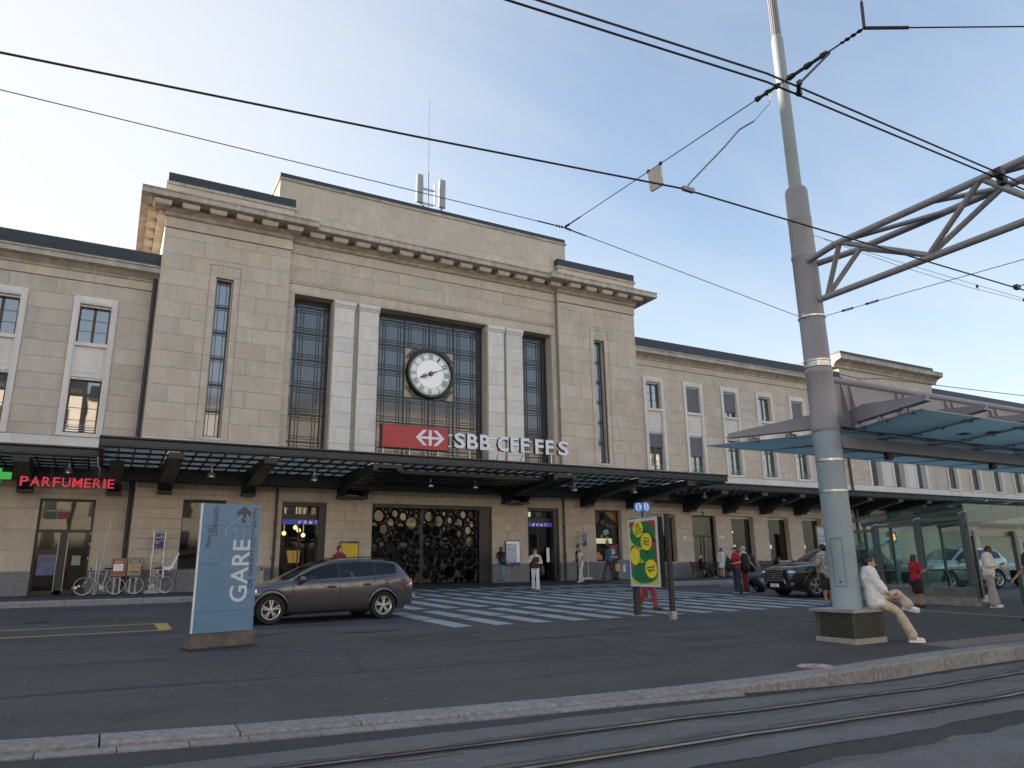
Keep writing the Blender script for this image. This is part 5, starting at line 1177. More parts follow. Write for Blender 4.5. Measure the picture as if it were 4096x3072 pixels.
for s in (-1, 1):
    es = [12.35]+[12.35+.86+1.72*j-.86 for j in range(1, 9)]
    for a, b in zip(es, es[1:]):
        y0, y1 = (6.9, 8.72) if s < 0 else (8.88, 11.3)
        gb_ = MB().add([(p_, q_, r_) for r_ in (3.985, 4.003) for p_, q_ in ((a+.006, y0), (b-.006, y0), (b-.006, y1), (a+.006, y1))], [(4,5,6,7),(0,1,5,4),(1,2,6,5),(2,3,7,6),(3,0,4,7)]); gb_.v = [(a_-skew(b_), b_, c_) for a_, b_, c_ in gb_.v]; gb_.build('glass_sheet', m_teal, rf)
for x in (13.47, 17.19, 20.9): MB().tube((x, 8.8, 3.50), (x, 8.8, 3.66), .085, 16).build('downlight', m_black, rf, smooth=True)
for x, y in ((15.1, 7.6), (14.75, 7.95)): MB().box(x, x+.3, y, y+.22, 4.004, 4.007).build('paper_scrap', m_white_p, rf)
# ================================================================ OVERHEAD WIRES
def wire(name, pts, r_, label, cat='wire', mat=None, group=None, sag=0):
    mb = MB()
    for a, b in zip(pts, pts[1:]):
        a, b = Vector(a), Vector(b); n = max(2, int((b-a).length/2.5)) if sag else 1; P = [a+(b-a)*i/n-Vector((0, 0, sag*4*(i/n)*(1-i/n))) for i in range(n+1)]
        mb.path(P, r_, 6)
    return tag(mb.build(name, mat or m_wire), label, cat, group)
wire('contact_wire', [(-30, 10.2, 5.6), (-6, 6.95, 5.6), (-1.16, 6.25, 5.6), (2.33, 5.78, 5.6), (5.2, 5.36, 5.6), (12.1, 5.28, 5.6), (60, 5.2, 5.6)], .0105, 'thick tram contact wire crossing the whole picture in front of the antenna')
wire('trolley_wire', [(-25, 6.6, 5.6), (2.36, 3.76, 5.6), (4.52, 3.545, 5.6), (8.06, 3.52, 5.6), (60, 3.5, 5.6)], .0095, 'upper one of the twin trolley wires at top centre', group='twin trolley wires')
wire('trolley_wire', [(-25, 6.5, 5.6), (2.22, 3.86, 5.6), (4.6, 3.625, 5.6), (8.21, 3.585, 5.6), (60, 3.6, 5.6)], .0095, 'lower one of the twin trolley wires at top centre', group='twin trolley wires')
sp = wire('span_wire', [(-25, 8.8, 6.75), (-1.57, 8.8, 6.79), (5.91, 8.8, 6.82)], .006, 'thin span wire from the left edge to the wire knot above the hall')
wire('span_wire', [(5.91, 8.8, 6.82), (11.43, 8.8, 6.15)], .006, 'thin span wire from the wire knot down to the mast')
A_, B_ = Vector((5.91, 8.8, 6.82)), Vector((5.60, 3.29, 6.3))
def onT(t): return A_+(B_-A_)*t
t1 = empty('cross_span', (5.8, 6, 6.5), label='cross span with insulators rising from the wire knot past the white plate', cat='wire')
MB().tube(onT(0), onT(.775), .006, 6).tube(onT(.80), onT(.845), .006, 6).tube(onT(.905), onT(1), .008, 6).build('span_cable', m_wire, t1)
def insul(p, q, par):
    p, q = Vector(p), Vector(q); mb = MB().tube(p, q, .018, 8)
    for t in (.05, .5, .92): c = p.lerp(q, t); mb.tube(c, c+(q-p)*.14, .032, 8, r2=.026)
    return mb.build('insulator', m_ceram, par)
insul(onT(.755), onT(.812), t1); insul(onT(.835), onT(.92), t1)
MB().tube(onT(.79), onT(.79)+Vector((.02, .02, -.10)), .012, 6).build('drop_clevis', m_alu, t1)
lk = MB()
for k in range(4):
    c = onT(.955+k*.012); lk.tube(c+Vector((.02, 0, 0)), c+(B_-A_)*.012+Vector((-.02, 0, 0)), .007, 5).tube(c-Vector((.02, 0, 0)), c+(B_-A_)*.012+Vector((.02, 0, 0)), .007, 5)
lk.build('turnbuckle', m_ceram, t1)
# knot fittings
kn = MB()
for q, ln_ in ((Vector((-.5, 0, .0)), 1), (Vector((.42, 0, -.055)), 1), ((B_-A_).normalized()*.5, 1)):
    kn.tube(A_+q*.35, A_+q, .011, 6)
    for k in range(3): c = A_+q*(.08+k*.1); kn.ell(c, .022, .022, .022, 6, 4)
kn.build('knot', m_ceram, t1)
wire('span_wire', [tuple(B_), (5.55, 3.2, 7.6)], .007, 'short span wire leaving the picture at the top edge beside the mast tip')
wire('span_wire', [tuple(B_), (7.9, 2.1, 6.35), (20, -3.8, 6.6)], .007, 'span wire leaving at the top right corner')
ub = MB().tube(tuple(B_), tuple(B_.lerp(Vector((7.9, 2.1, 6.35)), .16)), .016, 6).tube(tuple(B_), tuple(B_.lerp(Vector((5.55, 3.2, 7.6)), .2)), .016, 6); tag(ub.build('wire_splice', m_ceram), 'dark sleeves at the wire joint near the top right', 'wire')
# cross bar that joins the twin wires
tag(MB().tube((4.86, 3.50, 5.6), (4.98, 3.60, 5.6), .02, 6).box(4.85, 4.88, 3.48, 3.52, 5.58, 5.62).box(4.96, 5.0, 3.58, 3.62, 5.58, 5.62).tube((4.9, 3.53, 5.62), tuple(onT(.93)-Vector((0, 0, .02))), .012, 6).build('wire_clamp', m_ceram), 'small clamp bar joining the twin wires left of the mast', 'wire clamp')
tag(MB().tube((8.0, 3.50, 5.6), (8.3, 3.6, 5.6), .02, 6).box(7.97, 8.06, 3.47, 3.55, 5.56, 5.64).box(8.2, 8.3, 3.56, 3.63, 5.56, 5.64).build('wire_clamp', m_ceram), 'small clamp on the twin wires in front of the truss', 'wire clamp')
# steady arm and square plate
P0 = onT(.79)+Vector((.02, .02, -.12))
arm = MB().tube(P0, P0+Vector((-.06, .18, -.13)), .004, 5); q0 = P0+Vector((-.06, .18, -.13))
arm.path([q0, q0+Vector((-.06, .16, -.03)), q0+Vector((-.13, .33, -.17)), Vector((5.32, 5.30, 5.72)), Vector((5.28, 5.35, 5.66)), Vector((5.28, 5.36, 5.62))], .0095, 7).box(5.20, 5.36, 5.335, 5.38, 5.585, 5.63)
tag(arm.build('steady_arm', m_truss, None, smooth=True), 'curved steady arm holding the contact wire', 'bracket')
pl = empty('hanging_plate', tuple(onT(.43)), label='blank cream square plate hung on the cross span', cat='plate')
a, b = onT(.405), onT(.452); dn = Vector((.02, 0, -.30)); 
MB().add([a+Vector((.012, 0, -.02)), b+Vector((.012, 0, -.02)), b+dn*.93+Vector((.012, 0, 0)), b+dn+(a-b)*.07+Vector((.012, 0, 0)), a+dn+(b-a)*.07+Vector((.012, 0, 0)), a+dn*.93+Vector((.012, 0, 0)), a+Vector((-.012, 0, -.02)), b+Vector((-.012, 0, -.02)), b+dn*.93+Vector((-.012, 0, 0)), b+dn+(a-b)*.07+Vector((-.012, 0, 0)), a+dn+(b-a)*.07+Vector((-.012, 0, 0)), a+dn*.93+Vector((-.012, 0, 0))], [tuple(range(6)), tuple(range(11, 5, -1))]+[(i, (i+1) % 6, 6+(i+1) % 6, 6+i) for i in range(6)]).build('plate', M('plate_cream', (.50, .46, .40), .6, var=.08, scale=5), pl)
for c in (a, b): MB().ell(c, .022, .03, .03, 8, 6).build('hanger_clip', m_ceram, pl)
wire('span_wire', [(11.75, 8.56, 6.17), (11.97, 7.18, 6.17), (12.32, 5.29, 6.17), (13.2, .5, 6.2)], .006, 'span wire with turnbuckle from the mast clamp to the right edge')
tb_ = MB()
for c, d in ((Vector((11.80, 8.2, 6.17)), .18), (Vector((11.87, 7.75, 6.17)), .2)):
    for s in (-1, 1): tb_.tube(c+Vector((0, 0, .015*s)), c+Vector((.03, -d, .015*s)), .007, 5)
    tb_.ell(c, .025, .03, .025, 6, 4); tb_.ell(c+Vector((.03, -d, 0)), .02, .03, .02, 6, 4)
tag(tb_.build('turnbuckle', m_ceram), 'double turnbuckle right of the mast on the span wire', 'turnbuckle')
wire('feeder_wire', [(11.85, 8.76, 8.02), (19.9, 8.73, 8.0), (60, 8.7, 7.8)], .005, 'upper of two thin feeder wires behind the truss', group='thin wires behind the truss', sag=.02)
wire('feeder_wire', [(12.3, 8.76, 8.0), (19.9, 8.73, 7.93), (60, 8.7, 7.7)], .005, 'lower of two thin feeder wires behind the truss', group='thin wires behind the truss', sag=.10)
cb = MB().path([(12.05, 8.62, 5.05), (12.5, 8.5, 4.98), (13.0, 8.4, 5.02), (16, 8.0, 4.98), (24, 7.2, 5.0)], .008, 5); tag(cb.build('cable', m_wire), 'thin dark cable from the mast across the carved relief', 'cable')
kn2 = MB()
for x, y in ((17.81, 8.74), (19.9, 8.73)): kn2.ell((x, y, 7.96), .03, .03, .05, 6, 4).tube((x, y, 8.0), (x+.05, y, 7.88), .006, 4)
tag(kn2.build('wire_clip', m_ceram), 'small clips on the thin feeder wires at the right edge', 'wire clamp')
tag(MB().path([(11.9, 5.28, 5.61), (12.25, 5.0, 5.78), (12.3, 4.98, 5.95)], .008, 5).tube((12.25, 5.0, 5.78), (12.2, 5.27, 5.61), .008, 5).box(11.85, 11.95, 5.25, 5.31, 5.58, 5.65).build('wire_hanger', m_ceram), 'thin triangular wire hanger at the right edge below the truss', 'bracket')
# ================================================================ TOTEM
def place(px, py): return Vector((px, py, gz(py)))
m_totb = M('totem_blue', (.10, .205, .325), .38, var=.10, scale=.9, bump=.05, bscale=60); m_tdark = M('totem_dark', (.02, .025, .035), .5); m_tlight = M('totem_light', (.55, .62, .68), .45); m_tgrey = M('totem_arrow', (.055, .060, .068), .5)
ta, tb2 = Vector((1.385, 13.46, 0)), Vector((2.40, 13.70, 0)); tang = math.atan2(tb2.y-ta.y, tb2.x-ta.x); tw = (tb2-ta).length; tz = gz(13.5)
tt = empty('totem_sign', (*(ta+(tb2-ta)/2).xy, tz), label='tall blue totem sign reading GARE DE GENEVE CORNAVIN on a dark stone base', cat='sign')
def T4(u, v, d=0):     # panel coordinates: u along the face, v up, d out of the face
    n = Vector((math.sin(tang), -math.cos(tang), 0)); p = ta+(tb2-ta).normalized()*u+n*d
    return Matrix.Translation((p.x, p.y, tz+v)) @ Matrix.Rotation(tang, 4, 'Z') @ Matrix.Rotation(math.pi/2, 4, 'X')
def tbox(name, u0, u1, v0, v1, d0, d1, mat, par=None):
    n = Vector((math.sin(tang), -math.cos(tang), 0)); e = (tb2-ta).normalized(); vs = []
    for v in (v0, v1):
        for u, d in ((u0, d1), (u1, d1), (u1, d0), (u0, d0)):
            p = ta+e*u+n*d; vs.append((p.x, p.y, tz+v))
    return MB().add(vs, [(3,2,1,0),(4,5,6,7),(0,1,5,4),(1,2,6,5),(2,3,7,6),(3,0,4,7)]).build(name, mat, par or tt)
tbox('stone_base', -.03, tw+.01, -.08, .255, -.22, .05, M('totem_base', (.10, .085, .075), .7, var=.5, scale=4, bump=.2)); tbox('footing', -.06, tw+.04, -.06, .035, -.27, .10, m_asph2)
for i, (v0, v1) in enumerate(((.265, .60), (.604, 1.385), (1.389, 2.02), (2.024, 2.40))): tbox('panel', .01, tw-.01, v0, v1, -.07, 0, m_totb)
tbox('edge_strip', .0, .012, .27, 2.4, -.07, .004, m_white_p)
def ttext(s, u, v, hgt, length, mat, bold=0, shear=0):
    # text reading upwards: baseline along +v, letters' tops towards -u
    me = text_mb(s, 1, bold=bold, shear=shear); vx = me.vertices; xs_ = [p.co.x for p in vx]; ys_ = [p.co.y for p in vx]; x0, x1, y0, y1 = min(xs_), max(xs_), min(ys_), max(ys_)
    for p in vx: p.co.x = (p.co.x-x0)/(x1-x0)*length; p.co.y = (p.co.y-y0)/(y1-y0)*hgt
    objm('lettering', me, tt, mat, False, T4(u, v, .005) @ Matrix.Rotation(math.pi/2, 4, 'Z'))
ttext('GARE', .885, .74, .31, 1.05, m_tlight, .01); ttext('DE GENÈVE CORNAVIN', .965, .97, .095, 1.37, m_tdark); ttext('Place de', .185, 1.66, .075, .33, m_tdark, 0, .1); ttext('CORNAVIN', .285, 1.84, .085, .52, m_tdark)
def tpoly(pts, mat, name, d=.006):
    n = len(pts); MB().add([(u, v, 0) for u, v in pts], [tuple(range(n))]).v
    objm(name, MB().add([(u, v, 0) for u, v in pts], [tuple(range(n))]).mesh(name, fix=False), tt, mat, False, T4(0, 0, d))
ac = .735
tpoly([(ac, 2.37), (ac+.125, 2.27), (ac+.125, 2.19), (ac+.035, 2.255), (ac+.035, 2.08), (ac-.03, 2.08), (ac-.03, 2.255), (ac-.125, 2.19), (ac-.125, 2.27)], m_tgrey, 'arrow')
ol = [(.70, 2.205), (.95, 1.96), (.95, 1.83), (.755, 2.0), (.755, 1.62), (.625, 1.62), (.625, 2.0), (.43, 1.83), (.43, 1.98), (.70, 2.205)]
mbo = MB()
for p, q in zip(ol, ol[1:]): mbo.tube((p[0], p[1], 0), (q[0], q[1], 0), .0028, 4)
objm('arrow_outline', mbo.mesh('arrow_outline'), tt, m_tlight, False, T4(0, 0, .006))
# ================================================================ CITY POSTER PANEL
ip = empty('poster_panel', (11.72, 14.4, gz(14.4)), label='free-standing dark frame with a yellow and green city agenda poster', cat='advertising panel')
m_post = M('post_bronze', (.030, .028, .026), .5); pa, pb = Vector((11.76, 15.1, 0)), Vector((11.69, 13.64, 0))
pe = (pb-pa).normalized(); pn = Vector((-abs(pe.y), pe.x*math.copysign(1, -pe.y), 0)); pn = Vector((pe.y, -pe.x, 0)); 
if pn.x > 0: pn = -pn
pz = gz(14.4); pw_ = (pb-pa).length
def PP(u, v, d): p = pa+pe*u+pn*d; return Vector((p.x, p.y, pz+v))
def pbox(name, u0, u1, v0, v1, d0, d1, mat, par=None):
    vs = [PP(u, v, d) for v in (v0, v1) for u, d in ((u0, d0), (u1, d0), (u1, d1), (u0, d1))]
    return MB().add(vs, [(3,2,1,0),(4,5,6,7),(0,1,5,4),(1,2,6,5),(2,3,7,6),(3,0,4,7)]).build(name, mat, par or ip)
pbox('post', pw_-.07, pw_+.03, -.03, 2.43, -.20, -.10, m_post); pbox('post', .04, .16, .0, 2.40, -.18, -.04, m_post); pbox('post_shoe', pw_-.085, pw_+.045, -.03, .17, -.215, -.085, m_galv)
pbox('case', .02, 1.26, .70, 2.38, -.16, -.015, m_black)
fr_ = pbox('white_frame', .03, 1.25, .71, 2.37, -.014, 0, M('frame_pale', (.50, .56, .60), .5))
pU0, pU1, pV0, pV1 = .10, 1.18, .78, 2.30
pbox('poster', pU0, pU1, pV0, pV1, .002, .006, M('poster_yellow', (.62, .55, .03), .5))
m_pr = M('poster_red', (.36, .045, .055), .5); m_pg = M('poster_green', (.012, .165, .060), .5, var=.12, scale=4); m_pk = M('poster_dark', (.03, .05, .045), .5); m_py = M('poster_yellow2', (.72, .64, .04), .5)
lay = [.008]
def pshape(pts, mat, name='print_shape'):
    d = lay[0]; lay[0] += .0012; U = lambda s: lerp(pU0, pU1, s); V = lambda s: lerp(pV0, pV1, s); n = len(pts)
    MB().add([PP(U(min(1, max(0, a))), V(min(1, max(0, b))), d) for a, b in pts], [tuple(range(n))]).build(name, mat, fr_)
def pell(cx, cz, rx, rz, n=28): return [(cx+rx*math.cos(2*math.pi*i/n), cz+rz*math.sin(2*math.pi*i/n)) for i in range(n)]
pshape([(0, 1), (.45, 1), (.25, .9), (0, .88)], m_pr); pshape([(.55, 1), (1, 1), (1, .8), (.8, .93)], m_pr); pshape([(.75, .6), (1, .72), (1, .45), (.7, .55)], m_pr); pshape([(.1, .62), (.35, .56), (.15, .4), (0, .45), (0, .55)], m_pr); pshape([(0, .42), (.3, .36), (.0, .2)], m_pr); pshape([(.7, .42), (1, .45), (1, .25), (.85, .3)], m_pr)
pshape(pell(.5, .78, .49, .205), m_pg); pshape([(.35, .98), (.62, .99), (.5, .9), (.95, .72), (.97, .66), (.75, .62), (.6, .7), (.45, .82)], m_pk); pshape([(.57, .93), (.85, .93), (.97, .82), (.9, .78), (.7, .84)], m_pg)
pshape(pell(.68, .46, .32, .115), m_pg); pshape([(.42, .56), (.6, .36), (.52, .34), (.35, .5)], m_pg); pshape([(.55, .57), (.75, .56), (.62, .42)], m_pk)
pshape(pell(.5, .16, .49, .15), m_pg); pshape([(.1, .27), (.9, .3), (.75, .34), (.3, .33)], m_pg); pshape([(.25, .09), (.65, .11), (.55, .08)], m_pk)
ovs = [(.36, .875, .20, .135, 'toute\nl’offre\nculturelle\ngenevoise', .22), (.66, .665, .21, .14, 'est sur\nl’agenda\nen ligne', -.12), (.20, .44, .19, .14, '', 0), (.79, .235, .22, .145, 'geneve.ch\n/agenda', .12)]
for cx_, cz_, rx, rz, tx, rot in ovs:
    pshape(pell(cx_, cz_, rx, rz), m_py, 'print_oval')
    if tx:
        c = PP(lerp(pU0, pU1, cx_), lerp(pV0, pV1, cz_), lay[0]+.003); me = text_mb(tx, .085, align='CENTER', line=.85, bold=.0012)
        ys_ = [p.co.y for p in me.vertices]; ym = (min(ys_)+max(ys_))/2
        for p in me.vertices: p.co.y -= ym
        ez = Vector((0, 0, 1)); Mt = Matrix(((pe.x, ez.x, pn.x, c.x), (pe.y, ez.y, pn.y, c.y), (pe.z, ez.z, pn.z, c.z), (0, 0, 0, 1)))
        objm('print_text', me, fr_, m_black, False, Mt @ Matrix.Rotation(rot, 4, 'Z'))
# information cube on its pole
ic = empty('information_cube', (16.26, 20.0, gz(20)), label='blue information cube with white letter i on a pole above the poster panel', cat='sign')
icx, icy = 16.26, 20.0; iz = 3.39; r45 = Matrix.Rotation(R(45)-YAW+.0, 4, 'Z')
MB().tube((icx, icy, gz(20)), (icx, icy, iz), .028, 10).build('pole', m_post, ic)
hs = .19
objm('cube', MB().box(-hs, hs, -hs, hs, -.155, .155).mesh('cube'), ic, M('info_blue', (.015, .10, .36), .4, emit=(.02, .14, .5), estr=.12), False, Matrix.Translation((icx, icy, iz+.1)) @ r45)
for q in (0, -90):
    Mq = Matrix.Translation((icx, icy, iz+.1)) @ r45 @ Matrix.Rotation(R(q), 4, 'Z') @ Matrix.Translation((0, -hs-.002, 0))
    objm('white_oval', MB().prism(pell(0, 0, .135, .14), 'y', -.002, .002).mesh('white_oval'), ic, m_signwhite, False, Mq)
    objm('letter_i', MB().box(-.045, .025, -.008, -.003, .015, .042).box(-.024, .025, -.008, -.003, -.08, .015).box(-.05, .05, -.008, -.003, -.10, -.08).prism(circ(0, .08, .03, 14), 'y', -.008, -.003).mesh('letter_i'), ic, bpy.data.materials['info_blue'], False, Mq)
# ================================================================ NO SMOKING SIGNS, BOXES, BENCHES
m_navy = M('sign_navy', (.018, .028, .13), .45)
def smoke_sign(loc, label, w=.40, h=2.42):
    o = empty('no_smoking_sign', loc, label=label, cat='sign', group='blue no smoking signs on tube stands')
    x0 = w/2; mb = MB()
    for s in (-1, 1): mb.tube((s*x0, 0, .03), (s*x0, 0, h-.08), .018, 8)
    mb.path([(-x0, 0, h-.08), (-x0+.05, 0, h-.02), (-x0+.1, 0, h), (x0-.1, 0, h), (x0-.05, 0, h-.02), (x0, 0, h-.08)], .018, 8); mb.build('tube_stand', m_alu, o, smooth=True, local=True)
    MB().box(-x0+.03, x0-.03, -.012, .0, h-.70, h-.09).build('panel', m_navy, o, local=True)
    f = MB(); a = x0-.065; 
    for p in ((-a, a, h-.125, h-.117), (-a, a, h-.425, h-.417), (-a, -a+.008, h-.425, h-.117), (a-.008, a, h-.425, h-.117)): f.box(p[0], p[1], -.016, -.012, p[2], p[3])
    f.box(-.08, .06, -.017, -.012, h-.30, h-.275).box(.07, .09, -.017, -.012, h-.30, h-.275).box(.02, .09, -.017, -.012, h-.24, h-.225).box(.03, .08, -.017, -.012, h-.2, h-.19)
    for k in range(3): f.box(-a, -a+.16-.03*k, -.016, -.012, h-.47-.028*k, h-.462-.028*k)
    f.box(-a, -a+.07, -.016, -.012, h-.64, h-.63); f.build('print', m_signwhite, o, local=True)
    MB().bar((-.09, -.018, h-.19), (.09, -.018, h-.36), .012, .004, up=(0, 1, 0)).build('red_bar', m_red, o, local=True)
    MB().prism([(-.34, -.16), (.34, -.16), (.38, 0), (.34, .2), (-.34, .2), (-.38, 0)], 'z', 0, .11).build('concrete_foot', M('foot_white', (.45, .46, .46), .7) if 'foot_white' not in bpy.data.materials else bpy.data.materials['foot_white'], o, local=True)
    return o
smoke_sign((1.85, 32.35, .75), 'blue no smoking sign on a tube stand behind the bicycles')
smoke_sign((22.35, 32.45, .83), 'blue no smoking sign on a tube stand behind the couple near the drainpipe')
smoke_sign((37.2, 29.0, .75), 'blue no smoking sign on a tube stand left of the mast')
tag(MB().box(1.68, 2.02, 32.38, 32.44, .86, 1.95).build('leaning_board', M('board_cream', (.34, .30, .25), .7, var=.1, scale=4)), 'cream board leaning on the no smoking sign behind the bicycles', 'board')
def news_box(x, w, z0, z1, label, col, title, tcol):
    o = empty('newspaper_box', (x+w/2, 32.6, z0), label=label, cat='newspaper box', group='newspaper boxes by the bicycles')
    MB().box(x, x+w, 32.45, 32.8, z0, z1).box(x-.015, x+w+.015, 32.43, 32.82, z1, z1+.03).build('cabinet', M('cab', (.25, .22, .18), .6), o)
    MB().box(x+.12, x+.18, 32.6, 32.66, .75, z0).box(x+w-.18, x+w-.12, 32.6, 32.66, .75, z0).build('legs', m_galv, o)
    pc = piece('poster', M('news', col, .6, var=.15, scale=6), o, x+.03, x+w-.03, 32.44, 32.45, z0+.05, z1-.03)
    tp_ = piece('title_band', tcol, o, x+.07, x+w-.07, 32.43, 32.44, z1-.17, z1-.05)
    text_obj('title', title, .1, face_front(x+.12, 32.425, z1-.145), m_signwhite, o, fit=(w-.26, .07))
    return o
nb1 = news_box(.28, .50, 1.42, 2.06, 'orange newspaper box with a white headline sheet behind the left bicycle', (.35, .11, .06), 'LE JOURNAL', M('news_orange', (.40, .10, .05), .6))
piece('headline_sheet', m_signwhite, nb1, .36, .68, 32.425, 32.438, 1.62, 1.88)
for k, t in enumerate(('L’achat', 'de drones', 'devant', 'justice')): text_obj('headline', t, .06, face_front(.41, 32.42, 1.83-.055*k), m_black, nb1, fit=(.21, .035))
nb2 = news_box(.83, .50, 1.42, 2.09, 'tan newspaper box with a green title band between the two bicycles', (.45, .33, .19), 'GHI', M('news_green', (.03, .13, .06), .6)); piece('green_footer', bpy.data.materials['news_green'], nb2, .92, 1.24, 32.43, 32.438, 1.55, 1.60)
nb3 = news_box(5.55, .42, .98, 1.72, 'pale newspaper box with stickers half hidden by the blue totem', (.35, .34, .31), 'NEWS', m_blackfr)
tag(MB().tube((-.18, 32.5, .75), (.13, 32.5, 3.95), .022, 8).tube((-.16, 32.52, .75), (-.12, 32.52, 2.3), .045, 8).box(-.24, -.2, 32.4, 32.5, .75, 2.25).build('sign_post', m_galv), 'slender steel post leaning at the corner left of the newspaper boxes', 'post')
ub_ = empty('utility_cabinet', (25, 32.7, .83), label='grey utility cabinet with a blue stripe under the poster window', cat='cabinet')
MB().box(24.48, 25.52, 32.4, 32.85, .88, 1.78).box(24.44, 25.56, 32.36, 32.88, 1.78, 1.82).build('body', M('cab_grey', (.16, .165, .17), .5, .3, var=.25, scale=4), ub_); MB().box(24.55, 25.5, 32.42, 32.86, .78, .88).build('foot', m_plinth, ub_)
piece('blue_stripe', M('tape_blue', (.03, .10, .40), .5), ub_, 25.15, 25.28, 32.392, 32.4, .9, 1.76); piece('sticker', m_white_p, ub_, 24.82, 24.95, 32.392, 32.4, 1.2, 1.55); text_obj('sticker_number', '4', .2, face_front(24.84, 32.386, 1.36), m_black, ub_, fit=(.08, .13)); piece('silver_tape', m_alu, ub_, 25.38, 25.44, 32.392, 32.4, .9, 1.76)
m_bslat = M('bench_wood', (.085, .05, .035), .6, var=.25, scale=7)
def bench(loc, rz, label, L_=1.0):
    o = empty('park_bench', loc, rz, label=label, cat='bench', group='slatted benches along the station wall')
    for k in range(5): MB().box(-L_/2, L_/2, -.42+k*.09, -.42+k*.09+.07, .42, .45).build('seat_slat', m_bslat, o, local=True)
    for k in range(5): MB().box(-L_/2, L_/2, .06+k*.028, .085+k*.028, .50+k*.085, .57+k*.085).build('back_slat', m_bslat, o, local=True)
    for s in (-1, 1):
        x = s*(L_/2-.08); MB().bar((x, -.40, .42), (x, -.42, 0), .03, .05).bar((x, .02, .44), (x, .10, 0), .03, .05).bar((x, .05, .42), (x, .2, .95), .03, .04).bar((x, -.42, .40), (x, .06, .40), .03, .04).bar((x, -.40, .62), (x, .1, .66), .035, .03).build('bench_frame', m_blackfr, o, local=True)
    return o
bench((30.35, 32.3, .752), R(0), 'dark slatted bench with the person in black', 1.3); bench((31.85, 32.5, .752), R(0), 'dark slatted bench with the man in the cap left of door 4', 1.1); bench((36.2, 32.4, .752), 0, 'brown slatted bench with a person in jeans behind the backpackers', 1.5); bench((37.55, 31.2, .752), R(-12), 'empty brown slatted bench left of the mast', 1.1)
# white information steles and screen near the mast
def stele(loc, w, h, label):
    o = empty('information_stele', loc, label=label, cat='stele', group='pale information steles by the right wing')
    MB().box(-w/2, w/2, -.05, .05, .0, h).build('panel', M('stele_pale', (.36, .38, .42), .5, var=.08, scale=2) if 'stele_pale' not in bpy.data.materials else bpy.data.materials['stele_pale'], o, local=True); MB().box(-w/2, w/2, -.06, -.05, .0, h*.3).build('lower_panel', M('stele_olive', (.10, .10, .08), .6) if 'stele_olive' not in bpy.data.materials else bpy.data.materials['stele_olive'], o, local=True)
    MB().box(-w/2-.02, -w/2, -.06, .06, 0, h+.02).box(w/2, w/2+.02, -.06, .06, 0, h+.02).build('edge', m_alu, o, local=True); MB().box(-w/2, w/2, -.058, -.05, h-.08, h).build('red_band', m_red, o, local=True)
    for k in range(5): MB().box(-w/2+.05, w/2-.08, -.056, -.051, h*.42+k*.24, h*.42+k*.24+.12).build('map_print', M('map_grey', (.22, .26, .32), .5, var=.4, scale=6) if 'map_grey' not in bpy.data.materials else bpy.data.materials['map_grey'], o, local=True)
stele((35.2, 27.6, .752), .85, 2.75, 'tall pale information stele left of the mast'); stele((44.6, 29.5, .752), .8, 2.9, 'pale stele with a red top between mast and glass shelter')
dp = empty('signal_display', (40.5, 27.2, .75), label='small black box with an orange lit sign on a pole right of the mast', cat='signal')
MB().tube((40.6, 27.25, .75), (40.6, 27.25, 2.7), .05, 8).build('pole', m_blackfr, dp); MB().box(40.3, 40.95, 27.0, 27.2, 2.55, 3.2).build('housing', m_black, dp)
mo = M('orange_led', (.8, .2, .02), .5, emit=(1, .22, .03), estr=1.6); mb = MB()
for k in range(26):
    xx = random.uniform(40.42, 40.78); zz = random.uniform(2.65, 3.08); mb.box(xx, xx+.07, 26.985, 27.0, zz, zz+.05)
mb.build('led_sign', mo, dp)
# ================================================================ GLASS SHELTER OVER THE ESCALATOR
gs = empty('glass_shelter', (23, 13, gz(13)), label='green glass shelter with sloping roof over the escalator at right', cat='shelter')
m_gpost = M('shelter_steel', (.13, .15, .155), .4, .5); g0 = gz(12)
SX0, SX1, SY0, SY1 = 21.62, 27.5, 12.1, 16.4
# concrete base, near side along y (left flank) and front along x
MB().box(SX0, SX0+.25, SY0, SY1, g0-.05, g0+.24).box(SX0-.08, SX0+.3, SY0-.1, SY1, g0-.05, g0+.10).build('base_wall', M('shelter_base', (.22, .22, .21), .7, var=.3, scale=5), gs)
MB().box(SX0+.02, SX0+.14, SY0, SY1, g0+.24, g0+.52).build('base_panel', M('base_steel', (.17, .18, .18), .45, .4, var=.2, scale=4), gs)
MB().box(SX0, SX1, SY1-.2, SY1, g0-.1, g0+.5).build('base_wall', bpy.data.materials['shelter_base'], gs)
zA, zB = g0+2.72, g0+2.95
def roofz(y): return lerp(zB, zA-.1, (y-SY0)/(SY1-SY0))
for y in (SY0+.02, SY0+1.42, SY0+2.85, SY1-.05):
    for q in (0, .13): MB().bar((SX0+.08, y+q, g0+.2), (SX0+.08, y+q, roofz(y)-.32), .06, .10, up=(0, 1, 0)).build('post', m_gpost, gs)
    MB().tube((SX0-.06, y+.07, roofz(y)-.36), (SX0+.25, y+.07, roofz(y)-.30), .03, 8).build('spider_fixing', m_galv, gs)
for a, b in ((SY0+.15, SY0+1.4), (SY0+1.55, SY0+2.83), (SY0+2.98, SY1-.05)):
    MB().box(SX0+.04, SX0+.055, a, b, g0+.55, g0+1.0).build('glass_panel', m_glassT, gs); MB().box(SX0+.04, SX0+.055, a, b, g0+1.02, roofz(b)-.34).build('glass_panel', m_glassT, gs)
    MB().box(SX0+.03, SX0+.07, a, b, g0+.99, g0+1.03).box(SX0+.02, SX0+.1, a, b, roofz(b)-.42, roofz(b)-.34).build('rail', m_gpost, gs)
    MB().box(SX1-.05, SX1, a, b, g0+.5, roofz(b)-.3).build('glass_panel', m_glassT, gs)
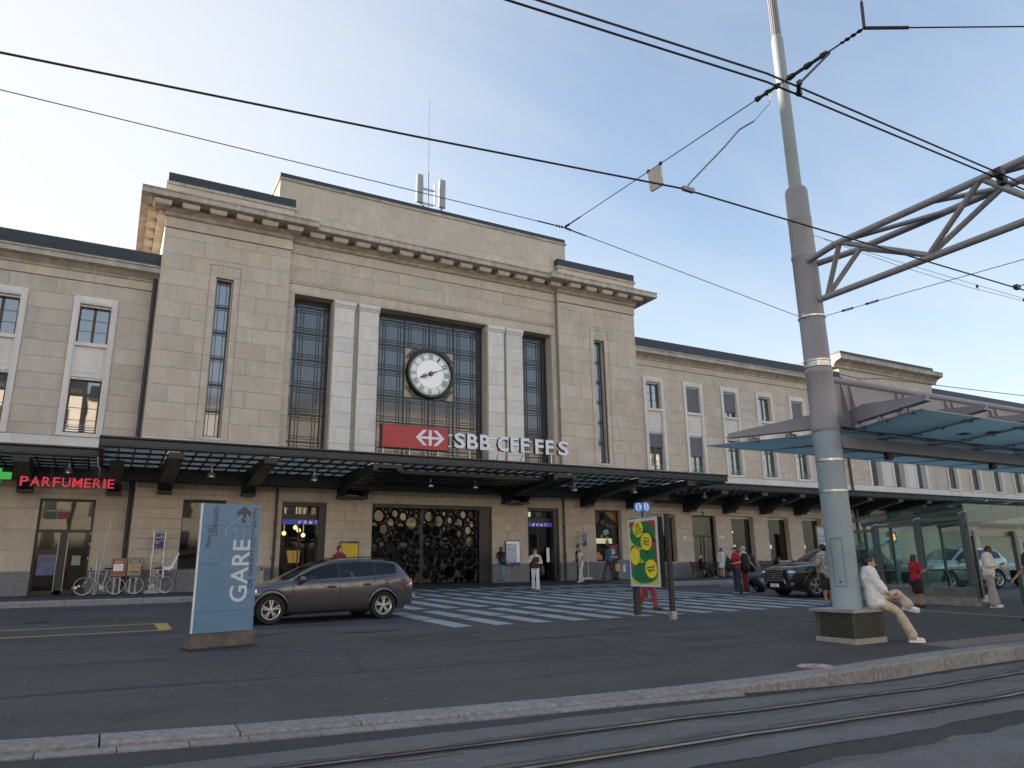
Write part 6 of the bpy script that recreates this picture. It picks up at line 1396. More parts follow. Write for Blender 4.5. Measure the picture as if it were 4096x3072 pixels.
xs_ = [SX0+.0, SX0+1.45, SX0+2.9, SX0+4.4, SX1]
for a, b in zip(xs_, xs_[1:]):
    MB().add([(a+.01, SY0-.25, roofz(SY0-.25)), (b-.01, SY0-.25, roofz(SY0-.25)), (b-.01, SY1+.3, roofz(SY1+.3)), (a+.01, SY1+.3, roofz(SY1+.3)), (a+.01, SY0-.25, roofz(SY0-.25)+.02), (b-.01, SY0-.25, roofz(SY0-.25)+.02), (b-.01, SY1+.3, roofz(SY1+.3)+.02), (a+.01, SY1+.3, roofz(SY1+.3)+.02)], [(3,2,1,0),(4,5,6,7),(0,1,5,4),(1,2,6,5),(2,3,7,6),(3,0,4,7)]).build('roof_glass', m_teal if a < 0 else m_glassT, gs)
    MB().box(a+.01, b-.01, SY0-.02, SY0, zB-.62, zB-.08).build('front_glass', m_glassT, gs)
    MB().box(a, b, SY0, SY0+.10, zB-.72, zB-.63).build('front_beam', m_gpost, gs)
    MB().box(a+.01, b-.01, SY1-.1, SY1-.08, g0+.5, roofz(SY1)-.3).build('glass_panel', m_glassT, gs)
    MB().bar((b-.05, SY0, roofz(SY0)-.12), (b-.05, SY1, roofz(SY1)-.12), .06, .12).bar((b-.05, SY1-.09, g0+.4), (b-.05, SY1-.09, roofz(SY1)-.1), .08, .08, up=(0, 1, 0)).build('rafter', m_gpost, gs)
MB().box(SX0+.1, SX1, SY0+.02, SY0+.16, zB-1.0, zB-.86).box(SX0+.1, SX1, SY0+.04, SY0+.2, zB-.86, zB-.80).build('door_header', M('header_steel', (.25, .23, .19), .35, .6), gs)
MB().bar((SX0+2.35, SY0-.05, g0), (SX0+2.35, SY0-.05, zB-.85), .14, .12, up=(0, 1, 0)).build('door_post', m_gpost, gs); MB().bar((SX0+.35, SY0+.05, g0+.2), (SX0+.35, SY0+.05, zB-.85), .08, .1, up=(0, 1, 0)).build('door_post', m_gpost, gs)
# escalator balustrade
esc = empty('escalator', (24.5, 13.5, g0), label='escalator balustrade with black handrail inside the glass shelter', cat='escalator')
for y in (13.1, 14.3):
    pth = [(22.9, y, g0+.98)]; 
    for k in range(13): a = R(90-180*k/12*1.0); pth.append((23.75+.36*math.cos(a), y, g0+.62+.36*math.sin(a)))
    MB().path(pth, .035, 8).build('handrail', m_rubber, esc, smooth=True); MB().box(22.0, 23.9, y-.02, y+.02, g0+.2, g0+.92).build('balustrade', m_glassT, esc); MB().box(21.95, 24.2, y-.1, y+.1, g0, g0+.22).build('skirt', m_galv, esc)
tag(MB().lathe([(0, .9), (.28, .9), (.30, .86), (.30, .0)], (22.15, 16.0, g0), 24).build('litter_bin', m_metal, None, smooth=True), 'round shiny steel bin seen through the shelter glass behind the woman in red', 'bin')
# ================================================================ BICYCLES
def bicycle(loc, rz, label, frame_mat, seat=False, step=False):
    o = empty('bicycle', loc, rz, label=label, cat='bicycle', group='bicycles against the station wall')
    r_ = .335
    for x, nm in ((-.52, 'front_wheel'), (.52, 'rear_wheel')):
        w = MB().lathe([(r_-.022, -.016), (r_, -.012), (r_+.004, 0), (r_, .012), (r_-.022, .016)], (x, 0, r_), 40, 'y').build(nm, m_rubber, o, smooth=True, local=True)
        MB().lathe([(r_-.045, -.009), (r_-.022, -.012), (r_-.022, .012), (r_-.045, .009), (r_-.045, -.009)], (x, 0, r_), 40, 'y').build('rim', m_galv, w, local=True)
        s = MB()
        for k in range(20): a = 2*math.pi*k/20; s.tube((x, .0, r_), (x+(r_-.04)*math.cos(a), 0, r_+(r_-.04)*math.sin(a)), .0014, 4)
        s.tube((x, -.04, r_), (x, .04, r_), .02, 8).build('spokes', m_alu, w, local=True)
    bb = (.08, 0, .28); st = (.22, 0, .82); hd = (-.34, 0, .86); hl = (-.36, 0, .70)
    f = MB().tube(bb, (.205, 0, .78), .016, 8).tube(bb, hl, .02 if step else .017, 8).tube((-.34, 0, .84), (-.37, 0, .66), .02, 8)
    f.tube((.2, 0, .76), (-.34, 0, .80), .014, 8) if not step else f.tube((.15, 0, .55), (-.35, 0, .76), .014, 8)
    for s in (-.05, .05): f.tube((.08, s*.4, .28), (.52, s, r_), .010, 6).tube((.2, s*.4, .74), (.52, s, r_), .009, 6).tube((-.37, s*.6, .64), (-.52, s, r_), .011, 6)
    f.build('frame', frame_mat, o, smooth=True, local=True)
    MB().tube((.205, 0, .76), (.22, 0, .93), .013, 8).build('seat_post', m_alu, o, local=True)
    MB().ell((.20, 0, .95), .13, .07, .03, 10, 6).ell((.32, 0, .955), .07, .085, .03, 10, 6).build('saddle', m_black, o, smooth=True, local=True)
    MB().tube((-.34, 0, .84), (-.33, 0, .95), .012, 8).path([(-.33, -.26, 1.0), (-.36, -.15, .97), (-.34, 0, .95), (-.36, .15, .97), (-.33, .26, 1.0)], .012, 8).build('handlebar', m_black, o, local=True)
    MB().lathe([(.03, -.05), (.09, -.05), (.09, -.04), (.03, -.04)], bb, 20, 'y').tube((.08, -.06, .28), (.18, -.07, .15), .009, 6).tube((.08, .06, .28), (-.02, .07, .41), .009, 6).box(.14, .22, -.14, -.06, .14, .16).box(-.06, .02, .06, .14, .40, .42).build('crankset', m_galv, o, local=True)
    if seat:
        MB().tube((.25, 0, .7), (.62, 0, .72), .012, 6).box(.42, .82, -.06, .06, .71, .73).build('rack', m_black, o, local=True)
        MB().prism([(.38, .90), (.62, .86), (.72, .95), (.92, 1.50), (.88, 1.52), (.66, 1.02), (.56, .98), (.42, 1.02), (.40, 1.10), (.36, 1.10)], 'y', -.15, .15).prism([(.36, 1.1), (.40, 1.10), (.44, .60), (.40, .58)], 'y', -.15, -.08).prism([(.36, 1.1), (.40, 1.10), (.44, .60), (.40, .58)], 'y', .08, .15).build('child_seat', m_white_p, o, local=True)
        MB().ell((.34, 0, .80), .06, .06, .07, 8, 6).build('seat_bag', M('bag_maroon', (.12, .02, .03), .6), o, local=True)
    return o
bicycle((-.05, 31.55, .752), R(-4), 'silver racing bicycle left of the newspaper boxes', M('bike_silver', (.42, .42, .43), .35, .7)); bicycle((1.62, 31.4, .752), R(4), 'dark bicycle with a white child seat in front of the no smoking sign', M('bike_grey', (.12, .12, .13), .4, .5), True, True)
# ================================================================ CARS
def car_glass(name, tint, ior=1.5): return glass_mat(name, tint, ior, .01, True)
m_cglass = car_glass('car_glass', (.30, .33, .36)); m_cdark = car_glass('car_glass_dark', (.05, .052, .06), 1.55)
def car(name, loc, rz, label, P, paint, wheels=True, taxi=False, tail=False):
    """x runs from nose (0) to tail (L); the car drives towards -x. P holds the shape tables."""
    o = empty(name, loc, rz, label=label, cat=P.get('cat', 'car'))
    Lc, wb0, wb1, wr_ = P['L'], P['fw'], P['rw'], P['r']; ar = wr_+.055
    def zb(x):
        s = interp(P['sill'], x)
        for xc in (wb0, wb1):
            d = abs(x-xc)
            if d < ar: s = max(s, wr_+math.sqrt(ar*ar-d*d)*.98)
        return s
    xs_ = sorted({round(Lc*i/96, 4) for i in range(97)} | {round(xc+ar*math.cos(math.pi*k/14), 4) for xc in (wb0, wb1) for k in range(15)} | {0.02, Lc-.02, .05, Lc-.05})
    NS = 4
    def section(x):
        w = sinterp(P['w'], x); zt = sinterp(P['top'], x); zbl = min(sinterp(P['belt'], x), zt-.012); b = zb(x); t = max(0, min(1, (zt-zbl)/(P['H']-zbl*1.0+1e-6)*1.02))
        wr = P['wr']*min(1, w/.8)
        y5 = lerp(w-.10, wr, min(1, t*1.05)); z5 = zbl+(zt-zbl)*lerp(.62, .90, t)
        y45 = lerp(w-.035, lerp(w-.04, wr, .45), t); z45 = lerp(zbl, z5, .52)
        m1 = max(b+.05, P.get('z1', .34)); m2 = max(b+.07, P.get('z2', .60)); m3 = max(b+.09, zbl-.10)
        if m3 <= m2: m2 = (m1+m3)/2
        ctrl = [(w-.055 if b < .35 else w+.004, b), (w-.008, m1), (w+.010, m2), (w+.004, m3), (w-.03, zbl), (y45, z45), (y5, z5), (y5*.55, zt-.012*(1+t)), (0, zt)]
        pts = []
        for i in range(len(ctrl)-1):
            p0 = ctrl[max(0, i-1)]; p1 = ctrl[i]; p2 = ctrl[i+1]; p3 = ctrl[min(len(ctrl)-1, i+2)]
            for k in range(NS):
                u = k/NS
                if i in (4, 5): q = (lerp(p1[0], p2[0], u), lerp(p1[1], p2[1], u))
                else:
                    q = tuple(.5*((2*p1[j])+(-p0[j]+p2[j])*u+(2*p0[j]-5*p1[j]+4*p2[j]-p3[j])*u*u+(-p0[j]+3*p1[j]-3*p2[j]+p3[j])*u**3) for j in (0, 1))
                    q = (q[0], min(max(q[1], min(p1[1], p2[1])), max(p1[1], p2[1])))
                pts.append(q)
        pts.append(ctrl[-1]); return pts
    G = [section(x) for x in xs_]; nv = len(G[0]); parts = {}
    def put(key, quad): parts.setdefault(key, MB()).add(quad, [(0, 1, 2, 3)])
    sw = P['side_win']; ws = P['ws']; rwin = P['rearwin']; doors = P['doors']
    for i in range(len(xs_)-1):
        xm = (xs_[i]+xs_[i+1])/2
        for k in range(nv-1):
            seg = k//NS; sub = k % NS
            for s in (-1, 1):
                q = [(xs_[i], s*G[i][k][0], G[i][k][1]), (xs_[i+1], s*G[i+1][k][0], G[i+1][k][1]), (xs_[i+1], s*G[i+1][k+1][0], G[i+1][k+1][1]), (xs_[i], s*G[i][k+1][0], G[i][k+1][1])]
                key = ('body', 0)
                hwin = G[i][4*NS+8-1][1]-G[i][4*NS][1]
                if seg in (4, 5) and not (seg == 5 and sub == NS-1) and not (seg == 4 and sub == 0) and hwin > .07:
                    for j, (a, b, m_) in enumerate(sw):
                        if a < xm < b: key = ('window', (j, s, m_))
                    if key[0] == 'body' and sw[0][0]-.05 < xm < sw[-1][1]+.03: key = ('pillar_trim', s)
                elif seg in (6, 7) and ws[0] < xm < ws[1] and not (seg == 6 and sub == 0): key = ('windscreen', 0)
                elif seg in (6, 7) and rwin[0] < xm < rwin[1] and not (seg == 6 and sub == 0): key = ('rear_window', 0)
                elif seg < 4 or (seg == 4 and sub == 0):
                    for j, (a, b) in enumerate(doors):
                        if a < xm < b and zb(xm) < .42: key = ('door', (j, s))
                    if seg == 0 and sub < 2 and xm > wb0+ar and xm < wb1-ar: key = ('sill_trim', s)
                    if xm < P['bump'][0] and G[i][k][1] < P['bump'][2]: key = ('front_bumper', 0)
                    if xm > P['bump'][1] and G[i][k][1] < P['bump'][3]: key = ('rear_bumper', 0)
                put(key, q)
    mats = {'body': paint, 'door': paint, 'pillar_trim': m_blackfr, 'sill_trim': m_blackfr, 'windscreen': m_cglass, 'rear_window': m_cdark, 'front_bumper': paint, 'rear_bumper': paint}
    made = {}
    for key, mb in parts.items():
        m_ = mats.get(key[0])
        if key[0] == 'window': m_ = m_cglass if key[1][2] == 'c' else m_cdark
        ob = mb.build(key[0], m_, o, smooth=True, local=True); made[key] = ob
    # inner shell, floor
    MB().box(.35, Lc-.35, -P['w'][len(P['w'])//2][1]+.14, P['w'][len(P['w'])//2][1]-.14, .22, .70).build('cabin_floor', m_black, o, local=True)
    fl = MB()
    for x in (wb0, wb1):
        for s in (-1, 1): fl.box(x-ar-.02, x+ar+.02, min(s*.45, s*.86), max(s*.45, s*.86), wr_*.9+.0, wr_+ar+.02) if False else None
    for xc in (wb0, wb1):    # dark wheel wells
        for s in (-1, 1):
            ww = sinterp(P['w'], xc)-.02
            wl_ = MB()
            n = 14; ring = [(xc+ar*math.cos(math.pi*k/n), wr_+ar*math.sin(math.pi*k/n)) for k in range(n+1)]
            for a, b in zip(ring, ring[1:]): wl_.quad((a[0], s*ww, a[1]), (b[0], s*ww, b[1]), (b[0], s*(ww-.32), b[1]), (a[0], s*(ww-.32), a[1]))
            wl_.add([(p, s*(ww-.32), q) for p, q in ring]+[(xc-ar, s*(ww-.32), .18), (xc+ar, s*(ww-.32), .18)], [tuple(range(n+1))+(n+1, n+2)]); wl_.build('wheel_well', m_black, o, local=True)
    # door seams and handles
    for s in (-1, 1):
        ed = sorted({e for d in doors for e in d})
        for x in ed:
            g = section(x); P3 = [(x, s*(g[k][0]+.002), g[k][1]) for k in range(1, 4*NS+2)]
            MB().path(P3, .0045, 5).build('door_seam', m_black, o, local=True)
        for j, (a, b) in enumerate(doors):
            x = b-.22; zz = sinterp(P['belt'], x)-.13; w = sinterp(P['w'], x)+.012
            h_ = MB().ell((x, s*w, zz), .10, .022, .018, 12, 6).build('handle', paint, made.get(('door', (j, s)), o), smooth=True, local=True); MB().ell((x, s*(w-.004), zz-.004), .115, .012, .030, 12, 6).build('handle_recess', m_black, made.get(('door', (j, s)), o), smooth=True, local=True)
        a = P['mirror']; w = sinterp(P['w'], a); zz = sinterp(P['belt'], a)+.06
        MB().ell((a, s*(w+.10), zz), .075, .11, .075, 12, 8).build('mirror', paint if P.get('mir') is None else P['mir'], o, smooth=True, local=True); MB().tube((a+.02, s*(w-.08), zz-.06), (a+.02, s*(w+.06), zz-.03), .02, 6).build('mirror_stalk', m_black, o, local=True)
        # belt trim
        g = [(x, s*(section(x)[4*NS][0]+.004), section(x)[4*NS][1]-.004) for x in [lerp(sw[0][0]-.08, sw[-1][1]+.02, k/24) for k in range(25)]]
        MB().path(g, .008, 5).build('belt_trim', P.get('trim', m_blackfr), o, local=True)
    # wheels
    for xc in (wb0, wb1):
        for s in (-1, 1):
            yw = s*(sinterp(P['w'], xc)-.115)
            w_ = MB().lathe([(wr_*.66, -.105), (wr_*.93, -.105), (wr_*.99, -.08), (wr_, -.04), (wr_, .04), (wr_*.99, .08), (wr_*.93, .105), (wr_*.66, .105)], (xc, yw, wr_), 36, 'y').build('wheel', m_rubber, o, smooth=True, local=True)
            yo = yw+s*.095
            MB().lathe([(wr_*.60, 0), (wr_*.66, s*.012), (wr_*.69, s*.004), (wr_*.69, -s*.18), (wr_*.60, -s*.16), (wr_*.60, 0)], (xc, yo, wr_), 36, 'y').build('rim', m_rimm, w_, smooth=True, local=True)
            MB().lathe([(0, -s*.06), (wr_*.64, -s*.06)], (xc, yo, wr_), 24, 'y').build('brake_disc', m_black, w_, local=True)
            sp_ = MB()
            for k in range(5):
                for d in (-.17, .17):
                    a0 = 2*math.pi*k/5+R(90)+d*.55; a1 = 2*math.pi*k/5+R(90)+d; 
                    p = Vector((xc+wr_*.10*math.cos(a0), yo-s*.004, wr_+wr_*.10*math.sin(a0))); q = Vector((xc+wr_*.645*math.cos(a1), yo-s*.006, wr_+wr_*.645*math.sin(a1)))
                    sp_.bar(p, q, .030, .034, up=(0, 1, 0))
            sp_.lathe([(0, s*.008), (wr_*.16, s*.004), (wr_*.19, -s*.02)], (xc, yo, wr_), 16, 'y').build('spokes', m_rimm, w_, local=True)
    return o, section
m_rimm = M('alloy', (.55, .55, .57), .3, .85)
m_tail = M('tail_red', (.42, .015, .02), .2, spec=.6, emit=(.5, .01, .015), estr=.08); m_lens = M('lamp_clear', (.6, .62, .65), .12, .4, spec=.8)
def paint_mat(name, col, metal=.55, rough=.34): return M(name, col, rough, metal, coat=1.0, spec=.5)
# --- the grey-brown wagon
WAG = dict(L=4.46, fw=.85, rw=3.53, r=.318, H=1.44, wr=.60, z1=.36, z2=.62,
    sill=[(0, .30), (.25, .20), (1.3, .19), (3.0, .21), (4.1, .27), (4.46, .34)],
    w=[(0, .42), (.06, .60), (.2, .74), (.5, .84), (.9, .875), (2.2, .90), (3.3, .885), (3.8, .86), (4.15, .80), (4.36, .70), (4.46, .52)],
    top=[(0, .58), (.05, .66), (.2, .755), (.6, .86), (1.0, .935), (1.22, .975), (1.45, 1.10), (1.8, 1.275), (2.15, 1.39), (2.5, 1.435), (3.0, 1.445), (3.5, 1.425), (3.85, 1.375), (3.98, 1.33), (4.12, 1.18), (4.25, 1.02), (4.34, .92), (4.40, .80), (4.46, .58)],
    belt=[(0, .55), (.2, .70), (.6, .80), (1.0, .865), (1.4, .90), (2.4, .925), (3.2, .955), (3.7, 1.0), (4.0, 1.03), (4.3, .90), (4.46, .56)],
    side_win=[(1.42, 2.38, 'c'), (2.46, 3.28, 'd'), (3.36, 3.86, 'd')], ws=(1.24, 2.18), rearwin=(3.98, 4.27), doors=[(1.32, 2.42), (2.42, 3.30)], bump=(.32, 4.02, .50, .62), mirror=1.50, cat='car', trim=M('trim_dark', (.02, .02, .022), .3))
m_wag = paint_mat('paint_greybrown', (.085, .080, .088), .6, .30)
wag, wsec = car('station_wagon', (2.47, 18.06, gz(17.4)), math.atan2(.18, 2.66), 'grey-brown station wagon driving past the entrance beside the blue totem', WAG, m_wag)
for s in (-1, 1):
    def tl(x0, x1, z0, z1, off=.012):
        mb = MB(); n = 8
        for i in range(n):
            xa, xb = lerp(x0, x1, i/n), lerp(x0, x1, (i+1)/n); wa, wb_ = sinterp(WAG['w'], xa)+off, sinterp(WAG['w'], xb)+off
            za = lerp(z0[0], z0[1], i/n), lerp(z1[0], z1[1], i/n); zb_ = lerp(z0[0], z0[1], (i+1)/n), lerp(z1[0], z1[1], (i+1)/n)
            mb.quad((xa, s*(wa-.0), za[0]), (xb, s*wb_, zb_[0]), (xb, s*(wb_-.012), zb_[1]), (xa, s*(wa-.012), za[1]))
        return mb
    tl(4.0, 4.33, (.845, .85), (.86, .935)).build('tail_lamp', m_tail, wag, smooth=True, local=True); tl(4.14, 4.34, (.775, .79), (.80, .845)).build('reverse_lamp', m_lens, wag, smooth=True, local=True); tl(3.92, 4.36, (.70, .73), (.715, .79)).build('tail_lamp', m_tail, wag, smooth=True, local=True)
    MB().box(4.30, 4.44, min(s*.70, s*.64), max(s*.70, s*.64), .50, .56).build('reflector', m_lens, wag, local=True)
    tl(.10, .52, (.66, .70), (.72, .77)).build('headlight', m_lens, wag, smooth=True, local=True)
    MB().path([(2.2, s*.60, 1.405), (2.5, s*.61, 1.45), (3.2, s*.61, 1.455), (3.75, s*.585, 1.405)], .012, 6).build('roof_rail', m_blackfr, wag, local=True)
    MB().path([(x, s*(wsec(x)[4*4][0]+.006), wsec(x)[4*4][1]-.30) for x in [1.1, 1.6, 2.2, 2.8, 3.2]], .003, 4).build('side_crease', m_wag, wag, local=True)
    MB().box(2.30, 2.52, min(s*.5, s*.62), max(s*.5, s*.62), .75, 1.30).build('seat_back', m_blackfr, wag, local=True); MB().ell((2.42, s*.40, 1.22), .06, .12, .10, 10, 8).build('headrest', M('seat_grey', (.10, .10, .11), .8) if 'seat_grey' not in bpy.data.materials else bpy.data.materials['seat_grey'], wag, local=True)
MB().prism([(.15, .24), (4.2, .24), (4.2, .5), (.15, .5)], 'y', -.6, .6).build('underbody', m_black, wag, local=True)
MB().ell((1.75, 0, .86), .18, .6, .1, 10, 6).build('dashboard', m_black, wag, smooth=True, local=True)
# --- black SUV taxi facing left, behind the mast
SUV = dict(L=4.78, fw=.93, rw=3.68, r=.375, H=1.66, wr=.64, z1=.48, z2=.78,
    sill=[(0, .34), (.3, .26), (1.4, .27), (3.2, .28), (4.4, .36), (4.78, .42)],
    w=[(0, .55), (.05, .68), (.2, .80), (.5, .89), (1.0, .93), (2.4, .945), (3.6, .93), (4.3, .86), (4.65, .74), (4.78, .60)],
    top=[(0, .72), (.04, .90), (.15, 1.0), (.6, 1.075), (1.1, 1.12), (1.35, 1.16), (1.6, 1.32), (1.95, 1.52), (2.2, 1.62), (2.6, 1.66), (3.3, 1.65), (3.9, 1.60), (4.2, 1.52), (4.45, 1.28), (4.62, 1.08), (4.72, .95), (4.78, .70)],
    belt=[(0, .70), (.15, .90), (.6, .98), (1.2, 1.03), (2.4, 1.06), (3.6, 1.12), (4.3, 1.15), (4.6, 1.02), (4.78, .68)],
    side_win=[(1.55, 2.5, 'd'), (2.6, 3.45, 'd'), (3.55, 4.1, 'd')], ws=(1.37, 2.2), rearwin=(4.22, 4.6), doors=[(1.45, 2.55), (2.55, 3.5)], bump=(.34, 4.5, .58, .7), mirror=1.62, cat='car', trim=m_alu)
m_suv = paint_mat('paint_black', (.012, .011, .014), .3, .25)
suv, ssec = car('taxi', (20.55, 18.25, gz(18)), R(-11), 'black SUV taxi with chrome grille half hidden by the mast', SUV, m_suv)
gr = MB().box(-.035, .06, -.46, .46, .50, .90).build('grille', m_blackfr, suv, local=True)
for k in range(6): MB().box(-.05, -.03, -.45, .45, .54+k*.06, .56+k*.06).build('grille_bar', m_alu, gr, local=True)
MB().path([(-.05, -.48, .92), (-.05, .48, .92)], .018, 6).path([(-.05, -.48, .92), (.0, -.40, .72), (.0, -.52, .45)], .018, 6).path([(-.05, .48, .92), (.0, .40, .72), (.0, .52, .45)], .018, 6).build('grille_surround', m_metal, gr, local=True)
MB().lathe([(.075, -.07), (.09, -.07), (.09, -.055), (.075, -.055)], (0, 0, .71), 20, 'x').bar((-.065, .05, .74), (-.065, -.03, .66), .018, .01, up=(1, 0, 0)).bar((-.065, -.03, .66), (-.065, .06, .66), .018, .01, up=(1, 0, 0)).build('emblem', m_metal, gr, local=True)
pt = MB().box(-.06, -.04, -.22, .22, .34, .45).build('licence_plate', m_white_p, suv, local=True)
objm('plate_text', text_mb('GE 2958', .1), pt, m_black, True, Matrix.Translation((-.062, .19, .365)) @ Matrix.Rotation(R(-90), 4, 'Z') @ Matrix.Rotation(R(90), 4, 'X') @ Matrix.Diagonal((.85, .85, 1, 1)))
for s in (-1, 1):
    MB().ell((.16, s*.70, .82), .16, .14, .075, 12, 8).build('headlight', m_lens, suv, smooth=True, local=True); MB().tube((.06, s*.56, .76), (.2, s*.80, .80), .014, 6).build('running_light', M('led_white', (.9, .9, .9), .3, emit=(1, .95, .9), estr=1.2) if 'led_white' not in bpy.data.materials else bpy.data.materials['led_white'], suv, local=True)
    MB().box(.08, .14, min(s*.62, s*.75), max(s*.62, s*.75), .42, .48).build('fog_lamp', m_lens, suv, local=True)
MB().prism([(.2, .3), (4.5, .3), (4.5, .62), (.2, .62)], 'y', -.62, .62).build('underbody', m_black, suv, local=True)
MB().prism([(2.3, 1.66), (2.75, 1.66), (2.70, 1.80), (2.35, 1.80)], 'y', -.22, .22).build('taxi_sign', M('taxi_cream', (.62, .52, .30), .4, emit=(.9, .7, .35), estr=.15), suv, local=True)
# raised tailgate
MB().add([(4.05, -.62, 1.62), (4.05, .62, 1.62), (4.85, .58, 2.0), (4.95, .5, 1.92), (4.95, -.5, 1.92), (4.85, -.58, 2.0), (4.05, -.62, 1.58), (4.05, .62, 1.58), (4.85, .58, 1.93), (4.85, -.58, 1.93)], [(0, 1, 2, 5), (2, 3, 4, 5), (6, 7, 8, 9), (0, 1, 7, 6)]).build('tailgate', m_suv, suv, local=True)
# --- pale cars beyond the shelter
m_pale = paint_mat('paint_silver', (.40, .42, .44), .4, .3); m_whitec = paint_mat('paint_white', (.60, .62, .64), 0, .3)
SED = dict(SUV); SED['side_win'] = [(1.55, 2.5, 'c'), (2.6, 3.45, 'd'), (3.55, 4.1, 'd')]
car('parked_car', (28.6, 18.4, gz(18)), R(-8), 'silver car seen through the middle shelter pane', SED, m_pale); car('parked_car', (34.4, 17.2, gz(17)), R(-8), 'white car seen through the shelter behind the man in white', SED, m_whitec)
# ================================================================ PEOPLE
m_skin = M('skin_light', (.42, .25, .18), .55, var=.06, scale=14); m_skin2 = M('skin_tan', (.30, .165, .11), .55, var=.06, scale=14); m_skin3 = M('skin_dark', (.10, .052, .035), .5)
m_eye = M('eye_dark', (.02, .018, .016), .3); m_lip = M('lip', (.30, .10, .09), .5)
def cloth(name, col, rough=.85, var=.12, scale=9): return M(name, col, rough, var=var, scale=scale, bump=.25, bscale=38)
def remesh(mb, vox, smooth_it=3, fold=0, seed=0):
    me = mb.mesh('tmp', fix=True); o = bpy.data.objects.new('tmp', me)
    r_ = o.modifiers.new('r', 'REMESH'); r_.mode = 'VOXEL'; r_.voxel_size = vox; r_.use_smooth_shade = True
    s_ = o.modifiers.new('s', 'SMOOTH'); s_.iterations = smooth_it; s_.factor = .5
    out = bake(o); bpy.data.meshes.remove(me)
    if fold:
        out.update(); ns = [v.normal.copy() for v in out.vertices]
        for v, n in zip(out.vertices, ns):
            p = v.co; f = noise.noise((p.x*9+seed, p.y*9, p.z*14+p.x*6))+.6*noise.noise((p.x*22, p.y*22+seed, p.z*17)); v.co = p+n*f*fold
    out.shade_smooth(); return out
def cap(mb, p, q, a, b, n=10):
    p, q = Vector(p), Vector(q); mb.tube(p, q, a, n, r2=b); mb.ell(p, a, a, a, n, 6); mb.ell(q, b, b, b, n, 6); return mb
def frame_of(up, right):
    z = Vector(up).normalized(); x = Vector(right); x = (x-z*x.dot(z)).normalized(); y = z.cross(x); return Matrix((x, y, z)).transposed()
STAND = dict(pel=(0, 0, .93), neck=(0, -.01, 1.46), head=(0, -.025, 1.60), shL=(.175, 0, 1.40), shR=(-.175, 0, 1.40), elL=(.225, .03, 1.13), elR=(-.225, .03, 1.13), haL=(.235, -.04, .89), haR=(-.235, -.04, .89),
             hipL=(.085, 0, .90), hipR=(-.085, 0, .90), knL=(.095, -.015, .49), knR=(-.095, -.015, .49), anL=(.10, .015, .085), anR=(-.10, .015, .085), look=(0, -1, -.05))
def walk(st=.3, arm=.2, flip=1):
    s = flip
    return dict(hipL=(.085, 0, .89), knL=(.09, -s*st*.62-.03, .50), anL=(.09, -s*st+.0, .095), hipR=(-.085, 0, .89), knR=(-.09, s*st*.25-.02, .48), anR=(-.09, s*st*.95, .12), elL=(.225, s*arm*.35+.02, 1.13), haL=(.23, s*arm-.06, .92), elR=(-.225, -s*arm*.2+.03, 1.13), haR=(-.23, -s*arm-.06, .93))
def sit(seat=.45, reach=.45, foot=.0):
    return dict(pel=(0, .0, seat+.10), neck=(0, .03, seat+.62), head=(0, .0, seat+.76), shL=(.175, .03, seat+.56), shR=(-.175, .03, seat+.56), elL=(.22, -.05, seat+.30), elR=(-.22, -.05, seat+.30), haL=(.12, -.28, seat+.22), haR=(-.12, -.28, seat+.22), hipL=(.09, -.02, seat+.09), hipR=(-.09, -.02, seat+.09), knL=(.11, -reach, seat+.09), knR=(-.11, -reach, seat+.09), anL=(.11, -reach+.02-foot, .09), anR=(-.11, -reach+.02-foot, .09))
BODY = [(-.02, .150, .110), (.16, .152, .108), (.36, .128, .095), (.56, .138, .102), (.76, .155, .110), (.92, .125, .085)]
BODYF = [(t, sinterp([(b_[0], b_[1]) for b_ in BODY], t), sinterp([(b_[0], b_[2]) for b_ in BODY], t)) for t in [-.12+.055*i for i in range(20)] if t < .95]
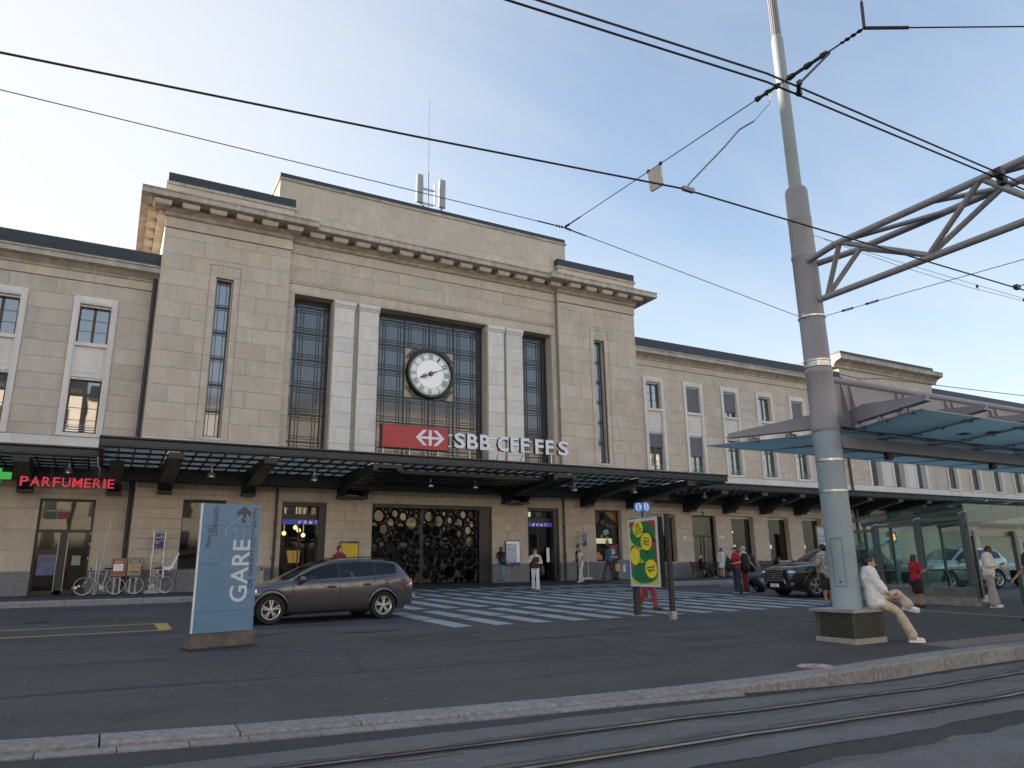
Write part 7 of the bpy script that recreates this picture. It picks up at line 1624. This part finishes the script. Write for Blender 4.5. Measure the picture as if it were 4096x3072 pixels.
def person(loc, rz, h, label, pose, wear, vox=.015, skin=None, group=None, obj_name='person'):
    J = dict(STAND); J.update(pose); k = h/1.72; J = {a: Vector(b)*(1 if a == 'look' else k) for a, b in J.items()}
    skin = skin or m_skin; o = empty(obj_name, loc, rz, label=label, cat='person', group=group); fem = wear.get('f', 0)
    right = J['shL']-J['shR']; sp_ = J['neck']-J['pel']; Fr = frame_of(sp_, right); seed = random.random()*50
    def spine(mb, grow, t0=0, t1=1, hem=None):
        for t, rx, ry in BODYF:
            if t < t0-.05 or t > t1: continue
            if fem: rx, ry = rx*(.93 if t > .5 else 1.0 if t < .2 else .88), ry*.96
            mb.ell(J['pel']+sp_*t, (rx*k+grow), (ry*k+grow), .105*k+grow*.4, 14, 8, Fr)
        return mb
    # ---- body
    b = MB(); spine(b, 0)
    cap(b, J['shL'], J['shR'], .052*k, .052*k)
    cap(b, J['neck']-sp_*.06, J['head']-Vector((0, 0, .03*k)), .052*k, .048*k)
    Hf = frame_of(Vector((0, 0, 1)) if 'headup' not in pose else Vector(pose['headup']), (-J['look'].normalized()).cross(Vector((0, 0, 1))) if True else right)
    Hf = frame_of(Vector((0, 0, 1))+.0*J['look'], Vector((0, 0, 1)).cross(-J['look']))  # columns: x right, y back, z up
    lk = J['look'].normalized(); zz = Vector((0, 0, 1)); xx = lk.cross(zz).normalized(); up = xx.cross(lk).normalized(); Hf = Matrix((xx, -lk, up)).transposed()
    hd = J['head']; HP = lambda x, y, z: hd+Hf @ (Vector((x, y, z))*k)
    b.ell(HP(0, .008, .02), .076*k, .095*k, .100*k, 16, 12, Hf); b.ell(HP(0, -.03, -.045), .056*k, .062*k, .068*k, 14, 10, Hf); b.ell(HP(0, -.103, -.018), .012*k, .018*k, .022*k, 8, 6, Hf); b.ell(HP(0, -.078, -.098), .024*k, .018*k, .016*k, 8, 6, Hf)
    for s in (-1, 1): b.ell(HP(s*.079, .012, -.01), .010*k, .022*k, .032*k, 8, 6, Hf)
    for s in 'LR':
        cap(b, J['sh'+s], J['el'+s], .046*k, .037*k); cap(b, J['el'+s], J['ha'+s], .037*k, .026*k)
        fd = (J['ha'+s]-J['el'+s]).normalized()
        if 'hd'+s in pose: fd = Vector(pose['hd'+s]).normalized()
        sg = 1 if s == 'L' else -1; sd = fd.cross(Vector((0, 1, 0)) if abs(fd.z) > .5 else zz).normalized(); nrm = sd.cross(fd).normalized(); pc = J['ha'+s]+fd*.055*k
        b.ell(pc, .040*k, .020*k, .055*k, 10, 8, Matrix((sd, nrm, fd)).transposed())
        for f_, (off, ln_) in enumerate(((-.030, .062), (-.010, .072), (.010, .068), (.029, .052))):
            p0 = pc+fd*.042*k+sd*off*k; p1 = p0+fd*ln_*.5*k+nrm*.012*k; p2 = p1+fd*ln_*.38*k+nrm*.028*k; cap(b, p0, p1, .0095*k, .009*k, 6); cap(b, p1, p2, .009*k, .008*k, 6)
        t0 = pc+sd*.030*k*-1; cap(b, t0-fd*.02*k, t0-sd*.028*k+fd*.022*k+nrm*.015*k, .011*k, .010*k, 6); cap(b, t0-sd*.028*k+fd*.022*k+nrm*.015*k, t0-sd*.022*k+fd*.052*k+nrm*.025*k, .010*k, .009*k, 6)
        cap(b, J['hip'+s], J['kn'+s], .082*k, .055*k); cap(b, J['kn'+s], J['an'+s], .053*k, .036*k); cap(b, J['kn'+s].lerp(J['an'+s], .15)+Vector((0, .012, 0))*k, J['kn'+s].lerp(J['an'+s], .45), .05*k, .04*k)
        ft = Vector(pose.get('ft'+s, (0, -1, 0))).normalized(); fu = Vector(pose.get('fu'+s, (0, 0, 1))).normalized(); cap(b, J['an'+s]-fu*.045*k-ft*.03*k, J['an'+s]-fu*.05*k+ft*.12*k, .034*k, .028*k)
    objm('body', remesh(b, vox*.8, 2), o, skin, True)
    for s in (-1, 1): MB().ell(HP(s*.031, -.086, .010), .013*k, .008*k, .007*k, 8, 6, Hf).build('eye', m_eye, o, local=True)
    MB().ell(HP(0, -.090, -.058), .022*k, .007*k, .006*k, 8, 6, Hf).build('mouth', m_lip, o, local=True)
    # ---- hair
    hs = wear.get('hair')
    if hs:
        style, hm = hs; mb = MB()
        if style != 'bald':
            mb.ell(HP(0, .022, .045), .086*k, .100*k, .088*k, 16, 10, Hf); mb.ell(HP(0, .050, .005), .082*k, .070*k, .085*k, 14, 10, Hf)
        if style == 'buzz': mb = MB().ell(HP(0, .020, .050), .079*k, .094*k, .078*k, 14, 10, Hf).ell(HP(0, .045, .015), .077*k, .068*k, .075*k, 14, 10, Hf)
        if style == 'long':
            for t in range(6): mb.ell(HP(.0, .060+.008*t, -.03-.055*t), (.078-.004*t)*k, .040*k, .06*k, 12, 8, Hf)
            for s in (-1, 1): cap(mb, HP(s*.070, .0, .03), HP(s*.085, .02, -.20), .026*k, .028*k, 8)
        if style == 'bob':
            for s in (-1, 1): cap(mb, HP(s*.068, .015, .03), HP(s*.072, .03, -.10), .034*k, .036*k, 8)
            mb.ell(HP(0, .06, -.06), .075*k, .05*k, .07*k, 12, 8, Hf)
        if style == 'bun': mb.ell(HP(0, .085, .10), .04*k, .04*k, .04*k, 10, 8, Hf)
        if style == 'cap': mb.ell(HP(0, .005, .060), .088*k, .104*k, .070*k, 14, 8, Hf); mb.ell(HP(0, -.11, .045), .06*k, .055*k, .010*k, 12, 6, Hf)
        if style == 'scarf':
            mb.ell(HP(0, .02, -.06), .085*k, .085*k, .10*k, 14, 10, Hf); mb.ell(HP(0, .01, -.15), .10*k, .09*k, .06*k, 14, 8, Hf)
        objm('headscarf' if style == 'scarf' else 'cap' if style == 'cap' else 'hair', remesh(mb, vox*.75, 2, .004, seed), o, hm, True)
    if wear.get('shades'): MB().ell(HP(-.034, -.096, .012), .028*k, .010*k, .020*k, 10, 6, Hf).ell(HP(.034, -.096, .012), .028*k, .010*k, .020*k, 10, 6, Hf).bar(HP(-.075, -.04, .018), HP(-.05, -.09, .018), .006, .008).bar(HP(.075, -.04, .018), HP(.05, -.09, .018), .006, .008).bar(HP(-.01, -.10, .018), HP(.01, -.10, .018), .006, .006).build('sunglasses', m_black, o, local=True)
    # ---- clothes
    if 'top' in wear:
        tm, sl, hem, loose = wear['top']; mb = MB(); spine(mb, .014+loose, hem)
        cap(mb, J['shL'], J['shR'], .062*k+loose*.3, .062*k+loose*.3); mb.ell(J['neck']-sp_*.05, .075*k, .068*k, .035*k, 12, 8, Fr)
        if sl != 'none':
            for s in 'LR':
                e = J['el'+s]; f_ = {'short': .62, 'half': .98, 'long': 1}[sl]
                cap(mb, J['sh'+s], J['sh'+s].lerp(e, f_), .060*k+loose*.5, .050*k+loose*.9)
                if sl == 'long': cap(mb, e, e.lerp(J['ha'+s], .92), .050*k+loose*.8, .036*k+loose*.5)
        objm('top', remesh(mb, vox, 3, .006+loose*.15, seed), o, tm, True)
    if 'vest' in wear:
        mb = MB(); spine(mb, .038, .10, .80); objm('vest', remesh(mb, vox, 3, .003, seed), o, wear['vest'], True)
    if 'bottom' in wear:
        bm_, kind, loose = wear['bottom']; mb = MB()
        for t, rx, ry in BODY[:3]: mb.ell(J['pel']+sp_*t*.6, rx*k+.012, ry*k+.012, .10*k, 14, 8, Fr)
        if kind == 'skirt':
            for t in range(7):
                c = J['pel'].lerp((J['knL']+J['knR'])/2, t/7*wear.get('slen', .72)); mb.ell(c, (.165+.016*t)*k, (.125+.014*t)*k, .07*k, 16, 8)
        else:
            for s in 'LR':
                kn, an = J['kn'+s], J['an'+s]
                if kind == 'shorts': cap(mb, J['hip'+s], J['hip'+s].lerp(kn, .88), .092*k+loose, .078*k+loose*1.2)
                else:
                    cap(mb, J['hip'+s], kn, .090*k+loose*.6, .064*k+loose)
                    cap(mb, kn, kn.lerp(an, .93), .064*k+loose, (.052 if kind == 'trousers' else .075)*k+loose)
        objm({'skirt': 'skirt', 'shorts': 'shorts'}.get(kind, 'trousers'), remesh(mb, vox, 3, .006+loose*.12, seed+9), o, bm_, True)
    sm = wear.get('shoe')
    if sm:
        for s in 'LR':
            ft = Vector(pose.get('ft'+s, (0, -1, 0))).normalized(); upv = Vector(pose.get('fu'+s, (0, 0, 1))).normalized(); a = J['an'+s]; mb = MB()
            cap(mb, a-upv*.040*k-ft*.04*k, a-upv*.052*k+ft*.15*k, .044*k, .036*k); mb.ell(a-upv*.02*k, .045*k, .05*k, .05*k, 10, 8)
            so_ = objm('shoe', remesh(mb, vox*.7, 2), o, sm, True)
            sd = ft.cross(upv).normalized()
            if wear.get('sole'):
                pts = [(-.085, -.034), (-.085, .034), (.06, .045), (.16, .040), (.195, .0), (.16, -.040), (.06, -.045)]
                vs_ = [a+ft*u*k+sd*v*k-upv*z_*k for z_ in (.092, .066) for u, v in pts]; n = len(pts)
                MB().add(vs_, [tuple(range(n)), tuple(range(2*n-1, n-1, -1))]+[(i, (i+1) % n, n+(i+1) % n, n+i) for i in range(n)]).build('sole', wear['sole'], so_, local=True)
    return o
def face(dx, dy): return math.atan2(dy, dx)+math.pi/2
def to_world(o, v): return WM[o.name] @ Vector(v)
c_white = cloth('cloth_white', (.62, .62, .63)); c_cream = cloth('cloth_cream', (.55, .50, .43)); c_brown = cloth('cloth_brown', (.055, .025, .016)); c_black = cloth('cloth_black', (.014, .014, .016)); c_jeans = cloth('denim_light', (.16, .25, .36)); c_djeans = cloth('denim_dark', (.022, .034, .062))
c_red = cloth('cloth_red', (.33, .016, .03)); c_redt = cloth('trouser_red', (.36, .045, .05)); c_rust = cloth('trouser_rust', (.17, .028, .018)); c_maroon = cloth('shirt_maroon', (.16, .014, .026)); c_blue = cloth('shirt_blue', (.075, .15, .28)); c_grey = cloth('sweat_grey', (.30, .30, .36)); c_beige = cloth('chino_beige', (.50, .42, .34)); c_lblue = cloth('shirt_pale_blue', (.34, .40, .50)); c_olive = cloth('olive', (.045, .042, .022)); c_purple = cloth('purple', (.13, .045, .13)); c_dgrey = cloth('dark_grey', (.06, .06, .07))
h_brown = M('hair_brown', (.035, .018, .010), .5, var=.3, scale=30); h_black = M('hair_black', (.009, .008, .008), .45, var=.3, scale=30); h_blond = M('hair_blond', (.42, .28, .13), .5, var=.25, scale=30); h_grey = M('hair_grey', (.36, .35, .34), .6, var=.2, scale=30)
m_leather = M('leather_olive', (.055, .042, .028), .5, var=.2, scale=12); m_paper = M('paper_bag', (.42, .28, .17), .7, var=.15, scale=7)
def bag(name, pts_c, size, mat, label, cat='bag', strap=None, vox=.014, rz=0):
    mb = MB(); c = Vector(pts_c); Rz = Matrix.Rotation(rz, 3, 'Z')
    mb.ell(c, size[0], size[1], size[2], 16, 12, Rz); mb.ell(c-Vector((0, 0, size[2]*.25)), size[0]*1.02, size[1]*1.1, size[2]*.8, 16, 12, Rz); mb.ell(c+Vector((0, 0, size[2]*.3)), size[0]*.85, size[1]*.9, size[2]*.65, 16, 12, Rz)
    o = empty(name, tuple(c-Vector((0, 0, size[2]))), label=label, cat=cat); objm('bag_body', remesh(mb, vox, 3, .006, c.x), o, mat, False)
    if strap: MB().path([Vector(p) for p in strap], .014, 6).build('strap', mat, o)
    return o
# walking woman, brown waistcoat
w1 = person((15.51, 26.11, gz(26.1)), face(-15.5, -26.1), 1.68, 'woman in brown waistcoat and white trousers walking towards the viewer', dict(walk(.14, .05), elR=(-.25, -.02, 1.18), haR=(-.06, -.14, 1.44), hdR=(.5, .1, .9), elL=(.26, .02, 1.15), haL=(.14, -.24, 1.14), hdL=(-.8, -.5, 0), look=(.1, -1, -.1)), dict(f=1, top=(c_cream, 'long', .2, .012), vest=c_brown, bottom=(c_white, 'wide', .006), shoe=c_brown, hair=('long', h_brown)), .012)
p = to_world(w1, (.27, .03, .82)); bag('shoulder_bag', p, (.07, .15, .20), m_leather, 'olive shoulder bag hanging from the walking woman in the brown waistcoat', strap=[p+Vector((0, 0, .18)), to_world(w1, (.2, 0, 1.42))])
# leaning woman in jeans
w2 = person((17.24, 32.35, .85), face(-.75, -.65), 1.66, 'woman in pale jeans and dark top leaning beside the map board', dict(elL=(.25, -.05, 1.16), haL=(-.02, -.20, 1.12), hdL=(-1, 0, .1), elR=(-.25, -.06, 1.18), haR=(.06, -.2, 1.22), hdR=(1, 0, .2), look=(-.3, -1, .25), knL=(.10, -.06, .49)), dict(f=1, top=(c_black, 'none', .25, 0), bottom=(c_jeans, 'trousers', .004), shoe=c_dgrey, hair=('bun', h_black), shades=1), .014, m_skin3)
p = to_world(w2, (.17, -.16, 1.0)); bag('handbag', p, (.16, .09, .20), m_black, 'black handbag held by the woman in pale jeans')
# man behind the wagon
person((7.05, 25.0, gz(25)), face(.3, -1), 1.80, 'man in a dark red shirt standing behind the grey-brown wagon', dict(look=(1, -.45, -.02), elL=(.27, .06, 1.16), haL=(.16, -.1, 1.0), elR=(-.27, .06, 1.16), haR=(-.16, -.1, 1.0)), dict(top=(c_maroon, 'half', .1, .014), bottom=(c_djeans, 'trousers', .01), shoe=c_black, hair=('buzz', h_brown)), .014)
# couple near the no smoking sign
person((21.55, 31.9, .82), face(1, -.35), 1.80, 'man in cream T-shirt and dark apron behind the woman in white', dict(look=(.2, -1, -.1), elL=(.24, -.02, 1.14), haL=(.14, -.25, 1.08), elR=(-.24, -.02, 1.14), haR=(-.1, -.25, 1.08)), dict(top=(c_cream, 'short', .3, .012), vest=c_olive, bottom=(c_dgrey, 'trousers', .01), shoe=c_black, hair=('buzz', h_brown)), .015)
w5 = person((21.02, 30.91, gz(30.9)+.05), face(-1, -.1), 1.68, 'blonde woman in sleeveless white top and wide white trousers', dict(walk(.17, .0), elR=(-.22, -.12, 1.17), haR=(-.18, -.36, 1.0), elL=(.22, -.06, 1.15), haL=(.15, -.28, .98), look=(-.2, -1, -.15)), dict(f=1, top=(c_white, 'none', .15, .008), bottom=(c_cream, 'wide', .014), shoe=c_white, hair=('bob', h_blond)), .014, m_skin2)
# man with the paper bag
w6 = person((23.5, 31.9, .80), face(1, .05), 1.80, 'man in blue shirt striding right past the poster window', dict(walk(.34, .22, -1), look=(0, -1, 0)), dict(top=(c_blue, 'long', .05, .014), bottom=(c_dgrey, 'trousers', .012), shoe=c_black, hair=('short', h_black)), .015, m_skin3)
p = to_world(w6, (-.26, -.34, .62)); o = empty('paper_bag', tuple(p-Vector((0, 0, .2))), label='brown paper bag carried by the man in the blue shirt', cat='bag'); MB().box(p.x-.14, p.x+.14, p.y-.06, p.y+.06, p.z-.19, p.z+.19).build('sack', m_paper, o); MB().path([p+Vector((-.06, 0, .19)), p+Vector((-.05, 0, .27)), p+Vector((.05, 0, .27)), p+Vector((.06, 0, .19))], .006, 5).build('bag_handle', m_paper, o)
# red trousers behind the poster panel
person((12.92, 15.9, gz(15.9)), face(.45, -1), 1.76, 'person in red trousers hidden behind the city poster panel', dict(walk(.20, .15), ftL=(.25, -1, 0), ftR=(-.3, -1, 0)), dict(top=(c_black, 'long', .1, .012), bottom=(c_redt, 'trousers', .012), shoe=M('espadrille', (.03, .04, .05), .8), hair=('short', h_brown)), .012)
# on the benches
person((30.35, 32.25, .752), face(.75, -.6), 1.66, 'person in black with a grey headscarf on the first bench', dict(sit(.45, .45, .25), look=(.15, -1, -.25), haL=(.02, -.42, .86), elL=(.22, -.16, .82)), dict(f=1, top=(c_black, 'long', -.1, .02), bottom=(c_black, 'wide', .012), shoe=c_grey, hair=('scarf', h_grey)), .015)
w9 = person((31.95, 32.4, .752), face(.35, -1), 1.70, 'man in pale blue shirt and cap on the bench left of door 4', dict(sit(.45, .44), look=(-.25, -1, -.45), neck=(0, -.04, 1.05), head=(0, -.09, 1.18)), dict(top=(c_lblue, 'half', -.05, .016), bottom=(c_dgrey, 'trousers', .012), shoe=c_black, hair=('cap', c_olive)), .015, m_skin2)
bag('lap_bag', to_world(w9, (0, -.26, .68)), (.17, .12, .11), c_purple, 'purple bag on the lap of the man in the cap')
person((36.25, 32.2, .752), face(.6, -.8), 1.72, 'person in black T-shirt and pale jeans hunched on the third bench', dict(sit(.45, .46), neck=(0, -.22, .96), head=(0, -.32, 1.04), shL=(.18, -.2, .92), shR=(-.18, -.2, .92), elL=(.2, -.36, .66), elR=(-.2, -.36, .66), haL=(.05, -.52, .62), haR=(-.05, -.52, .62), look=(0, -1, -.6)), dict(top=(c_black, 'short', -.05, .02), bottom=(cloth('jeans_pale', (.38, .44, .52)), 'trousers', .014), shoe=c_white, hair=('short', h_black)), .015, m_skin2)
# woman in white dress
w10 = person((29.81, 30.06, .752), face(-.45, -1), 1.62, 'woman in a short white dress and sunglasses near door 4', dict(walk(.12, .02), knL=(.03, -.08, .49), anL=(-.02, -.12, .09), elL=(.34, .05, 1.44), haL=(.14, .03, 1.62), hdL=(-.6, 0, .6), look=(-.2, -1, -.15), elR=(-.24, .03, 1.13)), dict(f=1, top=(cloth('dress_white', (.50, .50, .51)), 'long', -.05, .014), bottom=(bpy.data.materials['dress_white'], 'skirt', 0), slen=.78, shoe=c_black, hair=('long', h_brown), shades=1), .014)
p = to_world(w10, (.30, -.08, .98)); bag('tote_bag', p, (.12, .09, .22), m_black, 'black shoulder bag of the woman in the white dress', strap=[p+Vector((0, 0, .2)), to_world(w10, (.17, -.02, 1.42))])
# two backpackers
w11 = person((20.97, 20.41, gz(20.4)), face(-1, .25), 1.70, 'man in red T-shirt and dark jeans with a backpack, seen from the side', dict(look=(-.2, -1, -.15), elR=(-.25, .02, 1.15), haR=(-.12, -.24, 1.14), elL=(.25, .02, 1.15), haL=(.12, -.24, 1.10), hdR=(.6, -.8, .1)), dict(top=(c_red, 'short', .05, .02), bottom=(c_djeans, 'wide', .03), shoe=c_grey, hair=('short', h_black)), .013)
bag('front_pack', to_world(w11, (0, -.30, 1.05)), (.13, .17, .25), c_black, 'black pack worn on the chest of the man in the red T-shirt', 'backpack', rz=face(-1, .25))
bag('backpack', to_world(w11, (.06, .33, 1.12)), (.19, .18, .38), c_black, 'big black backpack on the man in the red T-shirt', 'backpack', rz=face(-1, .25))
w12 = person((21.85, 20.85, gz(20.8)), face(-1, .45), 1.74, 'grey-haired man in white shirt and rust trousers pulling a suitcase', dict(look=(0, -1, 0), elL=(.25, .12, 1.14), haL=(.24, .30, .92), elR=(-.24, .04, 1.14)), dict(top=(c_white, 'short', .05, .018), bottom=(c_rust, 'trousers', .02), shoe=c_black, sole=m_white_p, hair=('buzz', h_grey)), .013)
bag('rucksack', to_world(w12, (-.02, .30, 1.10)), (.18, .16, .34), cloth('pack_dark', (.018, .02, .02)), 'dark rucksack on the grey-haired man in white', 'backpack', rz=face(-1, .45))
sc_ = empty('suitcase', (22.62, 20.75, gz(20.7)), label='black wheeled suitcase tilted behind the man in rust trousers', cat='suitcase'); Ms = Matrix.Translation((22.62, 20.75, gz(20.7)+.05)) @ Matrix.Rotation(R(-52), 4, 'Y')
def rbox(sx, sy, sz, bev):
    bm = bmesh.new(); bmesh.ops.create_cube(bm, size=1); bmesh.ops.scale(bm, vec=(sx, sy, sz), verts=bm.verts); bmesh.ops.bevel(bm, geom=bm.edges[:], offset=bev, segments=3, affect='EDGES'); me = bpy.data.meshes.new('rbox'); bm.to_mesh(me); bm.free(); me.shade_smooth(); return me
objm('shell', rbox(.27, .40, .62, .05), sc_, c_black, False, Ms @ Matrix.Translation((0, 0, .36)))
objm('pull_handle', MB().tube((.08, -.12, .66), (.08, -.12, 1.02), .009, 6).tube((.08, .12, .66), (.08, .12, 1.02), .009, 6).tube((.08, -.12, 1.02), (.08, .12, 1.02), .014, 6).mesh('h'), sc_, m_black, False, Ms)
for s in (-1, 1): objm('wheel', MB().lathe([(0, -.02), (.035, -.02), (.035, .02), (0, .02)], (0.08, s*.15, .02), 14, 'y').mesh('w'), sc_, m_rubber, False, Ms)
objm('luggage_tag', MB().box(-.14, -.137, -.08, .05, .3, .42).mesh('tag'), sc_, m_white_p, False, Ms)
# people around the taxi and mast
m_pat = M('shirt_pattern', (.02, .02, .02), .8)
t = m_pat.node_tree; vo = t.nodes.new('ShaderNodeTexVoronoi'); vo.inputs['Scale'].default_value = 26; vo.feature = 'DISTANCE_TO_EDGE'; ge = t.nodes.new('ShaderNodeNewGeometry'); t.links.new(ge.outputs['Position'], vo.inputs['Vector']); rp = t.nodes.new('ShaderNodeValToRGB'); rp.color_ramp.elements[0].position = .10; rp.color_ramp.elements[1].position = .13; rp.color_ramp.elements[0].color = (.5, .5, .48, 1); rp.color_ramp.elements[1].color = (.012, .012, .012, 1); t.links.new(vo.outputs['Distance'], rp.inputs[0]); t.links.new(rp.outputs[0], t.nodes['Principled BSDF'].inputs['Base Color'])
person((18.12, 14.25, gz(14.2)), face(.2, 1), 1.74, 'person in black and white patterned shirt mostly hidden behind the mast', dict(elL=(.27, .0, 1.15), elR=(-.27, .0, 1.15)), dict(top=(m_pat, 'half', -.1, .03), bottom=(c_black, 'shorts', .02), shoe=cloth('shoe_blue', (.05, .15, .45)), hair=('short', h_black)), .013, m_skin2)
person((27.6, 22.0, gz(22)), face(-.6, -1), 1.52, 'person in sunglasses standing behind the taxi bonnet', dict(look=(-.4, -1, 0)), dict(top=(c_olive, 'short', .1, .015), bottom=(c_dgrey, 'trousers', .01), shoe=c_black, hair=('short', h_brown), shades=1), .016)
person((28.95, 20.2, gz(20.2)), face(-1, .2), 1.62, 'person in dark olive shirt at the open taxi boot behind the glass', dict(look=(0, -1, -.2), elL=(.24, -.1, 1.2), haL=(.15, -.32, 1.25), elR=(-.24, -.1, 1.2), haR=(-.15, -.32, 1.25)), dict(top=(c_olive, 'short', .1, .015), bottom=(c_dgrey, 'trousers', .01), shoe=c_black, hair=('short', h_black)), .016, m_skin2)
# driver
person((4.42, 17.84, gz(17.4)-.02), face(-1, -.07), 1.66, 'driver in a white collar at the wheel of the wagon', dict(sit(.30, .5), haL=(.12, -.42, .74), haR=(-.12, -.42, .74), anL=(.1, -.62, .25), anR=(-.1, -.62, .25), knL=(.1, -.45, .50), knR=(-.1, -.45, .50)), dict(top=(c_white, 'long', .0, .012), bottom=(c_djeans, 'trousers', .01), shoe=c_black, hair=('short', h_black)), .016)
person((7.25, 35.3, .83), face(-.3, 1), 1.70, 'person in a pale hood inside the lit doorway', dict(), dict(top=(cloth('hoodie', (.22, .19, .16)), 'long', .0, .03), bottom=(c_black, 'trousers', .01), shoe=c_black, hair=('scarf', bpy.data.materials['hoodie'])), .018)
# red polo woman and man in white with phones
w17 = person((20.09, 12.84, gz(12.84)), face(.93, -.3), 1.43, 'woman in red polo shirt and black shorts looking at her phone', dict(look=(0, -1, -.35), elR=(-.24, -.03, 1.14), haR=(-.12, -.30, 1.20), hdR=(.2, -1, .3), elL=(.24, -.03, 1.14), haL=(.10, -.32, 1.18), hdL=(-.1, -1, .3)), dict(f=1, top=(c_red, 'short', -.05, .022), bottom=(c_black, 'shorts', .028), shoe=M('sandal', (.02, .02, .022), .6), hair=('bob', h_black)), .009, m_skin2)
ph = to_world(w17, (-.01, -.40, 1.07)); tag(MB().box(ph.x-.035, ph.x+.035, ph.y-.06, ph.y+.06, ph.z-.006, ph.z+.004).build('phone', M('phone_pale', (.35, .38, .45), .3)), 'phone in the hands of the woman in the red polo', 'phone')
bag('crossbody_bag', to_world(w17, (.17, .0, .70)), (.08, .10, .13), c_black, 'small black bag at the hip of the woman in the red polo', strap=[to_world(w17, (.17, 0, .80)), to_world(w17, (-.05, -.1, 1.14))], vox=.01)
tag(MB().lathe([(.024, -.012), (.032, -.012), (.032, .012), (.024, .012), (.024, -.012)], tuple(to_world(w17, (-.10, -.235, .98))), 16, 'y').build('bracelet', m_white_p), 'white bracelet of the woman in the red polo', 'bracelet')
w18 = person((21.84, 11.80, gz(11.8)), face(.45, -.9), 1.68, 'man in white sweatshirt and grey sweatpants typing on his phone by the shelter', dict(look=(.25, -1, -.75), neck=(0, -.03, 1.455), head=(.01, -.075, 1.57), elR=(-.25, -.02, 1.15), haR=(-.02, -.27, 1.17), hdR=(.5, -.8, .1), elL=(.24, -.02, 1.15), haL=(.08, -.27, 1.16), hdL=(-.3, -.9, .1), anL=(.13, -.06, .085), ftL=(.6, -1, 0), ftR=(.1, -1, 0)), dict(top=(c_white, 'long', -.02, .032), bottom=(c_grey, 'wide', .035), shoe=c_white, sole=m_white_p, hair=('buzz', h_black)), .009, m_skin3)
ph = to_world(w18, (.03, -.37, 1.16)); tag(MB().box(ph.x-.035, ph.x+.035, ph.y-.05, ph.y+.05, ph.z-.006, ph.z+.004).build('phone', m_black), 'black phone in the hands of the man in white', 'phone')
# passer-by at the right edge, only a shoe in view
person((18.45, 9.0, gz(9)), face(-1, .5), 1.74, 'passer-by of whom only a black shoe shows at the right edge', dict(walk(.34, .2), ), dict(top=(c_dgrey, 'short', .05, .015), bottom=(c_dgrey, 'shorts', .02), shoe=c_black, hair=('short', h_brown)), .012)
# seated young man on the mast bench: joints given in the world, facing along the bench corner
A0 = R(-48); sx_, sy_ = 11.985, 8.49
def W2L(x, y, z): v = Matrix.Rotation(-(A0+math.pi/2), 3, 'Z') @ Vector((x-sx_, y-sy_, 0)); return (v.x, v.y, z-MG)
k_ = 1.72/1.74
pose16 = {a: tuple(c*k_ for c in b) for a, b in dict(pel=W2L(11.98, 8.46, .90), neck=W2L(11.95, 8.52, 1.385), head=W2L(11.985, 8.49, 1.52), shL=W2L(12.08, 8.62, 1.33), shR=W2L(11.85, 8.39, 1.33), elL=W2L(12.17, 8.58, 1.06), elR=W2L(11.95, 8.27, 1.06), haL=W2L(12.27, 8.41, .97), haR=W2L(12.13, 8.22, .93),
    hipL=W2L(12.05, 8.50, .86), hipR=W2L(11.95, 8.40, .86), knR=W2L(12.20, 8.22, .69), anR=W2L(12.40, 8.13, .27), knL=W2L(12.44, 8.36, .98), anL=W2L(12.27, 8.05, .80)).items()}
pose16.update(look=(.05, -1, -.12), ftR=(.25, -1, -.02), ftL=(.10, -1, -.22), fuL=(-.55, -.15, .8), hdR=(.3, -1, 0), hdL=(-.5, -1, -.1))
w16 = person((sx_, sy_, MG), A0+math.pi/2, 1.74, 'young man in white shirt and beige trousers sitting cross-legged on the mast bench', pose16, dict(top=(cloth('shirt_white', (.66, .66, .67)), 'half', -.10, .040), bottom=(c_beige, 'wide', .016), shoe=cloth('sneaker_white', (.66, .66, .68), .6), sole=m_white_p, hair=('short', h_black)), .0075)
bag('day_pack', (12.43, 8.66, 1.10), (.14, .13, .27), cloth('pack_grey', (.035, .034, .034)), 'dark grey day pack beside the young man on the mast bench', 'backpack', vox=.009, rz=R(20))
ee = to_world(w16, Vector(pose16['head'])+Vector((-.088, .01, -.02))); tag(MB().ell(ee, .010, .010, .014, 8, 6).build('earbud', m_white_p), 'white earbud of the young man on the mast bench', 'earbud')
bpy.data.scenes.remove(TMP)
